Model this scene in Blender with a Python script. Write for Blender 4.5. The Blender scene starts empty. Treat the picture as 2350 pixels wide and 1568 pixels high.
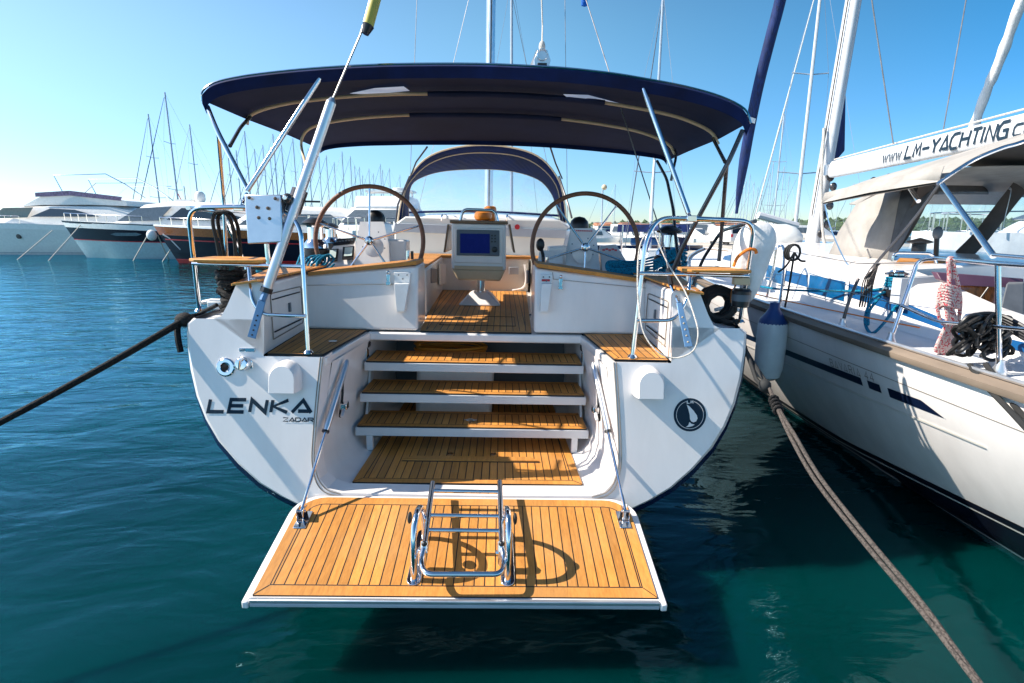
import bpy, bmesh, math, random
from mathutils import Vector, Matrix, noise
R = math.radians
rnd = random.Random(7)
sc = bpy.context.scene
col = sc.collection

# ------------------------------------------------------------------ camera
F, PITCH, H = 1222.37, R(11.877), 2.05            # focal length in pixels of a 2350-wide picture, camera height above the water
cam = bpy.data.cameras.new("camera")
cam.sensor_width = 36.0
cam.lens = 36.0 * F / 2350.0
cam.clip_start = 0.05
cam.clip_end = 9000
co = bpy.data.objects.new("camera", cam)
col.objects.link(co)
co.location = (0, 0, H)
co.rotation_euler = (math.pi / 2 - PITCH, 0, 0)
sc.camera = co

# ------------------------------------------------------------------ sky and sun
SUN_EL, SUN_AZ = 42.0, -90.2                       # sun low over the left (port) side
w = bpy.data.worlds.new("World")
sc.world = w
w.use_nodes = True
nt = w.node_tree
bg = nt.nodes["Background"]
sky = nt.nodes.new("ShaderNodeTexSky")
sky.sky_type = 'NISHITA'
sky.sun_disc = False
sky.sun_elevation = R(SUN_EL)
sky.sun_rotation = R(SUN_AZ)
sky.altitude = 0
sky.air_density = 1.0
sky.dust_density = 0.1
sky.ozone_density = 3.0
grade = nt.nodes.new("ShaderNodeMixRGB"); grade.blend_type = 'MULTIPLY'; grade.inputs[0].default_value = 1.0
grade.inputs[2].default_value = (0.75, 0.94, 1.02, 1)
gam = nt.nodes.new("ShaderNodeGamma"); gam.inputs[1].default_value = 1.45
nt.links.new(sky.outputs[0], gam.inputs[0])
nt.links.new(gam.outputs[0], grade.inputs[1])
# deeper, polarised-looking blue away from the sun (to the right and up), paler towards it
wtc = nt.nodes.new("ShaderNodeTexCoord"); wsp = nt.nodes.new("ShaderNodeSeparateXYZ"); nt.links.new(wtc.outputs["Generated"], wsp.inputs[0])
wmx = nt.nodes.new("ShaderNodeMapRange"); wmx.inputs[1].default_value = -0.8; wmx.inputs[2].default_value = 0.8; nt.links.new(wsp.outputs[0], wmx.inputs[0])
wrp = nt.nodes.new("ShaderNodeValToRGB"); el_ = wrp.color_ramp.elements
el_[0].position = 0.0; el_[0].color = (0.92, 0.58, 0.43, 1); el_[1].position = 1.0; el_[1].color = (0.012, 0.29, 0.32, 1)
e3 = el_.new(0.5); e3.color = (0.76, 0.66, 0.45, 1)
nt.links.new(wmx.outputs[0], wrp.inputs[0])
wmz = nt.nodes.new("ShaderNodeMapRange"); wmz.inputs[1].default_value = 0.0; wmz.inputs[2].default_value = 0.34; wmz.interpolation_type = 'SMOOTHSTEP'; nt.links.new(wsp.outputs[2], wmz.inputs[0])
wmi = nt.nodes.new("ShaderNodeMixRGB"); wr2 = nt.nodes.new("ShaderNodeValToRGB"); wr2.color_ramp.elements[0].color = (0.40, 0.345, 0.40, 1); wr2.color_ramp.elements[1].color = (0.25, 0.255, 0.32, 1)
nt.links.new(wmx.outputs[0], wr2.inputs[0]); nt.links.new(wr2.outputs[0], wmi.inputs[1]); nt.links.new(wmz.outputs[0], wmi.inputs[0]); nt.links.new(wrp.outputs[0], wmi.inputs[2])
wm2 = nt.nodes.new("ShaderNodeMixRGB"); wm2.blend_type = 'MULTIPLY'; wm2.inputs[0].default_value = 1.0
nt.links.new(grade.outputs[0], wm2.inputs[1]); nt.links.new(wmi.outputs[0], wm2.inputs[2])
nt.links.new(wm2.outputs[0], bg.inputs[0])
bg.inputs[1].default_value = 0.122
sl = bpy.data.lights.new("sun", 'SUN')
sl.energy = 5.0
sl.angle = R(0.5)
sl.color = (1.0, 0.93, 0.82)
so = bpy.data.objects.new("sun", sl)
col.objects.link(so)
sdir = Vector((math.sin(R(SUN_AZ)) * math.cos(R(SUN_EL)), math.cos(R(SUN_AZ)) * math.cos(R(SUN_EL)), math.sin(R(SUN_EL))))
so.rotation_euler = sdir.to_track_quat('Z', 'Y').to_euler()
sc.view_settings.view_transform = 'Standard'
sc.view_settings.look = 'None'
sc.view_settings.exposure = 0.86
sc.view_settings.gamma = 1.0

# ------------------------------------------------------------------ frames: world, and the yacht's own (yawed 1.3 and heeled 1.3 degrees)
CW = Matrix(((1, 0, 0), (0, math.sin(PITCH), math.cos(PITCH)), (0, math.cos(PITCH), -math.sin(PITCH)))).transposed()  # columns right, up, forward
_y, _r = R(1.261), R(1.2696)
_f = Vector((math.sin(_y) * math.cos(PITCH), math.cos(_y) * math.cos(PITCH), -math.sin(PITCH)))
_rt = Vector((math.cos(_y), -math.sin(_y), 0))
_up = _rt.cross(_f)
_R = math.cos(_r) * _rt + math.sin(_r) * _up
_U = -math.sin(_r) * _rt + math.cos(_r) * _up
CB = Matrix((_R, _U, _f)).transposed()
CAMB = Vector((0.184, 0, H))
CAMW = Vector((0, 0, H))
ROT = CW @ CB.inverted()
MB_ = Matrix.Translation(CAMW) @ ROT.to_4x4() @ Matrix.Translation(-CAMB)   # yacht frame -> world


def _ray(M, C, u, v, x, y, z, pl):
    d = M @ Vector(((u - 1175) / F, -(v - 784) / F, 1))
    if pl: t = (pl[0] + pl[1] * C.z - C.y) / (d.y - pl[1] * d.z)
    elif x is not None: t = (x - C.x) / d.x
    elif y is not None: t = (y - C.y) / d.y
    else: t = (z - C.z) / d.z
    return C + d * t


def bp(u, v, x=None, y=None, z=None, pl=None): return _ray(CB, CAMB, u, v, x, y, z, pl)
def wp(u, v, x=None, y=None, z=None): return _ray(CW, CAMW, u, v, x, y, z, None)
def toW(p): return MB_ @ Vector(p)


# ------------------------------------------------------------------ materials
MATS = {}


def mat(name, colr, rough=0.5, metal=0.0, coat=0.0, var=0.06, vscale=6.0, bump=0.0, bscale=40.0, spec=0.5, trans=0.0, alpha=1.0, emit=None, sheen=0.0, col2=None, stretch=(1, 1, 1)):
    if name in MATS: return MATS[name]
    m = bpy.data.materials.new(name)
    m.use_nodes = True
    n = m.node_tree
    b = n.nodes["Principled BSDF"]
    b.inputs["Roughness"].default_value = rough
    b.inputs["Metallic"].default_value = metal
    b.inputs["Coat Weight"].default_value = coat
    b.inputs["Coat Roughness"].default_value = 0.06
    b.inputs["Specular IOR Level"].default_value = spec
    b.inputs["Transmission Weight"].default_value = trans
    b.inputs["Alpha"].default_value = alpha
    b.inputs["Sheen Weight"].default_value = sheen
    tc = n.nodes.new("ShaderNodeTexCoord")
    mp = n.nodes.new("ShaderNodeMapping")
    mp.inputs["Scale"].default_value = stretch
    n.links.new(tc.outputs["Object"], mp.inputs[0])
    nz = n.nodes.new("ShaderNodeTexNoise")
    nz.inputs["Scale"].default_value = vscale
    nz.inputs["Detail"].default_value = 6
    nz.inputs["Roughness"].default_value = 0.6
    n.links.new(mp.outputs[0], nz.inputs[0])
    cr = n.nodes.new("ShaderNodeValToRGB")
    c2 = col2 if col2 else tuple(max(0, c * (1 - var * 2.2)) for c in colr)
    c1 = colr if col2 else tuple(min(1, c * (1 + var)) for c in colr)
    cr.color_ramp.elements[0].position = 0.3
    cr.color_ramp.elements[0].color = (*c2, 1)
    cr.color_ramp.elements[1].position = 0.68
    cr.color_ramp.elements[1].color = (*c1, 1)
    n.links.new(nz.outputs[0], cr.inputs[0])
    n.links.new(cr.outputs[0], b.inputs["Base Color"])
    # a little wear in the gloss
    mr = n.nodes.new("ShaderNodeMapRange")
    mr.inputs[3].default_value = max(0.02, rough * 0.75)
    mr.inputs[4].default_value = min(1, rough * 1.3 + 0.02)
    n.links.new(nz.outputs[0], mr.inputs[0])
    n.links.new(mr.outputs[0], b.inputs["Roughness"])
    if bump:
        nb = n.nodes.new("ShaderNodeTexNoise")
        nb.inputs["Scale"].default_value = bscale
        nb.inputs["Detail"].default_value = 4
        n.links.new(mp.outputs[0], nb.inputs[0])
        bu = n.nodes.new("ShaderNodeBump")
        bu.inputs["Strength"].default_value = bump
        bu.inputs["Distance"].default_value = 0.01
        n.links.new(nb.outputs[0], bu.inputs["Height"])
        n.links.new(bu.outputs[0], b.inputs["Normal"])
    if emit:
        b.inputs["Emission Color"].default_value = (*emit[:3], 1)
        b.inputs["Emission Strength"].default_value = emit[3]
    MATS[name] = m
    return m


def teak_mat(name, stripes=True, axis=0, pitch=0.05, weather=0.0, off=0.0, width=0.115):
    if name in MATS: return MATS[name]
    m = bpy.data.materials.new(name)
    m.use_nodes = True
    n = m.node_tree
    L = n.links.new
    b = n.nodes["Principled BSDF"]
    b.inputs["Roughness"].default_value = 0.55
    b.inputs["Specular IOR Level"].default_value = 0.35
    tc = n.nodes.new("ShaderNodeTexCoord")
    sp = n.nodes.new("ShaderNodeSeparateXYZ")
    L(tc.outputs["Object"], sp.inputs[0])
    mul = n.nodes.new("ShaderNodeMath"); mul.operation = 'MULTIPLY_ADD'
    mul.inputs[1].default_value = 1 / pitch
    mul.inputs[2].default_value = off + 200.5
    L(sp.outputs[axis], mul.inputs[0])
    fl = n.nodes.new("ShaderNodeMath"); fl.operation = 'FLOOR'
    L(mul.outputs[0], fl.inputs[0])
    fr = n.nodes.new("ShaderNodeMath"); fr.operation = 'FRACT'
    L(mul.outputs[0], fr.inputs[0])
    wn = n.nodes.new("ShaderNodeTexWhiteNoise"); wn.noise_dimensions = '1D'
    L(fl.outputs[0], wn.inputs["W"])
    mp = n.nodes.new("ShaderNodeMapping")
    s = [34, 34, 34]; s[1 - axis] = 2.2
    mp.inputs["Scale"].default_value = s
    L(tc.outputs["Object"], mp.inputs[0])
    ad = n.nodes.new("ShaderNodeVectorMath"); ad.operation = 'ADD'
    L(mp.outputs[0], ad.inputs[0])
    cx = n.nodes.new("ShaderNodeCombineXYZ")
    m3 = n.nodes.new("ShaderNodeMath"); m3.operation = 'MULTIPLY'; m3.inputs[1].default_value = 7.3
    L(fl.outputs[0], m3.inputs[0])
    L(m3.outputs[0], cx.inputs[1 - axis])
    L(cx.outputs[0], ad.inputs[1])
    g = n.nodes.new("ShaderNodeTexNoise"); g.inputs["Scale"].default_value = 2.0; g.inputs["Detail"].default_value = 8; g.inputs["Roughness"].default_value = 0.7
    L(ad.outputs[0], g.inputs[0])
    blot = n.nodes.new("ShaderNodeTexNoise"); blot.inputs["Scale"].default_value = 3.2; blot.inputs["Detail"].default_value = 5
    L(tc.outputs["Object"], blot.inputs[0])
    cr = n.nodes.new("ShaderNodeValToRGB")
    e = cr.color_ramp.elements
    e[0].position = 0.25; e[0].color = (0.42, 0.165, 0.032, 1)
    e[1].position = 0.75; e[1].color = (0.72, 0.315, 0.068, 1)
    L(g.outputs[0], cr.inputs[0])
    # plank to plank tone
    hv = n.nodes.new("ShaderNodeHueSaturation")
    v1 = n.nodes.new("ShaderNodeMapRange"); v1.inputs[3].default_value = 0.72; v1.inputs[4].default_value = 1.14
    L(wn.outputs["Value"], v1.inputs[0])
    L(v1.outputs[0], hv.inputs["Value"])
    L(cr.outputs[0], hv.inputs["Color"])
    mx = n.nodes.new("ShaderNodeMixRGB"); mx.blend_type = 'MIX'
    v2 = n.nodes.new("ShaderNodeMapRange"); v2.inputs[1].default_value = 0.45; v2.inputs[2].default_value = 0.75; v2.inputs[3].default_value = weather; v2.inputs[4].default_value = weather + 0.30
    L(blot.outputs[0], v2.inputs[0])
    L(v2.outputs[0], mx.inputs[0])
    L(hv.outputs[0], mx.inputs[1])
    mx.inputs[2].default_value = (0.50, 0.31, 0.15, 1)
    out = mx.outputs[0]
    # dark water and dirt marks
    dn = n.nodes.new("ShaderNodeTexNoise"); dn.inputs["Scale"].default_value = 9; dn.inputs["Detail"].default_value = 7; dn.inputs["Roughness"].default_value = 0.75
    L(tc.outputs["Object"], dn.inputs[0])
    dr = n.nodes.new("ShaderNodeMapRange"); dr.inputs[1].default_value = 0.62; dr.inputs[2].default_value = 0.78; dr.inputs[4].default_value = 0.45
    L(dn.outputs[0], dr.inputs[0])
    md = n.nodes.new("ShaderNodeMixRGB"); L(dr.outputs[0], md.inputs[0]); L(out, md.inputs[1]); md.inputs[2].default_value = (0.24, 0.11, 0.035, 1)
    out = md.outputs[0]
    if stripes:
        cmp_ = n.nodes.new("ShaderNodeMath"); cmp_.operation = 'LESS_THAN'; cmp_.inputs[1].default_value = width
        L(fr.outputs[0], cmp_.inputs[0])
        m2 = n.nodes.new("ShaderNodeMixRGB")
        L(cmp_.outputs[0], m2.inputs[0]); L(out, m2.inputs[1]); m2.inputs[2].default_value = (0.012, 0.010, 0.010, 1)
        out = m2.outputs[0]
        bu = n.nodes.new("ShaderNodeBump"); bu.invert = True; bu.inputs["Strength"].default_value = 0.5; bu.inputs["Distance"].default_value = 0.002
        L(cmp_.outputs[0], bu.inputs["Height"]); L(bu.outputs[0], b.inputs["Normal"])
    L(out, b.inputs["Base Color"])
    MATS[name] = m
    return m


def clear_mat(name, tint=(0.85, 0.93, 1.0), opac=0.16, rough=0.08):
    """thin clear vinyl: see-through with a faint milky bloom and gloss"""
    if name in MATS: return MATS[name]
    m = bpy.data.materials.new(name); m.use_nodes = True
    n = m.node_tree; n.nodes.clear(); L = n.links.new
    o = n.nodes.new("ShaderNodeOutputMaterial")
    t = n.nodes.new("ShaderNodeBsdfTransparent"); t.inputs[0].default_value = (*tint, 1)
    d = n.nodes.new("ShaderNodeBsdfPrincipled"); d.inputs["Base Color"].default_value = (0.75, 0.8, 0.88, 1); d.inputs["Roughness"].default_value = rough
    mi = n.nodes.new("ShaderNodeMixShader")
    tc = n.nodes.new("ShaderNodeTexCoord")
    nz = n.nodes.new("ShaderNodeTexNoise"); nz.inputs["Scale"].default_value = 2.4; nz.inputs["Detail"].default_value = 6; nz.inputs["Distortion"].default_value = 1.2
    L(tc.outputs["Object"], nz.inputs[0])
    mr = n.nodes.new("ShaderNodeMapRange"); mr.inputs[1].default_value = 0.35; mr.inputs[2].default_value = 0.75; mr.inputs[3].default_value = opac * 0.4; mr.inputs[4].default_value = opac * 2.2
    L(nz.outputs[0], mr.inputs[0]); L(mr.outputs[0], mi.inputs[0])
    L(t.outputs[0], mi.inputs[1]); L(d.outputs[0], mi.inputs[2]); L(mi.outputs[0], o.inputs[0])
    MATS[name] = m
    return m


def rope_mat(name, c1, c2, scale=60.0, thr=0.5, rough=0.8):
    if name in MATS: return MATS[name]
    m = bpy.data.materials.new(name); m.use_nodes = True
    n = m.node_tree; L = n.links.new
    b = n.nodes["Principled BSDF"]; b.inputs["Roughness"].default_value = rough; b.inputs["Specular IOR Level"].default_value = 0.3
    tc = n.nodes.new("ShaderNodeTexCoord")
    nz = n.nodes.new("ShaderNodeTexVoronoi"); nz.inputs["Scale"].default_value = scale
    L(tc.outputs["Object"], nz.inputs[0])
    sp = n.nodes.new("ShaderNodeSeparateXYZ"); L(nz.outputs["Color"], sp.inputs[0])
    cr = n.nodes.new("ShaderNodeValToRGB"); cr.color_ramp.interpolation = 'CONSTANT'
    cr.color_ramp.elements[0].color = (*c1, 1); cr.color_ramp.elements[1].color = (*c2, 1); cr.color_ramp.elements[1].position = thr
    L(sp.outputs[0], cr.inputs[0]); L(cr.outputs[0], b.inputs["Base Color"])
    bu = n.nodes.new("ShaderNodeBump"); bu.inputs["Strength"].default_value = 0.6; bu.inputs["Distance"].default_value = 0.004
    L(nz.outputs["Distance"], bu.inputs["Height"]); L(bu.outputs[0], b.inputs["Normal"])
    MATS[name] = m
    return m


M = dict(
    gel=mat("white_gelcoat", (0.84, 0.79, 0.76), 0.22, coat=0.35, var=0.035, vscale=1.6, stretch=(3, 3, 0.7)),
    gel2=mat("cream_gelcoat", (0.74, 0.70, 0.63), 0.3, coat=0.2, var=0.03, vscale=2),
    gelgrey=mat("grey_gelcoat", (0.42, 0.44, 0.47), 0.4, var=0.04),
    nonskid=mat("nonskid_deck", (0.72, 0.73, 0.74), 0.6, var=0.03, bump=0.5, bscale=300),
    alu=mat("anodised_aluminium", (0.72, 0.73, 0.75), 0.30, metal=0.85, var=0.05),
    aluw=mat("white_painted_aluminium", (0.60, 0.61, 0.62), 0.3, coat=0.3, var=0.03),
    steel=mat("polished_stainless", (0.80, 0.80, 0.81), 0.10, metal=1.0, var=0.04, vscale=12),
    darksteel=mat("dark_bronze_tube", (0.11, 0.10, 0.10), 0.25, metal=0.6, var=0.1),
    navy=mat("navy_canvas", (0.006, 0.017, 0.085), 0.8, var=0.25, vscale=3, bump=0.3, bscale=500, spec=0.2),
    navyin=mat("navy_canvas_lining", (0.026, 0.033, 0.075), 0.9, var=0.12, vscale=2, bump=0.7, bscale=4, spec=0.1),
    blueb=mat("bright_navy_canvas", (0.008, 0.026, 0.12), 0.8, var=0.3, vscale=5, bump=0.7, bscale=9, stretch=(6, 6, 0.4)),
    navyhull=mat("navy_hull_paint", (0.008, 0.016, 0.06), 0.15, coat=0.6, var=0.1),
    blue=mat("blue_stripe", (0.0, 0.065, 0.20), 0.3, coat=0.2, var=0.05),
    navyst=mat("navy_stripe", (0.004, 0.010, 0.035), 0.3, coat=0.2, var=0.05),
    decal=mat("slate_decal", (0.014, 0.032, 0.052), 0.65, var=0.03, spec=0.15),
    black=mat("black_plastic", (0.014, 0.014, 0.016), 0.35, var=0.2),
    rubber=mat("black_rubber", (0.02, 0.02, 0.02), 0.75, var=0.2),
    glass=mat("dark_glass", (0.012, 0.016, 0.02), 0.05, var=0.1, spec=0.8),
    smoke=mat("smoked_window", (0.10, 0.12, 0.135), 0.08, var=0.1, spec=0.8),
    screen=mat("display_screen", (0.003, 0.006, 0.06), 0.25, var=0.15, spec=0.1, emit=(0.0, 0.01, 0.2, 0.13)),
    bezel=mat("grey_bezel", (0.10, 0.125, 0.15), 0.4, var=0.05),
    lcd=mat("instrument_face", (0.42, 0.50, 0.48), 0.2, var=0.05),
    wheel=mat("brown_leather_rim", (0.19, 0.075, 0.035), 0.5, var=0.15, vscale=30, bump=0.3, bscale=120),
    beige=mat("beige_moulding", (0.62, 0.47, 0.30), 0.45, var=0.04),
    brown=mat("varnished_brown", (0.17, 0.085, 0.035), 0.35, coat=0.4, var=0.2, stretch=(4, 4, 1)),
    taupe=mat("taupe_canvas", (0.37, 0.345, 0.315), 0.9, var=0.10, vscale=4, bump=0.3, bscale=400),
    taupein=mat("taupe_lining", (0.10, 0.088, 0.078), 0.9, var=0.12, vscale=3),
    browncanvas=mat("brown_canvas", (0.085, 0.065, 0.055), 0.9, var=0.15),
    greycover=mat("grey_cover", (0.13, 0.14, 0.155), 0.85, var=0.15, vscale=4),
    orange=mat("orange_plastic", (0.62, 0.20, 0.012), 0.3, var=0.12, spec=0.6),
    orangecord=mat("orange_cord", (0.85, 0.20, 0.01), 0.6, var=0.1),
    cloth=mat("white_cover_cloth", (0.74, 0.72, 0.70), 0.9, var=0.08, vscale=7, bump=0.8, bscale=14),
    fender=mat("white_fender_vinyl", (0.78, 0.78, 0.77), 0.35, coat=0.2, var=0.04),
    fblue=mat("blue_fender_end", (0.012, 0.05, 0.19), 0.4, var=0.1),
    red=mat("red_paint", (0.55, 0.02, 0.03), 0.4, var=0.1),
    redbottom=mat("red_antifouling", (0.42, 0.012, 0.012), 0.6, var=0.1),
    yellow=mat("yellow_sleeve", (0.52, 0.42, 0.07), 0.6, var=0.12),
    wire=mat("wire_rope", (0.33, 0.31, 0.30), 0.4, metal=0.6, var=0.2),
    bluebar=mat("blue_film_steel", (0.13, 0.26, 0.44), 0.35, metal=0.2, var=0.08),
    gasket=mat("gasket_line", (0.26, 0.22, 0.18), 0.6, var=0.1),
    caulk=mat("black_caulk", (0.012, 0.011, 0.011), 0.6, var=0.1),
    dark=mat("dark_recess", (0.02, 0.02, 0.022), 0.8, var=0.1),
    varn=mat("varnished_mahogany", (0.42, 0.13, 0.03), 0.2, coat=0.7, var=0.3, stretch=(10, 10, 1)),
    rubrail=mat("weathered_teak_rail", (0.23, 0.175, 0.13), 0.7, var=0.2, vscale=3, stretch=(1, 0.3, 1)),
    farnavy=mat("far_navy_paint", (0.006, 0.009, 0.022), 0.35, var=0.1, spec=0.25),
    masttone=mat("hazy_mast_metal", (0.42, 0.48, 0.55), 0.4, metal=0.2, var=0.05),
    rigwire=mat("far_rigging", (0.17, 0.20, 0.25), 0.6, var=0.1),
    white2=mat("far_white_paint", (0.84, 0.81, 0.77), 0.35, coat=0.2, var=0.04),
    film=clear_mat("clear_vinyl"),
    film2=clear_mat("light_panel_vinyl", (0.62, 0.72, 0.9), 0.35, 0.3),
    teal=rope_mat("teal_braid", (0.0, 0.20, 0.33), (0.0, 0.07, 0.13), 150, 0.72),
    blackrope=rope_mat("black_braid", (0.010, 0.009, 0.009), (0.028, 0.025, 0.023), 160, 0.6),
    brownrope=rope_mat("grey_brown_braid", (0.095, 0.078, 0.068), (0.05, 0.042, 0.037), 170, 0.6),
    whiterope=rope_mat("white_braid", (0.62, 0.58, 0.52), (0.42, 0.38, 0.34), 200, 0.7),
    redrope=rope_mat("red_flecked_rope", (0.55, 0.43, 0.40), (0.48, 0.04, 0.06), 150, 0.72),
    t1=teak_mat("teak_planks"), t0=teak_mat("teak_margin", stripes=False, pitch=0.35), tx=teak_mat("teak_cross_planks", axis=1, pitch=0.05),
)


# ------------------------------------------------------------------ mesh builder
class MB:
    def __init__(s): s.v = []; s.f = []; s.m = []; s.mats = []
    def mi(s, m):
        m = M[m] if isinstance(m, str) else m
        if m not in s.mats: s.mats.append(m)
        return s.mats.index(m)
    def add(s, vs, fs, m):
        o = len(s.v); k = s.mi(m)
        s.v += [Vector(p) for p in vs]
        s.f += [[i + o for i in f] for f in fs]
        s.m += [k] * len(fs)
        return s
    def box(s, a, b, m):
        (x0, y0, z0), (x1, y1, z1) = a, b
        vs = [(x, y, z) for z in (z0, z1) for y in (y0, y1) for x in (x0, x1)]
        return s.add(vs, [(0, 2, 3, 1), (4, 5, 7, 6), (0, 1, 5, 4), (2, 6, 7, 3), (0, 4, 6, 2), (1, 3, 7, 5)], m)
    def hexa(s, p, m):
        """p: bottom four then top four, same winding"""
        return s.add(p, [(3, 2, 1, 0), (4, 5, 6, 7), (0, 1, 5, 4), (1, 2, 6, 5), (2, 3, 7, 6), (3, 0, 4, 7)], m)
    def poly(s, pts, m): return s.add(pts, [tuple(range(len(pts)))], m)
    def prism(s, pts, d, m):
        n = len(pts); d = Vector(d)
        vs = [Vector(p) for p in pts] + [Vector(p) + d for p in pts]
        fs = [tuple(range(n))[::-1], tuple(range(n, 2 * n))] + [(i, (i + 1) % n, n + (i + 1) % n, n + i) for i in range(n)]
        return s.add(vs, fs, m)
    def tube(s, pts, r, m, n=8, closed=False, caps=True, flat=1.0):
        pts = [Vector(p) for p in pts]
        if not closed:
            q = [pts[0]]
            for p in pts[1:]:
                if (p - q[-1]).length > 1e-5: q.append(p)
            pts = q
        N = len(pts)
        rs = r if isinstance(r, (list, tuple)) else [r] * N
        if len(rs) != N: rs = [rs[0] + (rs[-1] - rs[0]) * i / (N - 1) for i in range(N)]
        vs = []; prev = None
        for i, p in enumerate(pts):
            if closed: t = (pts[(i + 1) % N] - pts[i - 1]).normalized()
            elif i == 0: t = (pts[1] - pts[0]).normalized()
            elif i == N - 1: t = (pts[-1] - pts[-2]).normalized()
            else: t = ((pts[i + 1] - p).normalized() + (p - pts[i - 1]).normalized()).normalized()
            if prev is None:
                a = Vector((0, 0, 1)) if abs(t.z) < 0.9 else Vector((1, 0, 0))
                nrm = t.cross(a).normalized()
            else:
                nrm = prev - t * prev.dot(t)
                nrm = nrm.normalized() if nrm.length > 1e-6 else t.orthogonal().normalized()
            prev = nrm
            bn = t.cross(nrm)
            for k in range(n):
                a = 2 * math.pi * k / n
                vs.append(p + (nrm * math.cos(a) * flat + bn * math.sin(a)) * rs[i])
        fs = []
        for i in range(N if closed else N - 1):
            j = (i + 1) % N
            for k in range(n):
                k2 = (k + 1) % n
                fs.append((i * n + k, i * n + k2, j * n + k2, j * n + k))
        if caps and not closed:
            fs.append(tuple(range(n))[::-1]); fs.append(tuple(range((N - 1) * n, N * n)))
        return s.add(vs, fs, m)
    def loft(s, secs, m, closed=False, cap=False):
        n = len(secs[0]); vs = [p for c in secs for p in c]; fs = []
        for i in range(len(secs) - 1):
            for k in range(n if closed else n - 1):
                k2 = (k + 1) % n
                fs.append((i * n + k, i * n + k2, (i + 1) * n + k2, (i + 1) * n + k))
        if cap: fs.append(tuple(range(n))[::-1]); fs.append(tuple(range((len(secs) - 1) * n, len(secs) * n)))
        return s.add(vs, fs, m)
    def lathe(s, prof, o, m, axis=(0, 0, 1), n=20):
        """prof: (radius, height) pairs"""
        ax = Vector(axis).normalized(); u = ax.orthogonal().normalized(); w_ = ax.cross(u); o = Vector(o)
        return s.loft([[o + ax * h + (u * math.cos(2 * math.pi * k / n) + w_ * math.sin(2 * math.pi * k / n)) * max(r, 1e-4) for k in range(n)] for r, h in prof], m, closed=True, cap=True)
    def ball(s, o, r, m, sc=(1, 1, 1), n=14):
        prof = [(r * math.sin(math.pi * i / 8), -r * math.cos(math.pi * i / 8)) for i in range(9)]
        o = Vector(o)
        vs = []; 
        for rr, h in prof:
            for k in range(n):
                a = 2 * math.pi * k / n
                vs.append(o + Vector((max(rr, 1e-4) * math.cos(a) * sc[0], max(rr, 1e-4) * math.sin(a) * sc[1], h * sc[2])))
        fs = [(i * n + k, i * n + (k + 1) % n, (i + 1) * n + (k + 1) % n, (i + 1) * n + k) for i in range(8) for k in range(n)]
        return s.add(vs, fs, m)
    def build(s, name, parent=None, bevel=0.0, smooth=True, seg=2, solid=0.0, label=None, kind=None, ang=35):
        me = bpy.data.meshes.new(name)
        me.from_pydata([tuple(p) for p in s.v], [], s.f)
        for m in s.mats: me.materials.append(m)
        me.polygons.foreach_set("material_index", s.m)
        me.update()
        bm = bmesh.new(); bm.from_mesh(me); bmesh.ops.recalc_face_normals(bm, faces=bm.faces); bm.to_mesh(me); bm.free()
        if smooth:
            me.polygons.foreach_set("use_smooth", [True] * len(me.polygons))
            me.set_sharp_from_angle(angle=R(ang))
        o = bpy.data.objects.new(name, me)
        col.objects.link(o)
        if parent: o.parent = parent
        if solid:
            md = o.modifiers.new("thick", 'SOLIDIFY'); md.thickness = solid; md.offset = 0
        if bevel:
            md = o.modifiers.new("bevel", 'BEVEL'); md.width = bevel; md.segments = seg; md.limit_method = 'ANGLE'; md.angle_limit = R(40); md.harden_normals = False
        if label: o['label'] = label
        if kind: o['kind'] = kind
        return o


def tag(o, label, cat, group=None, kind=None):
    if kind: o['kind'] = kind
    else:
        o['label'] = label; o['category'] = cat
        if group: o['group'] = group
    return o


def empty(name, loc=(0, 0, 0), rz=0, mtx=None):
    o = bpy.data.objects.new(name, None); col.objects.link(o); o.empty_display_size = 0.2
    if mtx is not None: o.matrix_world = mtx
    else: o.location = loc; o.rotation_euler = (0, 0, rz)
    return o


def children(o): return [c for c in bpy.data.objects if c.parent == o]


def copy_tree(o, parent=None):
    c = o.copy(); col.objects.link(c)
    if parent: c.parent = parent
    for k in children(o): copy_tree(k, c)
    return c


def smooth(pts, n=6, closed=False):
    P = [Vector(p) for p in pts]; N = len(P); out = []
    rng = range(N) if closed else range(N - 1)
    for i in rng:
        p0 = P[i - 1] if (closed or i > 0) else P[0] * 2 - P[1]
        p1 = P[i]; p2 = P[(i + 1) % N]
        p3 = P[(i + 2) % N] if (closed or i + 2 < N) else P[-1] * 2 - P[-2]
        for k in range(n):
            t = k / n
            out.append(0.5 * ((2 * p1) + (p2 - p0) * t + (2 * p0 - 5 * p1 + 4 * p2 - p3) * t * t + (3 * p1 - p0 - 3 * p2 + p3) * t ** 3))
    if not closed: out.append(P[-1])
    return out


def fil(pts, r, n=6):
    """polyline with rounded corners"""
    P = [Vector(p) for p in pts]; out = [P[0]]
    for i in range(1, len(P) - 1):
        a = (P[i - 1] - P[i]); b = (P[i + 1] - P[i]); rr = min(r, a.length * 0.48, b.length * 0.48)
        A = P[i] + a.normalized() * rr; B = P[i] + b.normalized() * rr
        for k in range(n + 1):
            t = k / n
            out.append(A * (1 - t) ** 2 + P[i] * 2 * t * (1 - t) + B * t * t)
    out.append(P[-1])
    return out


def inset(poly, d):
    n = len(poly); A = sum(poly[i][0] * poly[(i + 1) % n][1] - poly[(i + 1) % n][0] * poly[i][1] for i in range(n))
    s = 1 if A > 0 else -1; out = []
    for i in range(n):
        p = Vector(poly[i]); a = (p - Vector(poly[i - 1])).normalized(); b = (Vector(poly[(i + 1) % n]) - p).normalized()
        na = Vector((-a.y, a.x)) * s; nb = Vector((-b.y, b.x)) * s
        k = na + nb
        q = p + k * (d / max(0.3, 1 + na.dot(nb)))
        out.append((q.x, q.y))
    return out


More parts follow.
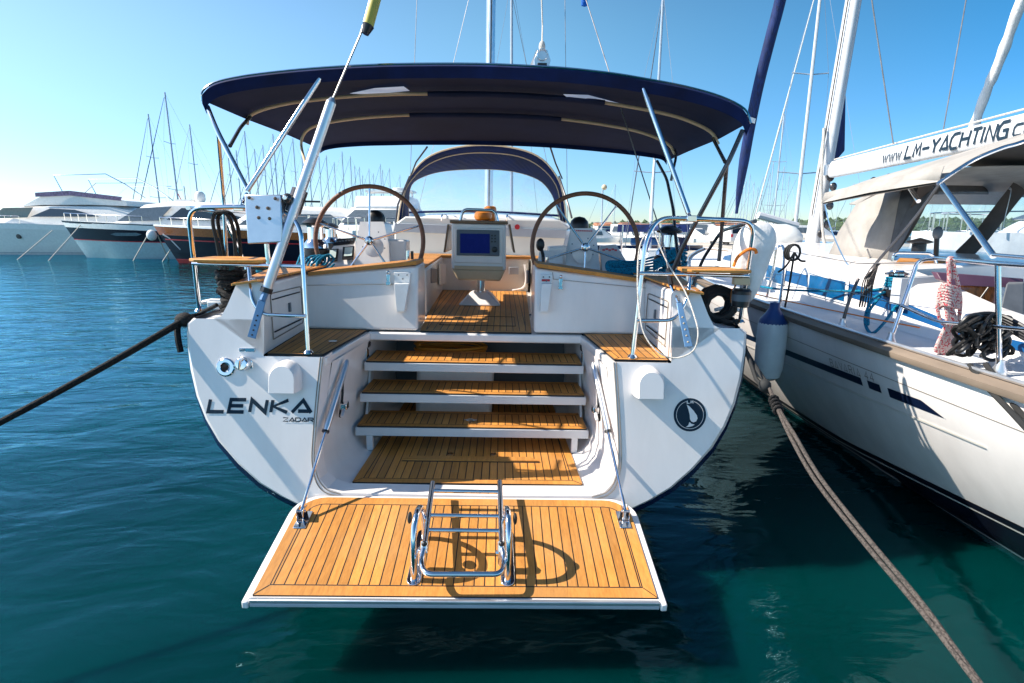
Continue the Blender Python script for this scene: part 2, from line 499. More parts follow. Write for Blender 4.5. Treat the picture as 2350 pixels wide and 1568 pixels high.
def teak_panel(name, poly, z, parent, border=0.045, th=0.012, planks='t1', front=None, holes=None):
    """flat teak deck panel: margin boards, caulk line and planks; poly = convex (x,y) outline; z number or function"""
    zf = z if callable(z) else (lambda x, y: z)
    b = MB(); n = len(poly)
    p1 = inset(poly, border); p2 = inset(poly, border + 0.006)
    P0 = [(x, y, zf(x, y)) for x, y in poly]; Pb = [(x, y, zf(x, y) - th) for x, y in poly]
    P1 = [(x, y, zf(x, y)) for x, y in p1]; P2 = [(x, y, zf(x, y)) for x, y in p2]
    ring = lambda A, B, m: b.add(A + B, [(i, (i + 1) % n, n + (i + 1) % n, n + i) for i in range(n)], m)
    ring(Pb, P0, 'caulk'); ring(P0, P1, 't0'); ring(P1, P2, 'caulk')
    b.poly(P2, planks); b.poly(Pb[::-1], 'caulk')
    for i in range(n):      # mitre seams at the corners
        a = Vector(poly[i]) - Vector(poly[i - 1]); c = Vector(poly[(i + 1) % n]) - Vector(poly[i])
        if abs(a.angle_signed(c)) > 0.5:
            A = Vector(P0[i]); B = Vector(P1[i]); d = (B - A).normalized(); sd = Vector((-d.y, d.x, 0)) * 0.0025; u = Vector((0, 0, 0.0012))
            b.poly([A + sd + u, B + sd + u, B - sd + u, A - sd + u], 'caulk')
    return b.build(name, parent, smooth=False)


ORD = ["first", "second", "third", "fourth", "fifth", "sixth", "seventh", "eighth", "ninth", "tenth", "eleventh", "twelfth", "thirteenth", "fourteenth", "fifteenth", "sixteenth", "seventeenth", "eighteenth", "nineteenth", "twentieth", "twenty-first", "twenty-second", "twenty-third", "twenty-fourth", "twenty-fifth", "twenty-sixth", "twenty-seventh"]
# ------------------------------------------------------------------ stroke lettering
GL = {
    'L': [[(0.08, 1), (0, 0), (1, 0)]], 'E': [[(1, 1), (0.08, 1), (0, 0), (0.92, 0)], [(0.04, .5), (0.86, .5)]],
    'N': [[(0, 0), (0.06, 1), (0.94, 0), (1, 1)]], 'K': [[(0.05, 1), (0, 0)], [(1, 1), (0.12, .48), (1, 0)]],
    'A': [[(0, 0), (0.55, 1), (1.05, 0)], [(0.33, 0.12), (0.92, 0.12)]], 'Z': [[(0, 1), (1, 1), (0, 0), (1, 0)]],
    'D': [[(0, 0), (0, 1), (.75, 1), (1, .75), (1, .25), (.75, 0), (0, 0)]], 'R': [[(0, 0), (0, 1), (.9, 1), (1, .85), (1, .6), (.9, .5), (0.1, .5)], [(.5, .5), (1, 0)]],
    'w': [[(0, .65), (.25, 0), (.5, .6), (.75, 0), (1, .65)]], '.': [[(0, 0), (0.12, 0)]], 'M': [[(0, 0), (0.1, 1), (.5, .25), (.9, 1), (1, 0)]],
    '-': [[(0, .45), (1, .45)]], 'Y': [[(0, 1), (.5, .5), (1, 1)], [(.5, .5), (.45, 0)]], 'C': [[(1, 1), (.25, 1), (0, .75), (0, .25), (.25, 0), (1, 0)]],
    'H': [[(0, 0), (0, 1)], [(1, 0), (1, 1)], [(0, .5), (1, .5)]], 'T': [[(0, 1), (1, 1)], [(.5, 1), (.5, 0)]], 'I': [[(.1, 0), (.1, 1)]],
    'G': [[(1, 1), (.25, 1), (0, .75), (0, .25), (.25, 0), (1, 0), (1, .48), (.5, .48)]], 'c': [[(1, .65), (.2, .65), (0, .5), (0, .15), (.2, 0), (1, 0)]],
    'o': [[(0, .1), (0, .55), (.15, .65), (.85, .65), (1, .55), (1, .1), (.85, 0), (.15, 0), (0, .1)]], 'm': [[(0, 0), (0, .65), (1, .65), (1, 0)], [(.5, .65), (.5, 0)]],
    'B': [[(0, 0), (0, 1), (.85, 1), (.95, .75), (.8, .52), (0, .52)], [(.8, .52), (1, .25), (.85, 0), (0, 0)]], 'V': [[(0, 1), (.5, 0), (1, 1)]],
    '4': [[(.75, 0), (.75, 1), (0, .3), (1, .3)]], 'F': [[(0, 0), (0, 1), (1, 1)], [(0, .5), (.8, .5)]],
}


def strokes(mb, text, fn, w, m, gap=0.25, widths={}, lw=1.0):
    """lettering as flat strokes; fn maps (x,y) in letter heights to 3-D; w stroke width in letter heights"""
    x = 0
    for ch in text:
        if ch == ' ': x += 0.6; continue
        cw = widths.get(ch, 0.9 if ch not in '.I' else 0.15) * lw
        for st in GL[ch]:
            pts = [Vector((x + p[0] * cw, p[1])) for p in st]
            n = len(pts); Lf = []; Rt = []
            for i, p in enumerate(pts):
                a = (pts[i] - pts[i - 1]).normalized() if i else None
                b = (pts[i + 1] - pts[i]).normalized() if i < n - 1 else None
                a = a or b; b = b or a
                na = Vector((-a.y, a.x)); nb = Vector((-b.y, b.x)); k = (na + nb) / max(0.45, 1 + na.dot(nb)) * (w / 2)
                e = Vector((0, 0))
                Lf.append(p + k); Rt.append(p - k)
            for i in range(n - 1):
                mb.poly([fn(*Lf[i]), fn(*Lf[i + 1]), fn(*Rt[i + 1]), fn(*Rt[i])], m)
        x += cw + gap
    return x
# ================================================================== water and sea bed colour
def water():
    m = bpy.data.materials.new("harbour_water"); m.use_nodes = True
    n = m.node_tree; L = n.links.new; b = n.nodes["Principled BSDF"]
    tc = n.nodes.new("ShaderNodeTexCoord")
    b.inputs["Base Color"].default_value = (0.0, 0.075, 0.105, 1)
    b.inputs["Roughness"].default_value = 0.03
    b.inputs["IOR"].default_value = 1.333
    b.inputs["Subsurface Weight"].default_value = 1.0
    b.inputs["Subsurface Scale"].default_value = 1.0
    b.inputs["Subsurface Radius"].default_value = (0.3, 1.3, 1.2)
    b.inputs["Specular Tint"].default_value = (0.4, 0.85, 1.0, 1)
    nz = n.nodes.new("ShaderNodeTexNoise"); nz.inputs["Scale"].default_value = 0.35; nz.inputs["Detail"].default_value = 3
    L(tc.outputs["Object"], nz.inputs[0])
    cr = n.nodes.new("ShaderNodeValToRGB")
    cr.color_ramp.elements[0].position = 0.35; cr.color_ramp.elements[0].color = (0.0, 0.014, 0.0135, 1)
    cr.color_ramp.elements[1].position = 0.7; cr.color_ramp.elements[1].color = (0.0, 0.028, 0.028, 1)
    L(nz.outputs[0], cr.inputs[0]); L(cr.outputs[0], b.inputs["Base Color"])
    prev = None
    for sc_, st, strength, dist, det, dis in ((1.6, (0.5, 1.0, 1), 0.68, 0.11, 3, 0.6), (5.5, (0.45, 1.0, 1), 0.46, 0.026, 4, 0.9), (0.45, (0.7, 1, 1), 0.4, 0.14, 2, 0.3)):
        mp = n.nodes.new("ShaderNodeMapping"); mp.inputs["Scale"].default_value = st; mp.inputs["Rotation"].default_value = (0, 0, R(-14))
        L(tc.outputs["Object"], mp.inputs[0])
        w_ = n.nodes.new("ShaderNodeTexNoise"); w_.inputs["Scale"].default_value = sc_; w_.inputs["Detail"].default_value = det; w_.inputs["Roughness"].default_value = 0.5; w_.inputs["Distortion"].default_value = dis
        L(mp.outputs[0], w_.inputs[0])
        bu = n.nodes.new("ShaderNodeBump"); bu.inputs["Strength"].default_value = strength; bu.inputs["Distance"].default_value = dist
        L(w_.outputs[0], bu.inputs["Height"])
        # sheltered, flatter water close under the sterns
        spw = n.nodes.new("ShaderNodeSeparateXYZ"); L(tc.outputs["Object"], spw.inputs[0])
        mw = n.nodes.new("ShaderNodeMapRange"); mw.inputs[1].default_value = 1.0; mw.inputs[2].default_value = 10.0; mw.inputs[3].default_value = strength * 0.45; mw.inputs[4].default_value = strength
        L(spw.outputs[1], mw.inputs[0]); L(mw.outputs[0], bu.inputs["Strength"])
        if prev: L(prev.outputs[0], bu.inputs["Normal"])
        prev = bu
    b.inputs["Specular IOR Level"].default_value = 0.0
    gl = n.nodes.new("ShaderNodeBsdfGlossy"); gl.inputs["Color"].default_value = (0.42, 0.82, 1.0, 1); gl.inputs["Roughness"].default_value = 0.03
    fr = n.nodes.new("ShaderNodeFresnel"); fr.inputs[0].default_value = 1.32
    L(prev.outputs[0], gl.inputs["Normal"]); L(prev.outputs[0], fr.inputs["Normal"])
    ms_ = n.nodes.new("ShaderNodeMixShader"); L(fr.outputs[0], ms_.inputs[0]); L(b.outputs[0], ms_.inputs[1]); L(gl.outputs[0], ms_.inputs[2])
    L(ms_.outputs[0], n.nodes["Material Output"].inputs[0])
    g = MB(); g.add([(-4000, -40, 0), (4000, -40, 0), (4000, 6000, 0), (-4000, 6000, 0)], [(0, 1, 2, 3)], m)
    o = g.build("water", smooth=False); o['kind'] = 'structure'; o['label'] = 'teal harbour water'


water()

# ================================================================== the white sailing yacht seen from astern
Y = empty("sailing_yacht", mtx=MB_)
tag(Y, "white sailing yacht seen from astern with open teak stern steps, twin wheels and navy bimini", "sailing yacht")
TP = (2.81, 0.2)                                   # transom plane  y = 2.81 + 0.2 z
ty = lambda z: TP[0] + TP[1] * z
OUT = [(1.60, 1.50), (1.640, 1.47), (1.636, 1.36), (1.616, 1.21), (1.58, 1.06), (1.525, 0.925), (1.45, 0.80), (1.335, 0.67), (1.21, 0.56), (1.085, 0.485), (0.97, 0.43), (0.75, 0.345), (0.45, 0.27), (0.2, 0.24), (0, 0.235)]
OPN = [(0.855, 1.29), (0.873, 1.10), (0.888, 0.90), (0.897, 0.74), (0.892, 0.66), (0.868, 0.585), (0.82, 0.53), (0.74, 0.505), (0.0, 0.50)]


def tpt(x, z, off=0.0): return Vector((x, ty(z) - off, z))


# --- hull skin: navy topsides running forward from the transom edge
def beam(t):  # t 0..1 from stern to bow
    return (1 + 0.26 * math.sin(min(1, t * 1.25) * math.pi / 2)) * (1 - max(0, (t - 0.36) / 0.64) ** 2.1)


def hull_sections(outline, y0, y1, n, deep=0.55, sheer=0.28, white_top=False):
    secs = []
    for i in range(n + 1):
        t = i / n
        k = max(beam(t), 0.012)
        pts = []
        for sx, rng in ((-1, outline), (1, outline[::-1][1:])):
            for x, z in rng:
                zz = z + sheer * t ** 1.5 * (z / 1.5) - deep * math.sin(math.pi * min(t * 1.1, 1)) * max(0, (1.0 - z)) * 1.0
                yy = y0 + TP[1] * z * (1 - t) + (y1 - y0) * t + (z - 0.3) * 0.5 * t ** 4
                pts.append((sx * x * k, yy, zz))
        secs.append(pts)
    return secs


hb = MB()
edge = [(x * 1.012 + 0.004, z - 0.012 if z < 1.4 else z) for x, z in OUT]
hb.loft([[tpt(s * x, z) for s, rng in ((-1, OUT), (1, OUT[::-1][1:])) for x, z in rng],
         [tpt(s * x, z, -0.022) for s, rng in ((-1, edge), (1, edge[::-1][1:])) for x, z in rng]], 'gel')
edge2 = [(x * 1.010 + 0.008 * min(1, max(0, (1.45 - z) / 0.2)), z - 0.042 * min(1, max(0, (1.25 - z) / 0.5))) for x, z in edge]
hb.loft([[tpt(s * x, z, -0.022) for s, rng in ((-1, edge), (1, edge[::-1][1:])) for x, z in rng],
         [tpt(s * x, z, -0.055) for s, rng in ((-1, edge2), (1, edge2[::-1][1:])) for x, z in rng]], 'navyhull')
sk = hull_sections(edge2, 2.81 + 0.055, 15.6, 26)
hb.loft(sk, 'navyhull')
# side decks and foredeck
dk = []
for i in range(27):
    a, c = sk[i][1], sk[i][-2]
    dk.append((Vector(a), Vector(c)))
for i in range(26):
    t = i / 26
    a0, c0 = dk[i]; a1, c1 = dk[i + 1]
    if a0.y < 8.6:
        for A, B_, s in ((a0, a1, -1), (c0, c1, 1)):
            q = [A, B_, Vector((s * 1.36, B_.y, B_.z + 0.03)), Vector((s * 1.36, A.y, A.z + 0.03))]
            hb.poly(q, 'nonskid')
    else:
        hb.poly([a0, a1, c1, c0], 'nonskid')
hb.build("hull", Y)

# --- transom faces left and right of the stern opening, with the coaming wedges
def coaming_outline(s):
    return [(s * 1.205, 1.30), (s * 1.205, 1.70), (s * 1.23, 1.715), (s * 1.345, 1.715), (s * 1.37, 1.70), (s * 1.42, 1.58), (s * 1.455, 1.515), (s * 1.50, 1.50)]


tb = MB()
for s in (-1, 1):
    pts = [(s * x, z) for x, z in OUT[:-1]] + [(0, 0.235)] + [(s * x, z) for x, z in OPN[::-1]] + [(s * 1.205, 1.29)] + [(s * 1.205, 1.50)]
    tb.poly([tpt(*p) for p in pts], 'gel')
    # flange round the opening, 3 cm deep, into the well
    a = [tpt(s * x, z) for x, z in OPN]; b_ = [tpt(s * (x - 0.02), z + (0.012 if x < 0.86 else 0), -0.10) for x, z in OPN]
    tb.loft([a, b_], 'gel')
tr = tb.build("transom", Y, ang=25)
# door seam lines in the gelcoat
sm = MB()
for dx in (0.005, 0.019):
    P = [tpt(-(x + dx), z - (dx if x < 0.885 and z < 0.7 else 0), 0.002) for x, z in OPN[:-1]] 
    P2 = [tpt((x + dx), z - (dx if x < 0.885 and z < 0.7 else 0), 0.002) for x, z in OPN[:-1]]
    for Q_ in (P, P2):
        sm = MB(); sm.tube(smooth(Q_, 4), 0.0032, 'gasket', n=6); sm.build("opening_seal", tr)

for s in (-1, 1):
    cb = MB()
    co_ = coaming_outline(s)
    secs = []
    for yo, k in ((0.0, 1.0), (0.012, 1.0)):
        secs.append([Vector((x, ty(z) + yo - (0.0 if yo else 0), z)) for x, z in co_])
    face = [Vector((x, ty(z) - 0.0 + 0.0, z)) for x, z in co_]
    # body: aft face then sweep forward to the winch coaming
    ys = [0.0, 0.25, 0.9, 2.0, 4.2]
    body = []
    for d in ys:
        g = min(1, d / 0.9)
        row = []
        for i, (x, z) in enumerate(co_):
            xx = x + s * (0.055 * g if abs(x) < 1.22 else (0.16 * g)) * (1 if d < 1 else 1)
            zz = z
            row.append(Vector((xx, ty(z) + d, zz)))
        body.append(row)
    cb.poly(face[::-1] if s > 0 else face, 'gel')
    cb.loft(body, 'gel', cap=False)
    cb.build("coaming", Y, bevel=0.018, seg=3)

# --- wing side walls: locker doors and vents
for s in (-1, 1):
    lb = MB()
    xw = lambda y: s * (1.2005 + 0.055 * min(1, max(0, (y - 3.07)) / 0.9)) - s * 0.004
    def wl(y, z): return Vector((xw(y), y, z))
    fr = [wl(3.22, 1.36), wl(3.82, 1.36), wl(3.82, 1.62), wl(3.22, 1.64)]
    lb.tube(fil(fr + [fr[0]], 0.03), 0.0035, 'gasket', n=6)
    lb.tube([wl(3.25, 1.40), wl(3.78, 1.39)], 0.0045, 'dark', n=6)
    lb.tube([wl(3.25, 1.60), wl(3.78, 1.585)], 0.004, 'dark', n=6)
    q = wl(3.55, 1.51)
    lb.box((q.x - 0.006, q.y - 0.012, q.z - 0.03), (q.x + 0.006, q.y + 0.012, q.z + 0.03), 'bezel')
    lb.build("locker_door", Y)

# --- bulkhead with the helm bench, cockpit sole, walls
cp = MB()
for s in (-1, 1):
    xi, xo = s * 0.43, s * 1.262
    a = [Vector((xi, 3.89, 1.30)), Vector((xo, 3.89, 1.30)), Vector((xo, 4.30, 1.30)), Vector((xi, 4.30, 1.30))]
    t_ = [Vector((xi, 3.945, 1.775)), Vector((xo, 3.945, 1.695)), Vector((xo, 4.30, 1.70)), Vector((xi, 4.30, 1.785))]
    cp.hexa(a + t_, 'gel')
    # seat blocks along the cockpit
    a = [Vector((s * 0.47, 4.66, 1.28)), Vector((s * 1.29, 4.66, 1.28)), Vector((s * 1.29, 7.4, 1.28)), Vector((s * 0.575, 7.4, 1.28))]
    cp.hexa(a + [p + Vector((0, 0, 0.42)) for p in a], 'gel2')
    # inner coaming face down to the well
    cp.box((min(s * 1.26, s * 1.30), 4.30, 1.28), (max(s * 1.26, s * 1.30), 7.4, 1.70), 'gel')
cp.hexa([Vector((-0.6, 6.62, 1.28)), Vector((0.52, 6.66, 1.28)), Vector((0.52, 7.4, 1.28)), Vector((-0.6, 7.4, 1.28)),
         Vector((-0.6, 6.62, 1.70)), Vector((0.52, 6.66, 1.70)), Vector((0.52, 7.4, 1.70)), Vector((-0.6, 7.4, 1.70))], 'gel2')
cp.build("cockpit_moulding", Y, bevel=0.02, seg=3)
# seams and latches on the bulkhead
bs = MB()
def bk(u, v, o=0.006): return bp(u, v, pl=(3.89 - 1.30 * 0.12 - o, 0.12))
for P in ([(688, 655), (924, 652)], [(924, 652), (931, 625)], [(1268, 625), (1270, 641), (1500, 663)]):
    bs.tube([bk(*p) for p in P], 0.0022, 'gasket', n=5)
bs.build("panel_seam", Y)
for (u, v) in ((892, 640), (1286, 650)):
    lt = MB(); c = bk(u, v)
    lt.box((c.x - 0.014, c.y - 0.02, c.z - 0.03), (c.x + 0.014, c.y + 0.01, c.z + 0.035), 'steel'); lt.box((c.x - 0.018, c.y - 0.028, c.z - 0.045), (c.x + 0.018, c.y - 0.018, c.z - 0.02), 'steel')
    lt.ball((c.x, c.y - 0.02, c.z + 0.05), 0.013, 'steel')
    lt.build("latch", Y, bevel=0.003)
for (u0, u1, ub0, ub1, vt, vm, vb, redm) in ((905, 944, 912, 932, 625, 650, 716, 0), (1240, 1268, 1238, 1257, 630, 650, 717, 1)):
    lt = MB()
    A = [bk(u0, vt, 0.004), bk(u1, vt, 0.004), bk(ub1, vb, 0.004), bk(ub0, vb, 0.004)]
    lt.prism(A, (0, -0.022, 0), 'fender')
    B2 = [bk(u0 + 2, vm, 0.03), bk(u1 - 3, vm, 0.03), bk(ub1 - 1, vb - 4, 0.03), bk(ub0 + 1, vb - 4, 0.03)]
    lt.prism(B2, (0, -0.05, 0), 'fender')
    for k in (0.25, 0.75): 
        p = bk(u0 + (u1 - u0) * k, vt + 6, 0.03); lt.lathe([(0.006, 0), (0.006, 0.006)], p, 'bezel', axis=(0, -1, 0), n=8)
    p = bk((u0 + u1) / 2, vt + 15, 0.03); lt.lathe([(0.006, 0), (0.006, 0.006)], p, 'bezel', axis=(0, -1, 0), n=8)
    if redm: lt.prism([bk(1243, 641, 0.032), bk(1262, 641, 0.032), bk(1262, 646, 0.032), bk(1243, 646, 0.032)], (0, -0.003, 0), 'red')
    lt.build("handle_pocket", Y, bevel=0.008)

# --- step decks
for s in (-1, 1):
    sd = MB()
    po = [(s * 0.845, 3.085), (s * 1.20, 3.085), (s * 1.255, 3.90), (s * 0.775, 3.90)]
    sd.prism([(x, y, 1.23) for x, y in po], (0, 0, 0.055), 'gel')
    sd.build("step_deck", Y, bevel=0.008)
    pt = [(s * 0.87, 3.095), (s * 1.195, 3.095), (s * 1.245, 3.885), (s * 0.805, 3.885)]
    if s < 0: pt = pt[::-1]
    teak_panel("deck_teak", pt, 1.302, Y, border=0.035)
c = bp(764, 784, z=1.305)
fl = MB(); fl.lathe([(0.028, 0), (0.028, 0.004), (0.02, 0.006)], c, 'steel'); fl.build("deck_fitting", Y)

# --- cockpit sole
so_ = MB()
so_.prism([(-0.80, 3.87, 1.225), (0.80, 3.87, 1.225), (0.80, 4.6, 1.225), (-0.80, 4.6, 1.225)], (0, 0, 0.062), 'gel')
so_.prism([(-1.3, 4.6, 1.225), (1.3, 4.6, 1.225), (1.3, 7.4, 1.225), (-1.3, 7.4, 1.225)], (0, 0, 0.062), 'gel')
so_.build("cockpit_sole", Y, bevel=0.012)
teak_panel("sole_teak", [(-0.415, 3.90), (0.415, 3.90), (0.49, 6.62), (-0.58, 6.60)], 1.300, Y, border=0.04)
hat = MB()
for P in ([(-0.30, 4.15), (0.30, 4.15), (0.30, 4.60), (-0.30, 4.60)],):
    Q = [(x, y, 1.3012) for x, y in P]
    hat.tube(Q + [Q[0]], 0.0035, 'caulk', n=4)
hat.build("sole_hatch_seam", Y)
# locker lids and instruments on the cockpit side walls, the conduit on the front wall
for u0, v0, u1, v1, m_ in ((985, 616, 999, 648, 'bezel'), (1007, 606, 1020, 652, 'gel2'), (1208, 620, 1215, 650, 'bezel')):
    x0 = -0.50 if u0 < 1100 else 0.50
    a = bp(u0, v0, y=5.6 if u0 < 1100 else 5.0)
    P = [bp(u0, v0, x=x0), bp(u1, v0 + 1, x=x0), bp(u1, v1, x=x0), bp(u0, v1 + 2, x=x0)]
    ci = MB(); ci.prism(P, (0.02 if x0 < 0 else -0.02, 0, 0), m_); ci.build('side_panel', Y, bevel=0.004)
ci = MB(); ci.prism([bp(1168, 613, y=6.62), bp(1190, 613, y=6.62), bp(1190, 630, y=6.62), bp(1168, 630, y=6.62)], (0, -0.012, 0), 'gelgrey'); ci.build('wall_plate', Y, bevel=0.004)
ci = MB()
ci.tube(smooth([bp(1204, 607, y=6.5), bp(1207, 630, y=6.5), bp(1206, 650, y=6.5), bp(1198, 662, y=6.5), bp(1175, 667, y=6.5)], 6), 0.012, 'gel', n=8)
ci.build("conduit", Y)

# teak caps
def cap(name, poly, zf, m='tx', th=0.028):
    b = MB(); n = len(poly)
    top = [(x, y, zf(x, y)) for x, y in poly]; bot = [(x, y, zf(x, y) - th) for x, y in poly]
    b.poly(top, m); b.poly(bot[::-1], 't0'); b.add(top + bot, [(i, (i + 1) % n, n + (i + 1) % n, n + i) for i in range(n)], 't0')
    return b.build(name, Y, bevel=0.004)
for s in (-1, 1):
    zb = lambda x, y: 1.815 - 0.105 * (abs(x) - 0.41) / 0.85
    cap("bench_teak", [(s * 0.44, 3.925), (s * 1.23, 3.925), (s * 1.23, 4.31), (s * 0.44, 4.31)], zb)
    zc = lambda x, y: 1.738
    cap("coaming_teak", [(s * 1.225, 3.10), (s * 1.375, 3.10), (s * 1.50, 3.9), (s * 1.50, 4.5), (s * 1.235, 4.5)], lambda x, y: 1.734 - (0.16 * (abs(x) - 1.22) if y < 3.3 else 0), th=0.012)
    cap("seat_teak", [(s * 0.49, 4.68), (s * 1.25, 4.68), (s * 1.25, 6.6), (s * 0.56, 6.6)], lambda x, y: 1.722)
cap("bridge_teak", [(-1.2, 6.60), (1.2, 6.64), (1.2, 7.0), (-1.2, 7.0)], lambda x, y: 1.724)

# --- stern well: floor, walls, garage behind the steps
wl_ = MB()
sec = []
for y, kx in ((2.93, 1.0), (3.2, 0.985), (3.9, 0.93), (4.8, 0.9)):
    row = []
    for s, rng in ((-1, OPN), (1, OPN[::-1][1:])):
        for x, z in rng:
            X = x * kx - 0.02; row.append((s * max(X, 0) if x > 0 else 0, max(y, ty(z) + 0.09) , z + (0.004 if x < 0.86 else 0) - (0.05 if z > 1.25 else 0)))
    sec.append(row)
wl_.loft(sec, 'gel')
wl_.poly([(-0.9, 4.8, 0.45), (0.9, 4.8, 0.45), (0.9, 4.8, 1.3), (-0.9, 4.8, 1.3)], 'bezel')  # back wall: shade of the unlit garage put into a dark grey colour
wl_.build("stern_well", Y, ang=50)
teak_panel("floor_teak", [(-0.705, 3.02), (0.705, 3.02), (0.66, 4.6), (-0.66, 4.6)], 0.522, Y, border=0.05)
fh = MB()      # raised hatch lip in the floor teak
fh.prism([(-0.46, 3.33, 0.522), (0.46, 3.33, 0.522), (0.40, 3.39, 0.522), (-0.40, 3.39, 0.522)], (0, 0, 0.012), 't0')
fh.tube([(-0.46, 3.325, 0.524), (0.46, 3.325, 0.524)], 0.003, 'caulk', n=4)
for sx in (-0.15, 0.15): fh.lathe([(0.02, 0), (0.02, 0.004)], (sx, 3.45, 0.523), 'steel', n=12)
fh.build("floor_hatch", Y)
for u, v in ((792, 1107), (1353, 1109)):
    d = MB(); d.lathe([(0.018, 0), (0.018, 0.003), (0.010, 0.004), (0.009, 0.001)], bp(u, v, z=0.508), 'steel', n=14); d.build("floor_drain", Y)

# --- folding stair
st = empty("stern_stairs"); st.parent = Y
for i, (y0, dy, z) in enumerate(((3.497, 0.325, 0.690), (3.600, 0.335, 0.900), (3.705, 0.345, 1.100))):
    hw = 0.81 - 0.012 * i
    b = MB()
    b.box((-hw, y0, z - 0.062), (hw, y0 + 0.03, z - 0.002), 'aluw')
    b.box((-hw, y0 + 0.03, z - 0.045), (hw, y0 + dy, z - 0.010), 'aluw')
    b.build("tread", st, bevel=0.004)
    teak_panel("tread_teak", [(-hw + 0.012, y0 + 0.006), (hw - 0.012, y0 + 0.006), (hw - 0.012, y0 + dy), (-hw + 0.012, y0 + dy)], z + 0.010, st, border=0.045)
for s in (-1, 1):
    b = MB()
    b.prism([(s * 0.80, 3.70, 0.63), (s * 0.80, 3.80, 0.63), (s * 0.80, 4.03, 1.08), (s * 0.80, 3.93, 1.08)], (-s * 0.018, 0, 0), 'aluw')
    b.build("stringer", st, bevel=0.003)
    b = MB(); b.box((s * 0.715 - 0.022, 3.50, 0.52), (s * 0.715 + 0.022, 3.535, 0.64), 'aluw'); b.build("leg", st, bevel=0.003)
    b = MB(); b.box((s * 0.80 - 0.012, 3.80, 1.06), (s * 0.80 + 0.012, 3.86, 1.235), 'steel'); b.box((s * 0.80 - 0.02, 3.82, 1.18), (s * 0.80 + 0.02, 3.9, 1.225), 'darksteel'); b.build("hinge", st, bevel=0.003)
    for z in (0.82, 1.02):
        b = MB(); c = Vector((s * 0.765, 3.9, z)); b.ball(c, 0.03, 'black'); b.tube([c, c + Vector((0, -0.05, 0.05))], 0.01, 'black'); b.build("catch", st)
b = MB(); c = bp(1080, 965, z=0.702); b.lathe([(0.03, 0), (0.03, 0.003), (0.012, 0.006)], c, 'steel'); b.box((c.x - 0.045, c.y - 0.008, c.z), (c.x + 0.045, c.y + 0.008, c.z + 0.005), 'steel'); b.build("step_fitting", st)

# --- gas struts carrying the bathing platform
for s in (-1, 1):
    g = MB()
    ft0 = bp(693, 1190, pl=(2.195 - 0.366 / 0.20, 5.0)) if s < 0 else bp(1434, 1190, pl=(2.195 - 0.366 / 0.20, 5.0))
    foot = ft0 + Vector((0, 0.0, 0.045)); zf_ = lambda y: 0.366 + 0.2 * (y - 2.195) + 0.002
    mid = bp(748, 988, x=-0.84) if s < 0 else bp(1395, 988, x=0.845)
    d = (mid - foot).normalized()
    top = mid + d * 0.47
    g.tube([foot, mid], 0.009, 'steel', n=10)
    g.build("strut_rod", Y)
    g = MB(); g.tube([mid - d * 0.01, mid + d * 0.03, top - d * 0.03, top], [0.012, 0.019, 0.019, 0.010], 'alu', n=14)
    g.lathe([(0.022, -0.012), (0.022, 0.0)], mid, 'black', axis=d, n=12)
    g.build("gas_cylinder", Y)
    k = MB()
    x0 = foot.x - s * 0.012; yf = foot.y
    k.prism([(x0 - 0.033, yf - 0.08, zf_(yf - 0.08)), (x0 + 0.033, yf - 0.08, zf_(yf - 0.08)), (x0 + 0.033, yf + 0.05, zf_(yf + 0.05)), (x0 - 0.033, yf + 0.05, zf_(yf + 0.05))], (0, 0, 0.006), 'steel')
    for q in (-0.02, 0.014): k.box((foot.x + q, yf - 0.03, zf_(yf)), (foot.x + q + 0.006, yf + 0.035, foot.z + 0.02), 'steel')
    k.tube([foot - Vector((0.025, 0, 0)), foot + Vector((0.025, 0, 0))], 0.008, 'steel')
    k.build("strut_bracket", Y, bevel=0.003)
    k = MB(); c = Vector((s * 0.80, 3.25, 0.93)); k.box((c.x - 0.02, c.y - 0.03, c.z - 0.02), (c.x + 0.02, c.y + 0.03, c.z + 0.02), 'steel'); k.tube([c, c + Vector((-s * 0.0, -0.07, -0.05))], 0.012, 'alu'); k.build("strut_anchor", Y, bevel=0.004)
    # second, parallel tube and hose against the side wall
    k = MB(); P = [Vector((s * 0.835, 3.35, 1.24)), Vector((s * 0.825, 3.3, 1.0)), Vector((s * 0.83, 3.24, 0.86)), Vector((s * 0.80, 3.25, 0.93))]
    k.tube(smooth(P, 5), 0.008, 'rubber'); k.build("hose", Y)

# --- transom fittings
for s in (-1, 1):        # engine and tank vent cowls
    v = MB()
    hwid = 0.088; cx = s * 1.065; z0, z1 = 1.105, 1.275
    secs = []
    for q, dep in ((1.0, 0.0), (1.0, 0.035), (0.93, 0.07), (0.8, 0.09)):
        row = []
        for k in range(15):
            a = math.pi * k / 14
            row.append(tpt(cx + math.cos(a) * hwid * q, z0 + 0.075 + (math.sin(a) * (z1 - z0 - 0.075)) * q, dep * (0.35 + 0.65 * 1)))
        row = [tpt(cx + hwid * q, z0 + 0.004 * 0, dep)] + row + [tpt(cx - hwid * q, z0, dep)]
        secs.append(row)
    v.loft(secs, 'gel'); v.poly(secs[-1], 'gel')
    v.poly([secs[0][0], secs[3][0], secs[3][-1], secs[0][-1]], 'dark')
    v.build("vent_cowl", Y, ang=60)
f = MB(); c = bp(519, 843, pl=TP)
ax = Vector((0, -1, 0.2)).normalized()
f.lathe([(0.055, 0), (0.055, 0.006), (0.047, 0.012), (0.03, 0.012), (0.022, 0.004), (0.0, -0.01)], c, 'steel', axis=ax, n=24)
f.lathe([(0.021, 0.0135), (0.001, 0.0135)], c, 'dark', axis=ax, n=16)
f.build("deck_filler", Y)
f = MB(); c = bp(562, 838, pl=TP)
f.box((c.x - 0.045, c.y - 0.004, c.z - 0.045), (c.x + 0.045, c.y + 0.004, c.z + 0.03), 'steel')
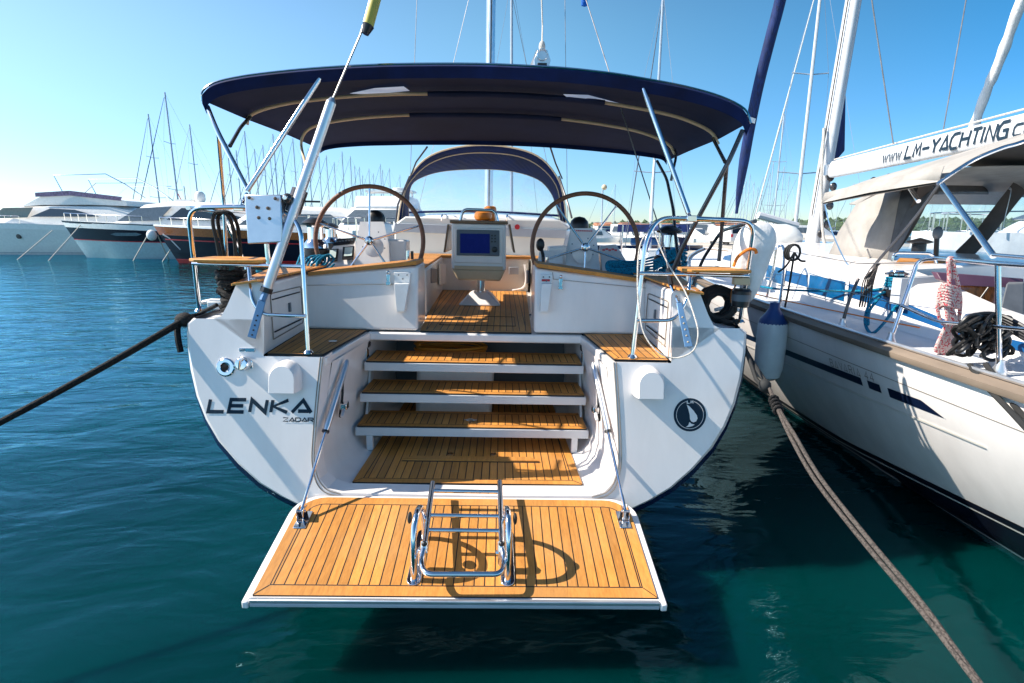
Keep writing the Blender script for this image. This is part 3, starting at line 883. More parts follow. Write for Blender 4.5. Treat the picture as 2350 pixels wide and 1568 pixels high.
f.lathe([(0.042, 0), (0.042, 0.035), (0.034, 0.05), (0.0, 0.052)], c + Vector((0, 0, 0.008)), 'steel', axis=ax, n=20)
f.tube([c + Vector((-0.01, -0.05, -0.01)), c + Vector((0.0, -0.06, 0.04)), c + Vector((0.018, -0.05, 0.06))], 0.007, 'steel')
f.build("shower_tap", Y, bevel=0.003)
f = MB(); c = bp(568, 803, pl=TP); f.box((c.x - 0.046, c.y - 0.008, c.z - 0.011), (c.x + 0.046, c.y + 0.002, c.z + 0.011), 'steel'); f.box((c.x - 0.04, c.y - 0.010, c.z - 0.004), (c.x - 0.01, c.y - 0.007, c.z + 0.004), 'bezel'); f.build("maker_plate", Y, bevel=0.002)
for (u, v) in ((1541, 728), (1532, 752), (1530, 785), (1538, 798)):
    f = MB(); f.ball(bp(u, v, x=1.215), 0.016, 'gel2', sc=(0.4, 1, 1.4)); f.build("wall_plug", Y)

# --- name and emblem
nm = MB()
A, B_ = bp(477, 950, pl=TP), bp(485, 912, pl=TP)
ht = B_.z - A.z
Hc = ht * 1.0
x0 = A.x
def nf(x, y): return Vector((x0 + (x + 0.16 * y) * Hc * 0.0 + x * Hc + 0.12 * y * Hc, 0, 0))
xe = bp(718, 950, pl=TP).x
tot = (1.15 + 1.2 * 3 + 1.35) * 1.25 + 4 * 0.44 + 0.26
kx = (xe - x0) / (tot * Hc)
def nf(x, y):
    p = Vector((x0 + x * Hc * kx + 0.10 * y * Hc, 0, A.z + y * Hc + x * Hc * kx * 0.004))
    return tpt(p.x, p.z, 0.0025)
strokes(nm, "LENKA", lambda x, y: nf(x, 0.14 + y * 0.74), 0.30, 'decal', gap=0.44, lw=1.25, widths={'L': 1.15, 'E': 1.2, 'N': 1.2, 'K': 1.2, 'A': 1.35})
A2, B2 = bp(650, 967, pl=TP), bp(719, 960, pl=TP)
h2 = 0.021
k2 = (B2.x - A2.x) / ((5 * 0.9 * 1.65 + 4 * 0.35) * h2)
strokes(nm, "ZADAR", lambda x, y: tpt(A2.x + x * h2 * k2, A2.z + y * h2, 0.0025), 0.30, 'decal', gap=0.35, lw=1.65)
nm.build("name_lettering", tr, smooth=False)
em = MB(); c = bp(1583, 952, pl=TP); r0 = 0.098
circ = lambda r, o=0.002, a0=0, a1=360, n=40: [tpt(c.x + r * math.cos(R(a0 + (a1 - a0) * k / n)), c.z + r * math.sin(R(a0 + (a1 - a0) * k / n)), o) for k in range(n + (0 if a1 - a0 == 360 else 1))]
em.poly(circ(r0), 'decal')
for a0, a1 in ((-255, 75),):
    em.loft([circ(r0 * 0.845, 0.0035, a0 + 0, a1), circ(r0 * 0.82, 0.0035, a0, a1)], 'gel')
E2 = lambda x, y: tpt(c.x + x * r0, c.z + y * r0, 0.0045)
em.poly([E2(*p) for p in [(-0.22, 0.62), (-0.05, 0.52), (0.2, 0.27), (0.42, -0.02), (0.47, -0.2), (0.38, -0.38), (0.22, -0.44), (0.08, -0.38), (0.0, -0.25), (-0.02, 0.0), (-0.1, 0.3)]], 'gel')
em.poly([E2(*p) for p in [(-0.02, -0.42), (0.08, -0.52), (0.30, -0.58), (0.16, -0.66), (-0.05, -0.72), (-0.24, -0.73), (-0.1, -0.62)]], 'gel')
strokes(em, "LM", lambda x, y: tpt(c.x - 0.2 * r0 + x * 0.13 * r0 * 1.3, c.z + (0.70 + y * 0.16) * r0, 0.005), 0.3, 'gel', gap=0.4)
em.build("round_emblem", tr, smooth=False)

# --- bathing platform
pf = empty("bathing_platform"); pf.parent = Y
def rc(cx, cy, r, a0, a1, n=6): return [(cx + r * math.cos(R(a0 + (a1 - a0) * k / n)), cy + r * math.sin(R(a0 + (a1 - a0) * k / n))) for k in range(n + 1)]
ZP = lambda y: 0.366 + 0.20 * (y - 2.195)
outer = [(-0.985, 2.165), (-0.955, 2.165), (-0.953, 2.188), (0.953, 2.188), (0.955, 2.165), (0.985, 2.165)] + rc(0.985 - 0.15, 2.895 - 0.15, 0.15, 0, 90) + rc(-0.985 + 0.15, 2.895 - 0.15, 0.15, 90, 180)
b = MB(); b.prism([(x, y, ZP(y) - 0.045) for x, y in outer], (0, 0, 0.037), 'gel'); b.build("platform_base", pf, bevel=0.006)
inner = [(-0.945, 2.195), (0.945, 2.195)] + rc(0.945 - 0.14, 2.868 - 0.14, 0.14, 0, 90) + rc(-0.945 + 0.14, 2.868 - 0.14, 0.14, 90, 180)
teak_panel("platform_teak", inner, lambda x, y: ZP(y), pf, border=0.055)
b = MB()
b.box((-0.95, 2.166, 0.342), (0.95, 2.187, 0.361), 'alu'); b.box((-0.95, 2.168, 0.322), (0.95, 2.185, 0.341), 'gelgrey')
b.build("edge_trim", pf, bevel=0.004)

# --- folded bathing ladder
ld = empty("bathing_ladder"); ld.parent = Y
PLP = (2.195 - 0.366 / 0.20, 5.0)
for s, ub in ((-1, 950), (1, 1165)):
    zt = ZP(2.30); bx = bp(ub, 1330, z=zt).x; y0 = 2.285
    b = MB()
    pl_ = rc(bx, y0, 0.034, 180, 360, 8) + rc(bx, y0 + 0.30, 0.028, 0, 180, 8)
    b.prism([(x, y, ZP(y) + 0.001) for x, y in pl_], (0, 0, 0.006), 'steel'); b.build("base_plate", ld, bevel=0.002)
    b = MB()
    P = [(bx, y0, zt), (bx, y0, zt + 0.16), (bx, y0 + 0.03, zt + 0.25), (bx + s * -0.004, y0 + 0.09, zt + 0.295), (bx - s * 0.008, y0 + 0.17, zt + 0.285), (bx - s * 0.012, y0 + 0.235, zt + 0.22), (bx - s * 0.014, y0 + 0.265, zt + 0.13), (bx - s * 0.014, y0 + 0.27, ZP(y0 + 0.27))]
    b.tube(smooth(P, 5), 0.0155, 'steel', n=14)
    b.build("hand_hook", ld)
    b = MB(); q = Vector((bx - s * 0.03, y0 + 0.06, zt + 0.10)); b.tube([q + Vector((0, 0, -0.055)), q + Vector((0, 0, 0.03))], 0.020, 'steel', n=14); b.tube([q + Vector((s * 0.03, 0, 0.01)), q + Vector((-s * 0.03, 0, 0.01))], 0.012, 'steel')
    b.build("clamp", ld, bevel=0.002)
    b = MB(); q = Vector((bx + s * 0.032, y0 + 0.10, zt + 0.27)); b.ball(q, 0.022, 'rubber', sc=(0.5, 1.3, 1.3)); b.build("rubber_stop", ld)
zt = ZP(2.4)
zl = zt + 0.13
uL0, uL1 = bp(975, 1247, z=zl), bp(1151, 1247, z=zl)
tL, tR = bp(993, 1108, z=zl + 0.07), bp(1147, 1106, z=zl + 0.07)
for A_, B3 in ((uL0, tL), (uL1, tR)):
    b = MB(); b.tube([A_, B3], 0.0150, 'steel', n=14); b.build("upright", ld)
for v in (1130, 1184, 1217):
    b = MB(); a0 = bp(990, v, z=zl + 0.06 * (1247 - v) / 140); t = (a0.y - uL0.y) / (tL.y - uL0.y); t2 = (a0.y - uL1.y) / (tR.y - uL1.y)
    b.tube([uL0.lerp(tL, t), uL1.lerp(tR, t2)], 0.0115, 'steel', n=12); b.build("rung", ld)
b = MB()
z2 = zt + 0.085
P = [bp(974, 1250, z=zl - 0.005), bp(966, 1290, z=z2), bp(975, 1318, z=z2 - 0.01), bp(1150, 1318, z=z2 - 0.01), bp(1158, 1290, z=z2), bp(1151, 1250, z=zl - 0.005)]
b.tube(fil(P, 0.07, 8), 0.0135, 'steel', n=14); b.build("lower_frame", ld)
for q in (uL0, uL1):
    b = MB(); b.tube([q + Vector((0, -0.02, -0.03)), q + Vector((0, 0.0, 0.012))], 0.021, 'steel', n=14); b.ball(q + Vector((0, -0.018, 0.008)), 0.014, 'black'); b.build("hinge", ld)

# --- helm: pedestals, wheels, instruments
def helm(s):
    hc = bp(848, 553, y=4.45) if s < 0 else bp(1343, 568, y=4.45)
    P_ = lambda u, v, y: bp(u, v, y=y) 
    # pedestal body by pixel outline (left drawn, right mirrored about its own wheel)
    def q(du, v, y):   # du measured outboard-positive from the wheel centre
        return bp((848 if s < 0 else 1343) + (-du if s < 0 else du), v + (0 if s < 0 else 15), y=y)
    h = MB()
    a = [q(38, 640, 4.62), q(-48, 640, 4.62), q(-44, 560, 4.64), q(-33, 509, 4.74), q(22, 509, 4.74), q(30, 560, 4.66)]
    back = [p + Vector((0, 0.28, 0.0)) for p in a]
    h.loft([a, back], 'gel', closed=True); h.poly(a, 'gel'); h.poly(back[::-1], 'gel')
    ped = h.build("pedestal", Y, bevel=0.025, seg=3)
    h = MB(); a = [q(-38, 640, 4.70), q(-84, 640, 4.70), q(-84, 552, 4.70), q(-38, 549, 4.70)]
    h.prism(a, (0, 0.2, 0), 'gel'); h.build("side_pod", ped, bevel=0.015, seg=3)
    h = MB(); c_ = q(-14, 507, 4.84); h.lathe([(0.085, -0.02), (0.085, 0.02), (0.075, 0.055), (0.045, 0.085), (0.0, 0.095)], c_, 'black', n=24)
    h.build("compass", ped)
    # gauge wedge outboard
    h = MB()
    w0 = [q(105, 600, 4.60), q(40, 610, 4.60), q(32, 548, 4.86), q(72, 545, 4.86)]
    h.prism(w0, (0, 0.03, -0.20), 'gel'); wdg = h.build("gauge_wedge", ped, bevel=0.01)
    if s < 0:
        pln = [(4.60, 600), (4.86, 547)]
        def wq(u, v, o=0.006):
            t = (600 - v) / 53.0
            p = bp(u, v, y=4.60 + 0.26 * t); return p + Vector((0, -o * 0.7, o * 0.7))
        for (u0, v0, u1, v1, sk_) in ((752, 576, 775, 602, 3), (786, 570, 812, 598, 2)):
            g = MB(); g.prism([wq(u0, v1), wq(u1, v1 - 1), wq(u1 + sk_, v0 - 2), wq(u0 + sk_, v0)], (0, -0.008, 0.008), 'black')
            g.prism([wq(u0 + 5, v1 - 5, 0.026), wq(u1 - 3, v1 - 6, 0.026), wq(u1 - 1, v0 + 2, 0.026), wq(u0 + 7, v0 + 3, 0.026)], (0, -0.001, 0.001), 'lcd')
            g.build("gauge", wdg)
        g = MB(); g.prism([wq(764, 566), wq(814, 560), wq(817, 548), wq(776, 551)], (0, -0.006, 0.006), 'black')
        for k in range(6):
            g.box(tuple(wq(774 + k * 7, 559 - k * 0.7, 0.022) - Vector((0.008, 0.004, 0.004))), tuple(wq(774 + k * 7, 559 - k * 0.7, 0.022) + Vector((0.008, 0.002, 0.006))), 'bezel')
        g.build("switch_panel", wdg)
    else:
        g = MB(); g.prism([q(-52, 590, 4.66), q(-110, 590, 4.66), q(-104, 560, 4.70), q(-52, 560, 4.7)], (0, 0.02, 0), 'gel')
        c_ = bp(1240, 562, y=4.55); g.ball(c_, 0.045, 'black', sc=(0.8, 0.5, 1.2)); g.tube([c_, bp(1246, 585, y=4.55), bp(1247, 604, y=4.5)], 0.014, 'black'); g.build("throttle_lever", ped)
        g = MB()
        p0 = bp(1322, 530, y=4.63); sx = 0.006
        for k in range(9): g.box((p0.x + k * 0.016, p0.y - 0.004, p0.z - 0.004), (p0.x + k * 0.016 + 0.011, p0.y + 0.02, p0.z + 0.006), 'red')
        p0 = bp(1382, 574, y=4.62)
        for k in range(5): g.box((p0.x + k * 0.026, p0.y - 0.02, p0.z - 0.006 + (k % 2) * 0.008), (p0.x + k * 0.026 + 0.02, p0.y + 0.0, p0.z + 0.008 + (k % 2) * 0.008), 'red')
        g.build("red_script", ped)
    for (du, v) in ((-84, 600),):   # grab rail stub
        g = MB(); c_ = q(du - 4, v, 4.32); g.tube([c_, c_ + Vector((0, 0, 0.085))], 0.014, 'steel'); g.tube([c_ + Vector((-0.03 * s, 0.03, 0)), c_ + Vector((-0.03 * s, 0.03, 0.08))], 0.012, 'black'); g.build("grab_post", Y)
    # ring of screws round the hub plate
    g = MB(); g.lathe([(0.085, 0), (0.085, 0.004), (0.078, 0.006)], hc + Vector((0, 0.14, -0.055)), 'gel', axis=(0, -1, 0.1), n=24)
    for k in range(8):
        a_ = R(45 * k + 20); g.ball(hc + Vector((0.10 * math.cos(a_), 0.145, -0.02 + 0.10 * math.sin(a_))), 0.006, 'bezel')
    g.build("hub_plate", ped)
    # the wheel
    wh = empty("steering_wheel"); wh.parent = Y
    rr = 0.438; ax = Vector((0, -1, 0.14)).normalized(); ux = Vector((1, 0, 0)); uz = ax.cross(ux) * -1
    if uz.z < 0: uz = -uz
    pt = lambda a, r_: hc + (ux * math.cos(a) + uz * math.sin(a)) * r_
    g = MB(); g.tube([pt(2 * math.pi * k / 64, rr) for k in range(64)], 0.0185, 'wheel', n=12, closed=True); g.build("rim", wh)
    base = 90 if s < 0 else 54
    for k in range(5):
        a_ = R(base + 72 * k); g = MB(); g.tube([hc, pt(a_, rr)], [0.009, 0.0075], 'steel', n=10); g.build("spoke", wh)
    g = MB(); g.lathe([(0.022, -0.13), (0.03, -0.02), (0.038, 0.0), (0.036, 0.02), (0.022, 0.038), (0.0, 0.044)], hc, 'steel', axis=ax, n=20); g.build("hub", wh)


helm(-1); helm(1)

# --- winches
def winch(c, k=1.0, name="winch"):
    e = empty(name); e.parent = Y
    g = MB(); g.lathe([(0.085 * k, 0), (0.085 * k, 0.05 * k), (0.07 * k, 0.06 * k)], c, 'black', n=24); g.build("base", e)
    g = MB(); g.lathe([(0.078 * k, 0.06 * k), (0.074 * k, 0.085 * k), (0.05 * k, 0.115 * k), (0.047 * k, 0.19 * k), (0.055 * k, 0.2 * k)], c, 'steel', n=28); g.build("drum", e)
    g = MB(); g.lathe([(0.05 * k, 0.2 * k), (0.078 * k, 0.205 * k), (0.082 * k, 0.217 * k), (0.06 * k, 0.235 * k), (0.03 * k, 0.25 * k), (0.0, 0.252 * k)], c, 'black', n=24); g.build("cap", e)
    return e


wlc = bp(728, 612, y=4.75); winch(Vector((wlc.x, 4.75, 1.775)), 1.35)
wrc = bp(1540, 640, y=4.75); winch(Vector((wrc.x - 0.05, 4.75, 1.775)), 1.35)
wlc = bp(760, 560, y=5.9); winch(Vector((wlc.x, 5.9, 1.80)), 1.1)

# --- cockpit table with chart plotter
tbk = empty("plotter_table"); tbk.parent = Y
g = MB(); c = bp(1099, 692, z=1.302)
bx = [(-0.225, -0.10), (0.225, -0.10), (0.19, 0.42), (-0.19, 0.42)]; tx_ = [(-0.10, 0.06), (0.10, 0.06), (0.09, 0.28), (-0.09, 0.28)]
c0 = Vector((-0.03, 5.32, 1.302))
g.hexa([c0 + Vector((x, y, 0)) for x, y in bx] + [c0 + Vector((x, y, 0.12)) for x, y in tx_], 'gel'); g.build("table_foot", tbk, bevel=0.03, seg=3)
g = MB(); g.tube([c0 + Vector((0, 0.14, 0.1)), c0 + Vector((0, 0.14, 0.36))], 0.043, 'steel', n=20); g.build("pillar", tbk)
yt = 5.30
T = lambda u, v, y=yt: bp(u, v, y=y)
g = MB(); g.hexa([T(1050, 643), T(1148, 646), T(1148, 646) + Vector((0, 0.34, 0)), T(1050, 643) + Vector((0, 0.34, 0)), T(1037, 618, yt - 0.01), T(1160, 620, yt - 0.01), T(1160, 620) + Vector((0, 0.34, 0)), T(1037, 618) + Vector((0, 0.34, 0))], 'beige'); g.build("tray", tbk, bevel=0.02, seg=3)
g = MB(); g.prism([T(1036, 618), T(1161, 621), T(1161, 515), T(1036, 512)], (0, 0.34, 0), 'gel'); bod = g.build("console", tbk, bevel=0.015, seg=3)
g = MB(); g.prism([T(1043, 603, yt - 0.004), T(1154, 605, yt - 0.004), T(1154, 525, yt - 0.004), T(1043, 523, yt - 0.004)], (0, -0.012, 0), 'gel'); g.build("face_panel", bod, bevel=0.006)
g = MB(); g.prism([T(1048, 586, yt - 0.017), T(1146, 588, yt - 0.017), T(1146, 529, yt - 0.017), T(1048, 527, yt - 0.017)], (0, -0.018, 0), 'bezel'); g.build("plotter", bod, bevel=0.006)
g = MB(); g.prism([T(1056, 581, yt - 0.036), T(1124, 582, yt - 0.036), T(1124, 537, yt - 0.036), T(1056, 536, yt - 0.036)], (0, -0.002, 0), 'screen'); g.build("screen", bod)
g = MB()
for k in range(3):
    for j in range(2): g.box(tuple(T(1129 + j * 7, 541 + k * 7, yt - 0.035) - Vector((0.008, 0.004, 0.007))), tuple(T(1129 + j * 7, 541 + k * 7, yt - 0.035) + Vector((0.008, 0, 0.007))), 'black')
g.lathe([(0.028, 0), (0.028, 0.006), (0.02, 0.009)], T(1135, 573, yt - 0.035), 'black', axis=(0, -1, 0), n=18)
g.build("button", bod, bevel=0.002)
g = MB(); g.box(tuple(T(1043, 618, yt - 0.004) + Vector((0.0, 0, 0))), tuple(T(1154, 612, yt - 0.012) + Vector((0.0, 0, 0))), 'beige'); g.build("sill", bod)
g = MB(); g.prism([T(1032, 512, yt - 0.03), T(1166, 515, yt - 0.03), T(1166, 508, yt - 0.03), T(1032, 505, yt - 0.03)], (0, 1.1, 0), 'brown'); g.build("table_top", tbk, bevel=0.006)
for s, u0, u1 in ((-1, 1031, 1022), (1, 1167, 1178)):
    g = MB(); g.prism([T(u0, 515, yt + 0.02), T(u1, 580, yt + 0.02), T(u1, 580, yt + 0.02) + Vector((0, 0.95, 0)), T(u0, 515, yt + 0.02) + Vector((0, 0.95, 0))], (s * 0.02, 0, 0), 'brown'); g.build("folding_leaf", tbk, bevel=0.004)
g = MB(); g.tube(fil([T(1056, 508, 5.5), T(1062, 481, 5.5), T(1136, 483, 5.5), T(1142, 510, 5.5)], 0.1, 8), 0.016, 'steel', n=12); g.build("grab_rail", tbk)

# --- companionway bulkhead, coachroof
cb = MB()
yB = 7.4
P = [bp(905, 600, y=yB), bp(1300, 604, y=yB), bp(1305, 520, y=yB), bp(1285, 505, y=yB), bp(930, 497, y=yB), bp(905, 515, y=yB)]
cb.prism(P, (0, 0.3, 0), 'gel2')
cb.build("cabin_bulkhead", Y, bevel=0.02)
cb = MB(); P = [bp(906, 532, y=yB - 0.01), bp(1303, 548, y=yB - 0.01), bp(1303, 528, y=yB - 0.01), bp(906, 512, y=yB - 0.01)]
cb.prism(P, (0, -0.02, 0), 'gelgrey'); cb.build("grey_band", Y, bevel=0.004)
em2 = MB(); c_ = bp(1187, 521, y=yB - 0.035); em2.lathe([(0.035, 0), (0.035, 0.004)], c_, 'red', axis=(0, -1, 0)); em2.build("round_badge", Y)
cr_ = MB()
secs = []
for y, hw, z in ((7.7, 1.30, 2.20), (8.4, 1.34, 2.26), (10, 1.3, 2.28), (12.2, 0.8, 2.15), (13.3, 0.35, 1.80)):
    secs.append([(-hw - 0.1, y, 1.5), (-hw, y, z - 0.14), (-hw * 0.7, y, z), (0, y, z + 0.04), (hw * 0.7, y, z), (hw, y, z - 0.14), (hw + 0.1, y, 1.5)])
cr_.loft(secs, 'gel', cap=True); cr_.build("coachroof", Y, bevel=0.03)
# grab handles on the roof, teak strips beside the cockpit
for u in (1013, 1162):
    g = MB(); a_ = bp(u, 507, y=7.3); g.tube(smooth([a_, a_ + Vector((0.01, 0, 0.07)), a_ + Vector((0.02, 0.35, 0.09)), a_ + Vector((0.02, 0.6, 0.03))], 5), 0.012, 'steel'); g.build("grab_handle", Y)

# --- sprayhood
sh = empty("sprayhood"); sh.parent = Y
aft = [(912, 540), (914, 500), (922, 458), (938, 410), (975, 366), (1030, 342), (1108, 333), (1190, 342), (1245, 366), (1283, 415), (1296, 470), (1300, 520), (1303, 545)]
fwd = [(938, 500), (937, 470), (944, 425), (975, 404), (1025, 392), (1108, 388), (1180, 394), (1235, 412), (1263, 440), (1276, 470), (1285, 500), (1290, 515), (1294, 530)]
midd = [(921, 520), (924, 485), (930, 440), (948, 408), (985, 375), (1040, 355), (1108, 349), (1188, 357), (1240, 382), (1276, 424), (1287, 476), (1293, 512), (1298, 540)]
sa = smooth([bp(*p, y=8.1) for p in aft], 4); sm_ = smooth([bp(*p, y=8.45) for p in midd], 4); sf = smooth([bp(*p, y=9.0) for p in fwd], 4)
g = MB(); up = [p + Vector((0, 0, 0.03)) for p in sm_]
n_ = len(sa)
g.loft([sa, up, sf], 'navy'); g.build("canvas", sh, solid=0.01, ang=60)
for arc, rr_ in ((sa, 0.012), (sf, 0.010), ([p + Vector((0, -0.03, -0.015)) for p in sm_], 0.008)):
    g = MB(); g.tube(arc, rr_, 'beige', n=8); g.build("bow_tube", sh)
g = MB()   # windshield
base = [bp(925 + (1292 - 925) * k / 12, 488 + (k / 12) * 8 - 6 * math.sin(math.pi * k / 12), y=9.9) for k in range(13)]
top_ = [sf[int(8 + k * (n_ - 17) / 12)] for k in range(13)]
g.loft([top_, base], 'film'); g.build("window", sh)
g = MB(); g.tube(base, 0.02, 'navy'); g.build("window_hem", sh)
for (u0, v0, u1, v1) in ((922, 475, 905, 540), (1294, 470, 1310, 545)):
    pass
for s, pts in ((-1, [(940, 405, 8.1), (913, 470, 7.9), (902, 560, 7.6)]), (1, [(1283, 405, 8.1), (1304, 470, 7.9), (1312, 500, 7.6)])):
    g = MB(); g.tube([bp(u, v, y=y) for u, v, y in pts], 0.014, 'darksteel'); g.build("brace_strap", sh)

# --- bimini
bi = empty("bimini_top"); bi.parent = Y
def arc(pts, y): return smooth([bp(u, v, y=y) for u, v in pts], 4)
A0 = [(470, 240), (472, 218), (500, 198), (560, 184), (645, 173), (735, 165), (840, 159), (950, 156), (1092, 156), (1200, 160), (1300, 166), (1400, 177), (1475, 189), (1570, 207), (1650, 230), (1703, 258), (1717, 290)]
A1 = [(566, 277), (572, 258), (600, 243), (660, 228), (730, 219), (800, 212), (880, 208), (950, 206), (1092, 206), (1190, 209), (1290, 216), (1370, 224), (1440, 235), (1510, 248), (1570, 264), (1630, 292), (1650, 322)]
A2_ = [(655, 310), (662, 296), (690, 285), (730, 276), (780, 268), (840, 262), (900, 258), (960, 256), (1092, 256), (1190, 259), (1270, 264), (1340, 272), (1400, 281), (1460, 293), (1510, 308), (1558, 330), (1580, 350)]
A3 = [(735, 345), (748, 338), (775, 333), (810, 330), (850, 328), (900, 327), (950, 326), (1010, 326), (1100, 326), (1170, 328), (1240, 331), (1300, 335), (1360, 340), (1430, 347), (1480, 353), (1518, 360), (1530, 372)]
s0 = arc(A0, 3.50); s1 = arc(A1, 4.07); s2 = arc(A2_, 4.80); s3 = arc(A3, 5.54)
lo = [p + Vector((0, 0.015, -0.055)) for p in s0]
g = MB()
g.loft([lo, [p + Vector((0, -0.03, 0.0)) for p in s0], [p + Vector((0, 0.02, 0.035)) for p in s0], [p + Vector((0, 0, 0.02)) for p in s1], [p + Vector((0, 0, 0.02)) for p in s2], [p + Vector((0, 0, 0.02)) for p in s3], [p + Vector((0, -0.01, -0.03)) for p in s3]], 'navy')
g.build("canopy", bi, ang=70)
g = MB(); g.loft([[p + Vector((0, 0.04, 0.018)) for p in s0], [p + Vector((0, 0, 0.008)) for p in s1], [p + Vector((0, 0, 0.008)) for p in s2], [p + Vector((0, -0.02, 0.008)) for p in s3]], 'navyin'); g.build("lining", bi, ang=70)
g = MB(); g.tube([p + Vector((0, -0.035, 0.012)) for p in s0], 0.006, 'steel', n=6); g.build("edge_piping", bi)
s2b = arc([(691, 335), (692, 312), (704, 292), (730, 279), (780, 269), (840, 262), (900, 258), (960, 256), (1092, 256), (1190, 259), (1270, 264), (1340, 272), (1400, 281), (1460, 293), (1505, 308), (1536, 325), (1549, 346)], 4.80)
for sv, idx, in ((s1, ((0, 30), (44, 64))), (s2b, ((0, 28), (40, 64)))):
    dn_ = [p + Vector((0, 0, -0.028)) for p in sv]
    for a_, b3 in idx:
        g = MB(); g.tube(dn_[a_:b3 + 1], 0.012, 'beige', n=8); g.build("bow_tube", bi)
    g = MB(); g.tube([p + Vector((0, 0, -0.03)) for p in sv[idx[0][1] - 1:idx[1][0] + 2]], 0.02, 'navyin', n=8); g.build("canvas_sleeve", bi)
# light panels sewn in the roof; daylight through them is put in as emission
for P in ([(803, 210), (850, 212), (940, 204), (926, 194), (860, 198)], [(1293, 212), (1350, 214), (1421, 233), (1408, 235), (1308, 224)]):
    g = MB(); q = [bp(u, v, y=3.842 + (v - 200) * 0.001) for u, v in P]
    q = []
    for u, v in P:
        t = (v - (166 if u < 1100 else 178)) / (207 - 160); q.append(bp(u, v, y=3.549 + 0.60 * max(0.1, min(1, t))) + Vector((0, 0, 0.0)))
    g.prism([p + Vector((0, 0, -0.012)) for p in q], (0, 0, -0.002), mat("glowing_skylight_vinyl", (0.45, 0.52, 0.66), 0.3, var=0.12, trans=0.0, emit=(0.35, 0.45, 0.65, 0.25))); g.build("roof_window", bi)
def frame(name, pts, r_, m_, parent=bi, rad=0.08):
    g = MB(); g.tube(fil([Vector(p) for p in pts], rad, 5) if len(pts) > 2 else pts, r_, m_, n=12); return g.build(name, parent)
lf = bp(567, 438, y=3.30); rf = bp(1580, 490, y=3.26)
frame("support_strut", [bp(737, 175, y=3.516), lf], 0.0145, 'steel')
frame("support_strut", [bp(1474, 197, y=3.516), rf], 0.0145, 'steel')
frame("canopy_leg", [bp(476, 245, y=3.516), bp(498, 300, y=3.419), bp(568, 435, y=3.32)], 0.014, 'steel')
frame("canopy_leg", [bp(500, 300, y=3.459), bp(512, 440, y=3.704), bp(521, 610, y=3.744)], 0.012, 'steel')
frame("canopy_leg", [bp(575, 268, y=4.070), bp(552, 292, y=3.907), bp(528, 335, y=3.500)], 0.012, 'darksteel')
frame("canopy_leg", [bp(691, 333, y=4.80), bp(693, 345, y=4.7), bp(703, 385, y=4.4), bp(707, 402, y=4.3)], 0.011, 'beige')
frame("canopy_leg", [bp(1704, 300, y=3.516), bp(1672, 372, y=3.459), bp(1570, 560, y=3.663), bp(1540, 630, y=3.744)], 0.015, 'darksteel')
frame("canopy_leg", [bp(1668, 375, y=3.500), bp(1662, 450, y=3.663), bp(1655, 545, y=3.744), bp(1650, 600, y=3.744)], 0.013, 'darksteel')
frame("canopy_leg", [bp(1636, 318, y=4.070), bp(1650, 345, y=3.826), bp(1664, 372, y=3.541)], 0.012, 'darksteel')
frame("canopy_leg", [bp(1508, 370, y=5.454), bp(1530, 410, y=5.210), bp(1545, 480, y=4.884), bp(1552, 560, y=4.558), bp(1560, 610, y=4.396)], 0.014, 'darksteel')
frame("canopy_leg", [bp(1549, 344, y=4.80), bp(1552, 360, y=4.64), bp(1545, 390, y=4.477), bp(1540, 415, y=4.477)], 0.011, 'darksteel')
frame("canopy_leg", [bp(980, 338, y=5.9), bp(955, 372, y=6.9), bp(940, 410, y=7.9)], 0.010, 'rubber')
frame("canopy_leg", [bp(1262, 335, y=5.861), bp(1275, 375, y=6.9), bp(1290, 410, y=7.9)], 0.010, 'rubber')

# --- mast, boom, standing rigging
ms = MB()
m0 = Vector((bp(1122, 400, y=10.6).x, 10.6, 2.2))
ov = lambda c, rx, ry, n=20: [c + Vector((rx * math.cos(2 * math.pi * k / n), ry * math.sin(2 * math.pi * k / n), 0)) for k in range(n)]
ms.loft([ov(m0 + Vector((0, 0, z)), 0.083, 0.12) for z in (0, 5, 10, 16.5)], 'alu', closed=True, cap=True)
mst = ms.build("mast", Y, ang=60)
g = MB(); g.tube([m0 + Vector((0.012, -0.13, 0)), m0 + Vector((0.012, -0.13, 16))], 0.012, 'dark', n=6); g.build("mast_track", mst)
for zz in (5.6, 10.4):
    g = MB(); g.tube([m0 + Vector((-1.25, 0.2, zz + 0.1)), m0 + Vector((0, 0, zz)), m0 + Vector((1.25, 0.2, zz + 0.1))], 0.03, 'alu', flat=0.5); g.build("spreader", mst)
g = MB()
for x_, zz in ((-1.25, 5.7), (1.25, 5.7)):
    g.tube([m0 + Vector((x_ * 1.25, -0.05, -0.5)), m0 + Vector((x_, 0.2, zz)), m0 + Vector((x_ * 0.98, 0.2, zz + 4.8)), m0 + Vector((0, 0, 16))], 0.006, 'wire', n=6)
    g.tube([m0 + Vector((x_ * 1.18, -0.35, -0.5)), m0 + Vector((0, 0, 5.4))], 0.005, 'wire', n=6)
g.build("shrouds", Y)
g = MB(); a_ = m0 + Vector((0.0, -0.2, 0.75)); b3 = Vector((0.0, 7.0, 3.50))
a_ = bp(1236, 190, y=7.0)
bt = bp(1243, 140, y=6.3)
g.tube([m0 + Vector((0, -0.15, 1.1)), Vector((bt.x, 6.35, bt.z - 0.03))], 0.085, 'aluw', n=14)
boom = g.build("boom", Y)
g = MB(); g.loft([[Vector((bt.x + sx_ * w_, y, z)) for sx_, w_, z in ((-1, 0.07, bt.z - 0.13), (-1, 0.09, bt.z - 0.02), (-1, 0.05, bt.z + 0.08), (1, 0.05, bt.z + 0.08), (1, 0.09, bt.z - 0.02), (1, 0.07, bt.z - 0.13))] for y in (6.2, 6.42)], 'alu', cap=True, closed=True)
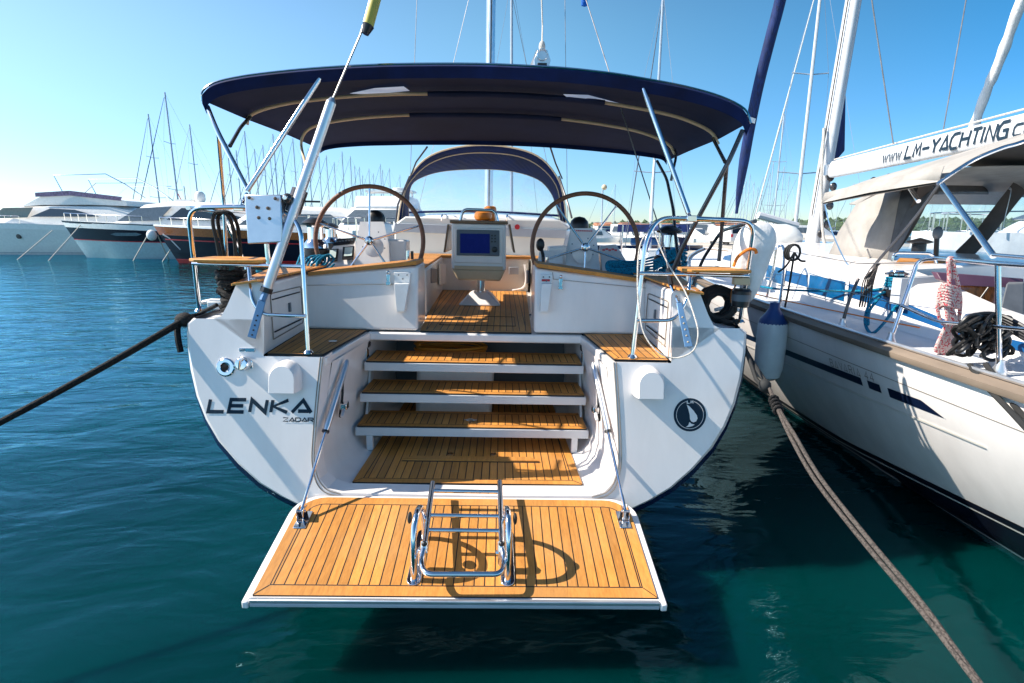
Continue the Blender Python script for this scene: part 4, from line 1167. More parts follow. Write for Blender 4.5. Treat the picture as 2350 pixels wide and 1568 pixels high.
g.tube([Vector((bt.x + 0.055 * math.cos(k * 0.5), 6.18, bt.z + 0.03 + 0.055 * math.sin(k * 0.5))) for k in range(13)], 0.006, 'steel', n=6)
g.box((bt.x - 0.05, 6.17, bt.z - 0.13), (bt.x + 0.05, 6.22, bt.z - 0.055), 'black')
g.build("boom_end", boom, bevel=0.015)
g = MB(); P = [bp(1213, 158, y=6.5), bp(1232, 112, y=6.5), bp(1232, 160, y=6.5)]; g.prism([P[0], P[1], P[2]], (0, 1.6, 0), 'cloth'); g.build("sail_fold", boom)
g = MB(); g.tube([Vector((bt.x, 6.3, bt.z + 0.10)), bp(1245, 60, y=7.4), m0 + Vector((0, 0, 16.3))], 0.009, 'whiterope'); 
g.ball(Vector((bt.x, 6.3, bt.z + 0.14)), 0.045, 'whiterope', sc=(0.8, 0.8, 1.4)); g.build("topping_lift", Y)
# backstay: left leg in a white sleeve with fitting, right leg plain wire
bs_ = empty("backstay"); bs_.parent = Y
p_foot = bp(578, 775, pl=(TP[0] - 0.02, TP[1])); p_tog = bp(602, 690, pl=(TP[0] - 0.03, TP[1])); p_t0 = bp(611, 668, pl=(TP[0] - 0.02, TP[1])); p_t1 = bp(760, 236, y=3.34); p_w = bp(828, 78, y=3.38); p_top = bp(852, -10, y=3.41)
ms_top = m0 + Vector((0, -0.1, 16.3))
g = MB(); dirp = (p_tog - p_foot).normalized(); sdv = dirp.cross(Vector((0, -1, 0))).normalized() * 0.024
g.prism([p_foot + sdv, p_foot - sdv * 1.0, p_tog - sdv * 0.9, p_tog + sdv * 0.9], (0, -0.008, 0), 'bluebar')
for k in range(5): g.lathe([(0.006, 0), (0.006, 0.011)], p_foot.lerp(p_tog, 0.08 + k * 0.13), 'dark', axis=(0, -1, 0), n=8)
g.build("chainplate", bs_, bevel=0.003)
g = MB(); g.tube([p_tog, p_t0], 0.020, 'bluebar'); g.tube([p_t0 - (p_t1 - p_t0).normalized() * 0.01, p_t0 + (p_t1 - p_t0).normalized() * 0.02], 0.036, 'black'); g.build("toggle", bs_)
g = MB(); g.tube([p_t0, p_t1], 0.029, 'alu', n=18); g.tube([p_t1, p_t1 + (p_t1 - p_t0).normalized() * 0.03], [0.029, 0.012], 'alu', n=18); g.build("sleeve", bs_)
g = MB(); g.tube([p_t1, p_w], 0.0055, 'wire', n=6); g.tube([p_w, p_top, p_top + (p_top - p_w) * 20], 0.0055, 'wire', n=6); g.build("wire", bs_)
dW = (p_top - p_w).normalized()
g = MB(); g.tube([p_w + dW * 0.04 + Vector((0.03, 0, 0)), p_w + dW * 1.2 + Vector((0.03, 0, 0))], 0.030, 'yellow', n=14); g.build("yellow_roller", bs_)
g = MB(); g.tube([p_w + dW * 0.0 + Vector((0.025, 0, 0)), p_w + dW * 0.05 + Vector((0.03, 0, 0))], [0.02, 0.034], 'black', n=14); g.build("roller_end", bs_)
c_ = bp(680, 462, y=3.26)
g = MB(); dT = (p_t1 - p_t0).normalized(); g.tube([c_ - dT * 0.07, c_ + dT * 0.07], 0.046, 'darksteel', n=16); g.ball(c_ + Vector((-0.03, -0.05, 0.01)), 0.032, 'darksteel'); g.lathe([(0.014, 0), (0.014, 0.02)], c_ + Vector((-0.03, -0.075, 0.015)), 'steel', axis=(0, -1, 0), n=12)
g.tube([c_, c_ + Vector((0.14, 0, 0.0))], 0.006, 'darksteel'); g.tube([c_ + Vector((-0.06, -0.02, 0)), c_ + Vector((-0.09, 0.0, -0.12))], 0.01, 'darksteel'); g.build("tube_clamp", bs_, bevel=0.004)
q0 = bp(1576, 795, pl=(TP[0] - 0.02, TP[1])); q1 = bp(1552, 690, y=3.2); q2 = bp(1540, 655, y=3.25); q3 = bp(1520, 545, y=3.5); q4 = bp(1345, 0, y=5.2)
q0 = bp(1580, 795, y=2.95); q1 = bp(1558, 695, y=3.10)
g = MB(); dirp = (q1 - q0).normalized(); sdv = dirp.cross(Vector((0, -1, 0))).normalized() * 0.023
g.prism([q0 + sdv, q0 - sdv, q1 - sdv * 0.7, q1 + sdv * 0.7], (0, -0.008, 0), 'bluebar')
for k in range(5): g.lathe([(0.006, 0), (0.006, 0.011)], q0.lerp(q1, 0.1 + k * 0.14), 'beige', axis=(0, -1, 0), n=8)
g.build("chainplate", bs_, bevel=0.003)
g = MB(); g.tube([q1, q2], 0.011, 'steel'); g.tube([q2, q2 + (q3 - q2).normalized() * 0.12], 0.016, 'black'); g.build("toggle", bs_)
g = MB(); g.tube([q2, q3, q4, q4 + (q4 - q3) * 5], 0.0045, 'wire', n=6); g.build("wire", bs_)

# --- pushpits with corner seats
for s in (-1, 1):
    pp = empty("pushpit"); pp.parent = Y
    S = 'steel'; r_ = 0.0135
    if s < 0:
        ft = bp(458, 715, z=1.495); tp = bp(431, 477, y=3.25); inr = bp(650, 480, y=3.25)
        post_f = Vector((-0.955, 3.10, 1.305))
        main = [ft, tp, bp(560, 475, y=3.22), inr, bp(690, 520, y=3.18), post_f]
        fwd_ = [tp, bp(480, 483, y=3.6), bp(515, 500, y=4.2), bp(560, 600, y=4.5), bp(575, 650, y=4.45)]
        mid = [bp(442, 605, y=3.27), bp(692, 612, y=3.14)]
        low = [bp(571, 612, y=3.2), bp(578, 690, y=3.12), bp(600, 722, y=3.1), bp(702, 726, y=3.1)]
        seat_c = [(437, 590), (610, 597)]
    else:
        ft = bp(1698, 740, z=1.495); tp = bp(1733, 508, y=3.25); inr = bp(1512, 500, y=3.25)
        post_f = Vector((0.985, 3.13, 1.305))
        main = [ft, tp, bp(1600, 502, y=3.22), inr, bp(1482, 545, y=3.18), post_f]
        fwd_ = [tp, bp(1690, 520, y=3.6), bp(1655, 530, y=4.1), bp(1610, 600, y=4.5), bp(1590, 660, y=4.5)]
        mid = [bp(1466, 627, y=3.14), bp(1718, 634, y=3.27)]
        low = [bp(1585, 632, y=3.2), bp(1576, 690, y=3.12), bp(1550, 736, y=3.1), bp(1462, 736, y=3.1)]
        seat_c = [(1562, 612), (1722, 622)]
    g = MB(); g.tube(fil(main, 0.10, 7), r_, S, n=14); g.build("main_tube", pp)
    g = MB(); g.tube(mid, 0.011, S, n=12); g.build("mid_rail", pp)
    g = MB(); g.tube(fil(low, 0.10, 7), 0.011, S, n=12); g.build("lower_bend", pp)
    g = MB(); g.tube(fil(fwd_, 0.15, 6), 0.013, S if s < 0 else 'darksteel', n=12); g.build("side_tube", pp)
    for q in (ft, post_f):
        g = MB(); g.lathe([(0.03, 0), (0.03, 0.006), (0.018, 0.02)], q, S, n=16); g.build("foot_flange", pp)
    sc_ = [bp(u, v, y=3.22) for u, v in seat_c]
    x0, x1 = sorted((sc_[0].x, sc_[1].x)); z0 = (sc_[0].z + sc_[1].z) / 2
    if s < 0: po = [(x0, 3.20), (x0 + 0.05, 3.16), (x1 - 0.05, 3.16), (x1, 3.20), (x1 - 0.04, 3.42), (x0 + 0.14, 3.50), (x0 + 0.01, 3.45)]
    else: po = [(x0, 3.20), (x0 + 0.05, 3.16), (x1 - 0.05, 3.16), (x1, 3.20), (x1 - 0.01, 3.45), (x1 - 0.14, 3.50), (x0 + 0.04, 3.42)]
    g = MB(); g.prism([(x, y, z0 - 0.022) for x, y in po], (0, 0, 0.02), 't0'); g.build("corner_seat", pp, bevel=0.006, seg=3)
    if s < 0:
        g = MB(); P4 = [bp(560, 447, y=3.19), bp(645, 447, y=3.19), bp(648, 556, y=3.15), bp(568, 560, y=3.15)]
        g.prism(P4, (0, 0.045, 0), 'alu'); br = g.build("motor_bracket", pp, bevel=0.006, label="white square outboard motor board with bolts")
        for u, v in ((572, 454), (632, 456), (590, 476), (615, 478), (594, 500), (619, 502), (597, 537), (622, 538)):
            g = MB(); g.lathe([(0.010, 0), (0.010, 0.004), (0.006, 0.006)], bp(u, v, y=3.172), 'brown', axis=(0, -1, 0.0), n=10); g.build("bolt", br)
        g = MB(); g.box(tuple(bp(550, 478, y=3.235) - Vector((0.03, 0.018, 0.018))), tuple(bp(550, 478, y=3.235) + Vector((0.03, 0.018, 0.018))), S); g.tube([bp(555, 470, y=3.23), bp(566, 445, y=3.4)], 0.012, S); g.build("rail_clamp", pp, bevel=0.004)
        g = MB(); g.tube([bp(612, 560, y=3.2), bp(616, 606, y=3.2)], 0.014, 'steel'); g.build("bracket_post", pp)
    else:
        g = MB(); g.box(tuple(bp(1586, 502, y=3.22) - Vector((0.03, 0.018, 0.018))), tuple(bp(1586, 502, y=3.22) + Vector((0.03, 0.018, 0.018))), S); g.tube([bp(1586, 502, y=3.22), rf], 0.011, S); g.build("rail_clamp", pp, bevel=0.004)
        g = MB(); c_ = bp(1702, 645, y=3.3); g.box((c_.x - 0.05, c_.y - 0.01, c_.z - 0.025), (c_.x + 0.05, c_.y + 0.03, c_.z + 0.02), 'beige'); g.build("lamp_bracket", pp, bevel=0.004)
        c_ = bp(1701, 683, y=3.27)
        g = MB(); g.lathe([(0.04, -0.06), (0.052, -0.055), (0.055, 0.0), (0.056, 0.04), (0.045, 0.055)], c_, 'black', n=20); g.lathe([(0.0565, -0.02), (0.0565, 0.02)], c_, 'bezel', n=20); g.build("stern_lamp", pp)
# whip aerial on the right pushpit
g = MB(); a_ = bp(1494, 508, y=3.25); g.tube([a_, bp(1498, 420, y=3.25), bp(1502, 368, y=3.3)], [0.012, 0.007, 0.006], 'fender'); g.build("flag_staff", Y)
# mooring cleats at both quarters
for p in (bp(498, 706, z=1.52), bp(1668, 722, z=1.50)):
    g = MB(); g.tube([p + Vector((-0.09, 0, 0.03)), p + Vector((-0.03, 0, 0.045)), p + Vector((0.03, 0, 0.045)), p + Vector((0.09, 0, 0.03))], 0.014, 'fender'); g.box((p.x - 0.05, p.y - 0.02, p.z - 0.01), (p.x + 0.05, p.y + 0.02, p.z + 0.04), 'fender'); g.build("cleat", Y, bevel=0.005)
# lifelines
g = MB()
for s in (-1, 1):
    P = [Vector((s * 1.66, 3.3, 2.12)), Vector((s * 1.95, 6, 2.14)), Vector((s * 2.02, 8.2, 2.18)), Vector((s * 1.9, 10.5, 2.22))]
    g.tube(P, 0.004, 'wire', n=5)
g.build("lifeline", Y)
for s in (-1, 1):
    for (x, y, z) in ((1.93, 6, 1.55), (2.0, 8.2, 1.58), (1.9, 10.5, 1.62)):
        g = MB(); g.tube([(s * x, y, z - 0.05), (s * x, y, 2.15)], 0.012, 'steel'); g.build("stanchion", Y)
# ================================================================== the neighbour: cruising yacht moored alongside, stern towards us
N = empty("cruising_yacht")
tag(N, "white cruising yacht moored alongside on the right, blue side stripes, taupe canopy and lettered boom", "sailing yacht")
CX = 4.62


def nsheer(y): # half beam and height of the gunwale at world y
    t = (y + 0.3) / 13.3
    hb_ = (2.02 + 0.14 * math.sin(math.pi * min(1, t * 1.3))) * (1 - max(0, (t - 0.45) / 0.55) ** 2.2)
    return max(hb_, 0.03), 1.24 + 0.02 * t + 0.32 * t * t


def nhull(y, k, s=-1, off=0.0):
    """k 0 at the gunwale .. 1 at the waterline .. 1.5 under water"""
    hb_, zs = nsheer(y)
    t = (y + 0.3) / 13.3
    wlh = hb_ * (0.60 + 0.06 * math.sin(math.pi * min(1, t))) * (1 - 0.25 * max(0, t - 0.6))
    z = zs * (1 - k) + 0.0
    if k <= 1:
        x = hb_ + (wlh - hb_) * (k ** 1.55)
    else: x = wlh * (1 - (k - 1) * 1.4)
    return Vector((CX + s * (x + off), y, z))


g = MB()
ys = [-0.3 + 13.3 * i / 44 for i in range(45)]
ks = [0, .08, .16, .25, .34, .44, .54, .64, .74, .82, .9, 1.0, 1.15, 1.5]
for s in (-1, 1):
    g.loft([[nhull(y, k, s) for k in ks] for y in ys], 'gel')
g.poly([nhull(-0.3, k, -1) for k in ks] + [nhull(-0.3, k, 1) for k in ks[::-1]], 'gel')
hullN = g.build("hull", N, ang=60)
def band(name, k0, k1, ya, yb, m_, off=0.003, n=40, tip=False, s=-1):
    b = MB()
    f0 = k0 if callable(k0) else (lambda y: k0); f1 = k1 if callable(k1) else (lambda y: k1)
    b.loft([[nhull(y, f0(y) + (f1(y) - f0(y)) * j / 4, s, off) for j in range(5)] for y in [ya + (yb - ya) * i / n for i in range(n + 1)]], m_)
    return b.build(name, hullN)
BT = lambda y: 0.90 - 0.20 * min(1.3, max(0, (4.7 - y) / 1.9))
band("boot_stripe", BT, 1.06, -0.28, 12.6, mat("navy_black_boot", (0.004, 0.007, 0.018), 0.35, var=0.1))
band("boot_line", lambda y: BT(y) + 0.045, lambda y: BT(y) + 0.057, -0.28, 12.4, 'gel2', 0.006)
# long navy stripe broken twice, arrow head aft
K0 = lambda y: min(0.36, 0.200 + 0.036 * (y - 3.14))
band("side_stripe", K0, lambda y: K0(y) + 0.047, 3.74, 12.0, 'navyst')
band("side_stripe", K0, lambda y: K0(y) + 0.047, 3.54, 3.67, 'navyst')
band("side_stripe", lambda y: K0(y) + max(0, 3.16 - y) * 0.32, lambda y: K0(y) + 0.052, 2.99, 3.46, 'navyst')
band("fine_line", 0.150, 0.154, 1.9, 12.0, 'gasket')
band("style_line", lambda y: K0(y) + 0.115, lambda y: K0(y) + 0.124, 2.75, 12.0, 'gel2', 0.008)
nm2 = MB()
strokes(nm2, "BAVARIA 44", lambda x, y: nhull(4.10 - x * 0.053, 0.228 - x * 0.002 - y * 0.046, -1, 0.004), 0.10, 'gasket', gap=0.45, lw=0.75)
nm2.build("side_lettering", hullN, smooth=False)
# rub rail and toe rail
g = MB()
for s in (-1, 1):
    sec = []
    for y in ys:
        hb_, zs = nsheer(y)
        x = CX + s * hb_
        sec.append([Vector((x + s * 0.03, y, zs - 0.030)), Vector((x + s * 0.038, y, zs - 0.015)), Vector((x + s * 0.04, y, zs + 0.01)), Vector((x - s * 0.005, y, zs + 0.025)), Vector((x - s * 0.05, y, zs + 0.03)), Vector((x - s * 0.055, y, zs + 0.0))])
    g.loft(sec, 'rubrail')
g.build("rub_rail", N)
g = MB()
for s in (-1, 1):
    g.tube([Vector((CX + s * (nsheer(y)[0] - 0.035), y, nsheer(y)[1] + 0.045)) for y in ys], 0.012, 'alu', n=6)
g.build("toe_rail", N)
# deck and cabin
g = MB()
cab = lambda y: max(0.05, 1.58 * (1 - max(0, (y - 5.0) / 7.0) ** 1.8)) if y < 11.5 else 0.0
sec = []
for y in ys:
    hb_, zs = nsheer(y)
    sec.append([Vector((CX - hb_ + 0.05, y, zs + 0.005)), Vector((CX + hb_ - 0.05, y, zs + 0.005))])
g.loft(sec, 'nonskid')
g.build("deck", N)
g = MB()
sec = []
for i in range(30):
    y = 2.2 + 8.6 * i / 29
    c_ = cab(y) ; z0 = nsheer(y)[1]
    hgt = 0.20 + 0.22 * min(1, max(0, (y - 3.5) / 1.0))
    if y < 4.6:   # cockpit coamings only
        w_ = 0.40
        sec.append([Vector((CX - c_ - 0.04, y, z0)), Vector((CX - c_ + 0.015, y, z0 + hgt * 0.5)), Vector((CX - c_ + 0.06, y, z0 + hgt * 0.92)), Vector((CX - c_ + 0.14, y, z0 + hgt)), Vector((CX - c_ + w_, y, z0 + hgt)), Vector((CX - c_ + w_ + 0.02, y, z0 - 0.25))])
g.loft(sec, 'gel')
sec2 = [[Vector((2 * CX - p.x, p.y, p.z)) for p in r_] for r_ in sec]
g.loft(sec2, 'gel')
sec = []
for i in range(26):
    y = 4.55 + 6.3 * i / 25
    c_ = cab(y); z0 = nsheer(y)[1]; hgt = 0.44 * min(1, (11.0 - y) / 2.4)
    row = [Vector((CX - c_ - 0.04, y, z0)), Vector((CX - c_ + 0.015, y, z0 + hgt * 0.5)), Vector((CX - c_ + 0.06, y, z0 + hgt * 0.9)), Vector((CX - c_ * 0.85 + 0.1, y, z0 + hgt * 1.0)), Vector((CX, y, z0 + hgt * 1.12))]
    sec.append(row + [Vector((2 * CX - p.x, p.y, p.z)) for p in row[::-1][1:]])
g.loft(sec, 'gel', cap=True)
cabN = g.build("cabin", N, bevel=0.02)
# blue cabin side stripe with a window
def cside(y, k, o=0.006):
    c_ = cab(y); z0 = nsheer(y)[1]; hgt = 0.44 * min(1, (11.0 - y) / 2.4)
    if y < 4.6: hgt = 0.20 + 0.22 * min(1, max(0, (y - 3.5) / 1.0))
    x = CX - c_ - 0.04 + 0.055 * min(1, k / 0.5) + 0.045 * max(0, (k - 0.5) / 0.4)
    return Vector((x - o, y, z0 + hgt * k))
g = MB()
g.loft([[cside(y, k) for k in (0.36, 0.48, 0.62)] for y in [2.25 + 7.6 * i / 40 for i in range(41)]], 'blue'); g.build("cabin_stripe", cabN)
for ya, yb in ((4.75, 5.45), (6.0, 6.6)):
    g = MB()
    P = [cside(ya, 0.22, 0.012), cside(yb, 0.22, 0.012), cside(yb + 0.10, 0.70, 0.012), cside(ya + 0.1, 0.70, 0.012)]
    g.prism(P, (-0.008, 0, 0), 'aluw'); fr_ = g.build("window_frame", cabN, bevel=0.004)
    g = MB(); P = [cside(ya + 0.05, 0.27, 0.022), cside(yb - 0.04, 0.27, 0.022), cside(yb + 0.05, 0.65, 0.022), cside(ya + 0.13, 0.65, 0.022)]
    g.prism(P, (-0.003, 0, 0), mat("blue_tinted_pane", (0.0, 0.07, 0.19), 0.08, var=0.15)); g.build("pane", fr_)
# grey cover over the cabin edge, companionway in varnished wood
g = MB(); P = [wp(1848, 640, y=5.9), wp(1880, 617, y=5.9), wp(1965, 612, y=5.4), wp(2070, 618, y=5.2), wp(2075, 664, y=5.0), wp(1990, 664, y=5.2), wp(1900, 655, y=5.6)]
g.prism(P, (0.05, 0.06, 0), 'greycover'); g.build("grab_rail_cover", N, bevel=0.015)
g = MB(); P = [wp(2062, 700, y=4.05), wp(2070, 640, y=4.15), wp(2200, 632, y=4.3), wp(2350, 655, y=4.4), wp(2350, 770, y=4.2), wp(2205, 720, y=4.2)]
g.prism(P, (0, 0.1, 0), 'gelgrey'); g.build("cockpit_side", N)
g = MB(); P = [wp(2185, 705, y=4.02), wp(2203, 640, y=4.06), wp(2290, 642, y=4.1), wp(2288, 715, y=4.02)]
g.prism(P, (0, 0.03, 0), 'varn'); g.build("washboard", N, bevel=0.004)
g = MB(); P = [wp(2160, 642, y=4.0), wp(2150, 625, y=4.05), wp(2350, 640, y=4.1), wp(2350, 662, y=4.05), wp(2185, 655, y=4.0)]
g.prism(P, (0, 0.06, 0), mat("maroon_coaming", (0.10, 0.045, 0.075), 0.4)); g.build("companionway_slide", N, bevel=0.005)
g = MB(); g.tube([wp(2186, 672, y=4.0), wp(2215, 676, y=3.98)], 0.008, 'black'); g.tube([wp(2230, 712, y=3.98), wp(2268, 660, y=3.98)], 0.006, 'black'); g.build("door_handle", N)
g = MB(); P = [wp(2310, 650, y=3.9), wp(2350, 650, y=3.9), wp(2350, 775, y=3.7), wp(2285, 755, y=3.7)]
g.prism(P, (0.1, 0.1, 0), 'greycover'); g.build("seat_back", N, bevel=0.01)
g = MB(); P = [wp(2060, 598, y=4.9), wp(2350, 606, y=4.7), wp(2350, 600, y=4.9), wp(2065, 592, y=5.1)]
g.prism(P, (0, 0.03, -0.03), 't0'); g.build("roof_teak_strip", N)
g = MB(); g.tube(fil([wp(2048, 600, y=4.8), wp(2052, 580, y=4.8), wp(2140, 582, y=4.8), wp(2148, 604, y=4.8)], 0.06), 0.012, 'steel'); g.build("roof_handrail", N)

# --- sprayhood
sp_ = empty("sprayhood"); sp_.parent = N
y0 = 5.2
side = [(1895, 605, 6.1), (1912, 560, 6.1), (1945, 505, 6.0), (1985, 455, 5.8), (2040, 425, 5.5), (2100, 408, 5.3), (2118, 404, 5.2), (2085, 470, 5.1), (2045, 550, 5.1), (2010, 600, 5.15)]
g = MB()
roofL = [wp(1912, 560, y=6.15), wp(1945, 505, y=6.05), wp(1985, 455, y=5.85), wp(2040, 425, y=5.6), wp(2118, 404, y=5.25)]
A_ = [wp(1893, 606, y=6.2), wp(1925, 533, y=6.1), wp(1965, 470, y=6.0), wp(2015, 446, y=5.7), wp(2068, 436, y=5.4)]
Bq = [wp(2035, 608, y=5.32), wp(2044, 560, y=5.32), wp(2054, 510, y=5.34), wp(2062, 465, y=5.38), wp(2070, 436, y=5.4)]
g.loft([A_, Bq], 'taupe'); g.build("side_panel", sp_, solid=0.012)
Cq = [wp(2042, 604, y=5.2), wp(2072, 555, y=5.18), wp(2098, 505, y=5.18), wp(2128, 452, y=5.2), wp(2150, 418, y=5.25)]
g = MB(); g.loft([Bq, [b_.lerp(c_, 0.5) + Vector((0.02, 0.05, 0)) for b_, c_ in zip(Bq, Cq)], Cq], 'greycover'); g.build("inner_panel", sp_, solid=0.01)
# roof over to the far side, mirrored
mir = lambda p: Vector((2 * CX - p.x, p.y, p.z))
g = MB()
zt_ = wp(2118, 404, y=5.25)
rA = [wp(2118, 402, y=5.25), Vector((CX - 0.3, 5.2, 2.62)), Vector((CX + 0.5, 5.2, 2.62)), mir(wp(2118, 402, y=5.25))]
rB = [wp(2040, 425, y=5.6), Vector((CX - 0.4, 6.0, 2.55)), Vector((CX + 0.5, 6.0, 2.55)), mir(wp(2040, 425, y=5.6))]
rC = [wp(1965, 470, y=6.1), Vector((CX - 0.5, 6.6, 2.35)), Vector((CX + 0.5, 6.6, 2.35)), mir(wp(1965, 470, y=6.1))]
g.loft([smooth(rA, 4), smooth(rB, 4), smooth(rC, 4)], 'taupe'); g.build("roof_panel", sp_, solid=0.012)
# forward windows framed in brown cloth
def strip(name, pts, wd, m_, par, y=None):
    b = MB(); P = [wp(u, v, y=yy) for u, v, yy in pts]
    b.tube(smooth(P, 4), wd, m_, n=8, flat=0.25); return b.build(name, par)
strip("window_frame", [(2128, 420, 5.2), (2105, 480, 5.3), (2068, 545, 5.4), (2035, 590, 5.5)], 0.07, 'browncanvas', sp_)
strip("window_frame", [(2340, 430, 5.8), (2300, 480, 5.8), (2250, 545, 5.8), (2205, 590, 5.8)], 0.09, 'browncanvas', sp_)
strip("window_frame", [(2120, 436, 5.3), (2200, 436, 5.8), (2290, 438, 6.2), (2360, 445, 6.3)], 0.045, 'browncanvas', sp_)
strip("window_frame", [(2035, 592, 5.5), (2110, 600, 5.7), (2200, 594, 5.8), (2300, 592, 6.0)], 0.03, 'browncanvas', sp_)
g = MB(); P = [wp(2130, 440, y=5.45), wp(2330, 440, y=5.85), wp(2210, 592, y=5.85), wp(2045, 592, y=5.6)]; g.poly(P, 'film'); g.build("clear_window", sp_)
g = MB(); P = [wp(2345, 445, y=5.86), wp(2420, 445, y=6.1), wp(2420, 590, y=6.1), wp(2220, 592, y=5.88)]; g.poly(P, 'film'); g.build("clear_window", sp_)
strip("frame_tube", [(2315, 432, 5.7), (2320, 440, 5.6), (2306, 500, 5.6), (2300, 530, 5.6)], 0.012, 'alu', sp_)

# --- bimini
bn = empty("canopy"); bn.parent = N
aft = smooth([wp(2150, 418, y=4.05), wp(2170, 403, y=4.05), wp(2235, 362, y=4.05), wp(2300, 335, y=4.02), wp(2350, 320, y=4.0), Vector((4.1, 4.0, 2.86)), Vector((CX, 4.0, 2.9)), Vector((5.3, 4.0, 2.85)), Vector((6.0, 4.05, 2.5))], 4)
fore = smooth([wp(1886, 466, y=5.65), wp(1893, 455, y=5.65), wp(1905, 444, y=5.65), wp(1950, 428, y=5.6), wp(2020, 405, y=5.6), Vector((4.2, 5.6, 2.66)), Vector((CX, 5.6, 2.68)), Vector((5.3, 5.6, 2.62)), Vector((6.0, 5.65, 2.35))], 4)
g = MB(); g.loft([fore, [a_.lerp(b_, 0.5) + Vector((0, 0, 0.015)) for a_, b_ in zip(fore, aft)], aft], 'taupe'); g.build("canopy_top", bn, ang=80)
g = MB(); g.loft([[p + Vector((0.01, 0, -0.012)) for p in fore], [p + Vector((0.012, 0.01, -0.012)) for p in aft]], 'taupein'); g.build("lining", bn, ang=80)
g = MB(); P = [wp(1886, 466, y=5.65), wp(1950, 452, y=5.25), wp(2060, 432, y=4.6), wp(2155, 414, y=4.05)]; Q = [p + Vector((0.02, 0, 0.10)) for p in P]
g.loft([P, Q], 'taupe'); g.build("side_valance", bn, solid=0.006)
g = MB(); g.tube([p + Vector((0, -0.01, -0.015)) for p in aft], 0.014, 'steel', n=8); g.build("aft_bow", bn)
strip("support_strut", [(2158, 420, 4.05), (2100, 500, 4.2), (2010, 605, 4.4), (1985, 640, 4.4)], 0.014, 'darksteel', bn)
g = MB(); g.tube([wp(2163, 425, y=4.02), wp(2280, 588, y=3.1)], 0.0175, 'steel', n=14); g.build("support_strut", bn)
g = MB(); g.tube([wp(2082, 422, y=4.6), wp(2108, 462, y=4.3)], 0.016, 'steel', n=12); g.build("support_strut", bn)
strip("support_strut", [(1893, 470, 5.6), (1905, 520, 5.4), (1935, 590, 5.2), (1968, 640, 5.1)], 0.012, 'bluebar', bn)

# --- mast and boom
g = MB(); b0 = wp(1862, 560, y=8.0); b1 = wp(1957, 0, y=8.0)
dM = (b1 - b0) / (b1.z - b0.z)
ov2 = lambda c: [c + Vector((0.078 * math.cos(2 * math.pi * k / 20), 0.12 * math.sin(2 * math.pi * k / 20), 0)) for k in range(20)]
g.loft([ov2(b0 + dM * (z - b0.z)) for z in (1.4, 6, 15)], 'aluw', closed=True, cap=True); mN = g.build("mast", N, ang=60)
g = MB(); g.tube([b0 + dM * z + Vector((0.045, -0.10, 0)) for z in (-0.2, 12)], 0.02, 'gelgrey', n=6); g.build("mast_track", mN)
for k in range(7):
    g = MB(); q = b0 + dM * (0.15 + k * 0.13) + Vector((0.02 + 0.06 * (k % 2), -0.17, 0)); g.ball(q, 0.05, 'darksteel' if k % 2 else 'black', sc=(1, 0.6, 1.2)); g.build("halyard_block", mN)
g = MB(); g.tube(smooth([b0 + dM * 1.6 + Vector((-0.13, -0.06, 0)), b0 + dM * 0.9 + Vector((-0.1, -0.16, 0)), b0 + Vector((0.05, -0.2, 0.1)), b0 + Vector((0.16, -0.25, -0.1))], 6), 0.02, 'whiterope'); g.tube([b0 + dM * 0.4 + Vector((-0.095, -0.06, 0)), b0 + dM * 6 + Vector((-0.095, -0.06, 0))], 0.008, 'brownrope'); g.build("halyard", mN)
bA = wp(1912, 389, y=7.75); bB = Vector((4.60, 3.2, 2.96))
bE = wp(2350, 292, x=4.6); dB = (bE - bA); 
bB = bA + dB * 1.5
rect = lambda c, w_, h: [c + Vector((x * w_, 0, z * h)) for x, z in ((-0.55, -1), (-0.9, -0.75), (-1, -0.2), (-0.9, 0.5), (-0.55, 0.95), (0.55, 0.95), (0.9, 0.5), (1, -0.2), (0.9, -0.75), (0.55, -1))]
g = MB(); g.loft([rect(bA, 0.07, 0.112), rect(bB, 0.07, 0.125)], 'aluw', closed=True, cap=True); bo = g.build("boom", N, bevel=0.01, ang=50)
tx2 = MB()
def bf(u, v):  # x along the boom as picture u, y letter height fraction
    p = wp(u, 0, x=bA.x - 0.0); return p
uS = [(2026, 'www.', 2072, 0.62), (2076, 'LM-YACHTING', 2311, 1.0), (2317, '.com', 2400, 0.62)]
def boom_pt(u, hfrac):
    # point of the boom's left face seen at picture column u
    best = None
    for k in range(0, 161):
        t = k / 100; c_ = bA + dB * t + Vector((-0.0735, 0, 0))
        q = Vector((c_.x, c_.y * math.cos(PITCH) - (c_.z - H) * math.sin(PITCH)))
        uu = 1175 + F * q.x / q.y
        if best is None or abs(uu - u) < best[0]: best = (abs(uu - u), t)
    return best[1]
for u0, s_, u1, hh in uS:
    t0, t1 = boom_pt(u0, 0), boom_pt(u1, 0)
    ex = MB(); wdt = strokes(ex, s_, lambda x, y: Vector((x, y, 0)), 0.15, 'decal', gap=0.26)
    wdt -= 0.26
    def fn(x, y):
        t = t0 + (t1 - t0) * (x + 0.14 * y) / wdt
        c_ = bA + dB * t
        zz = (-0.068 + 0.132 * y * (1.0)) * (1 + 0.1 * t)
        xo = -0.0725 + (0.012 * max(0, (zz / 0.12 - 0.1))) + 0.004 * max(0, -zz / 0.12 - 0.3)
        return c_ + Vector((xo - 0.004, 0, zz))
    strokes(tx2, s_, fn, 0.21 if hh == 1 else 0.15, 'decal', gap=0.26)
tx2.build("boom_lettering", bo, smooth=False)
for u, v in ((2005, 408), (2040, 400), (2133, 378)):
    g = MB(); q = wp(u, v, x=4.6); g.ball(q + Vector((0, 0, -0.04)), 0.05, 'darksteel', sc=(0.6, 1.2, 1)); g.build("boom_block", bo)
g = MB(); g.tube([bA + Vector((0, 0, 0.13)), bA + dB * 1.4 + Vector((0, 0, 0.17))], 0.010, 'whiterope', n=6); g.build("outhaul", bo)
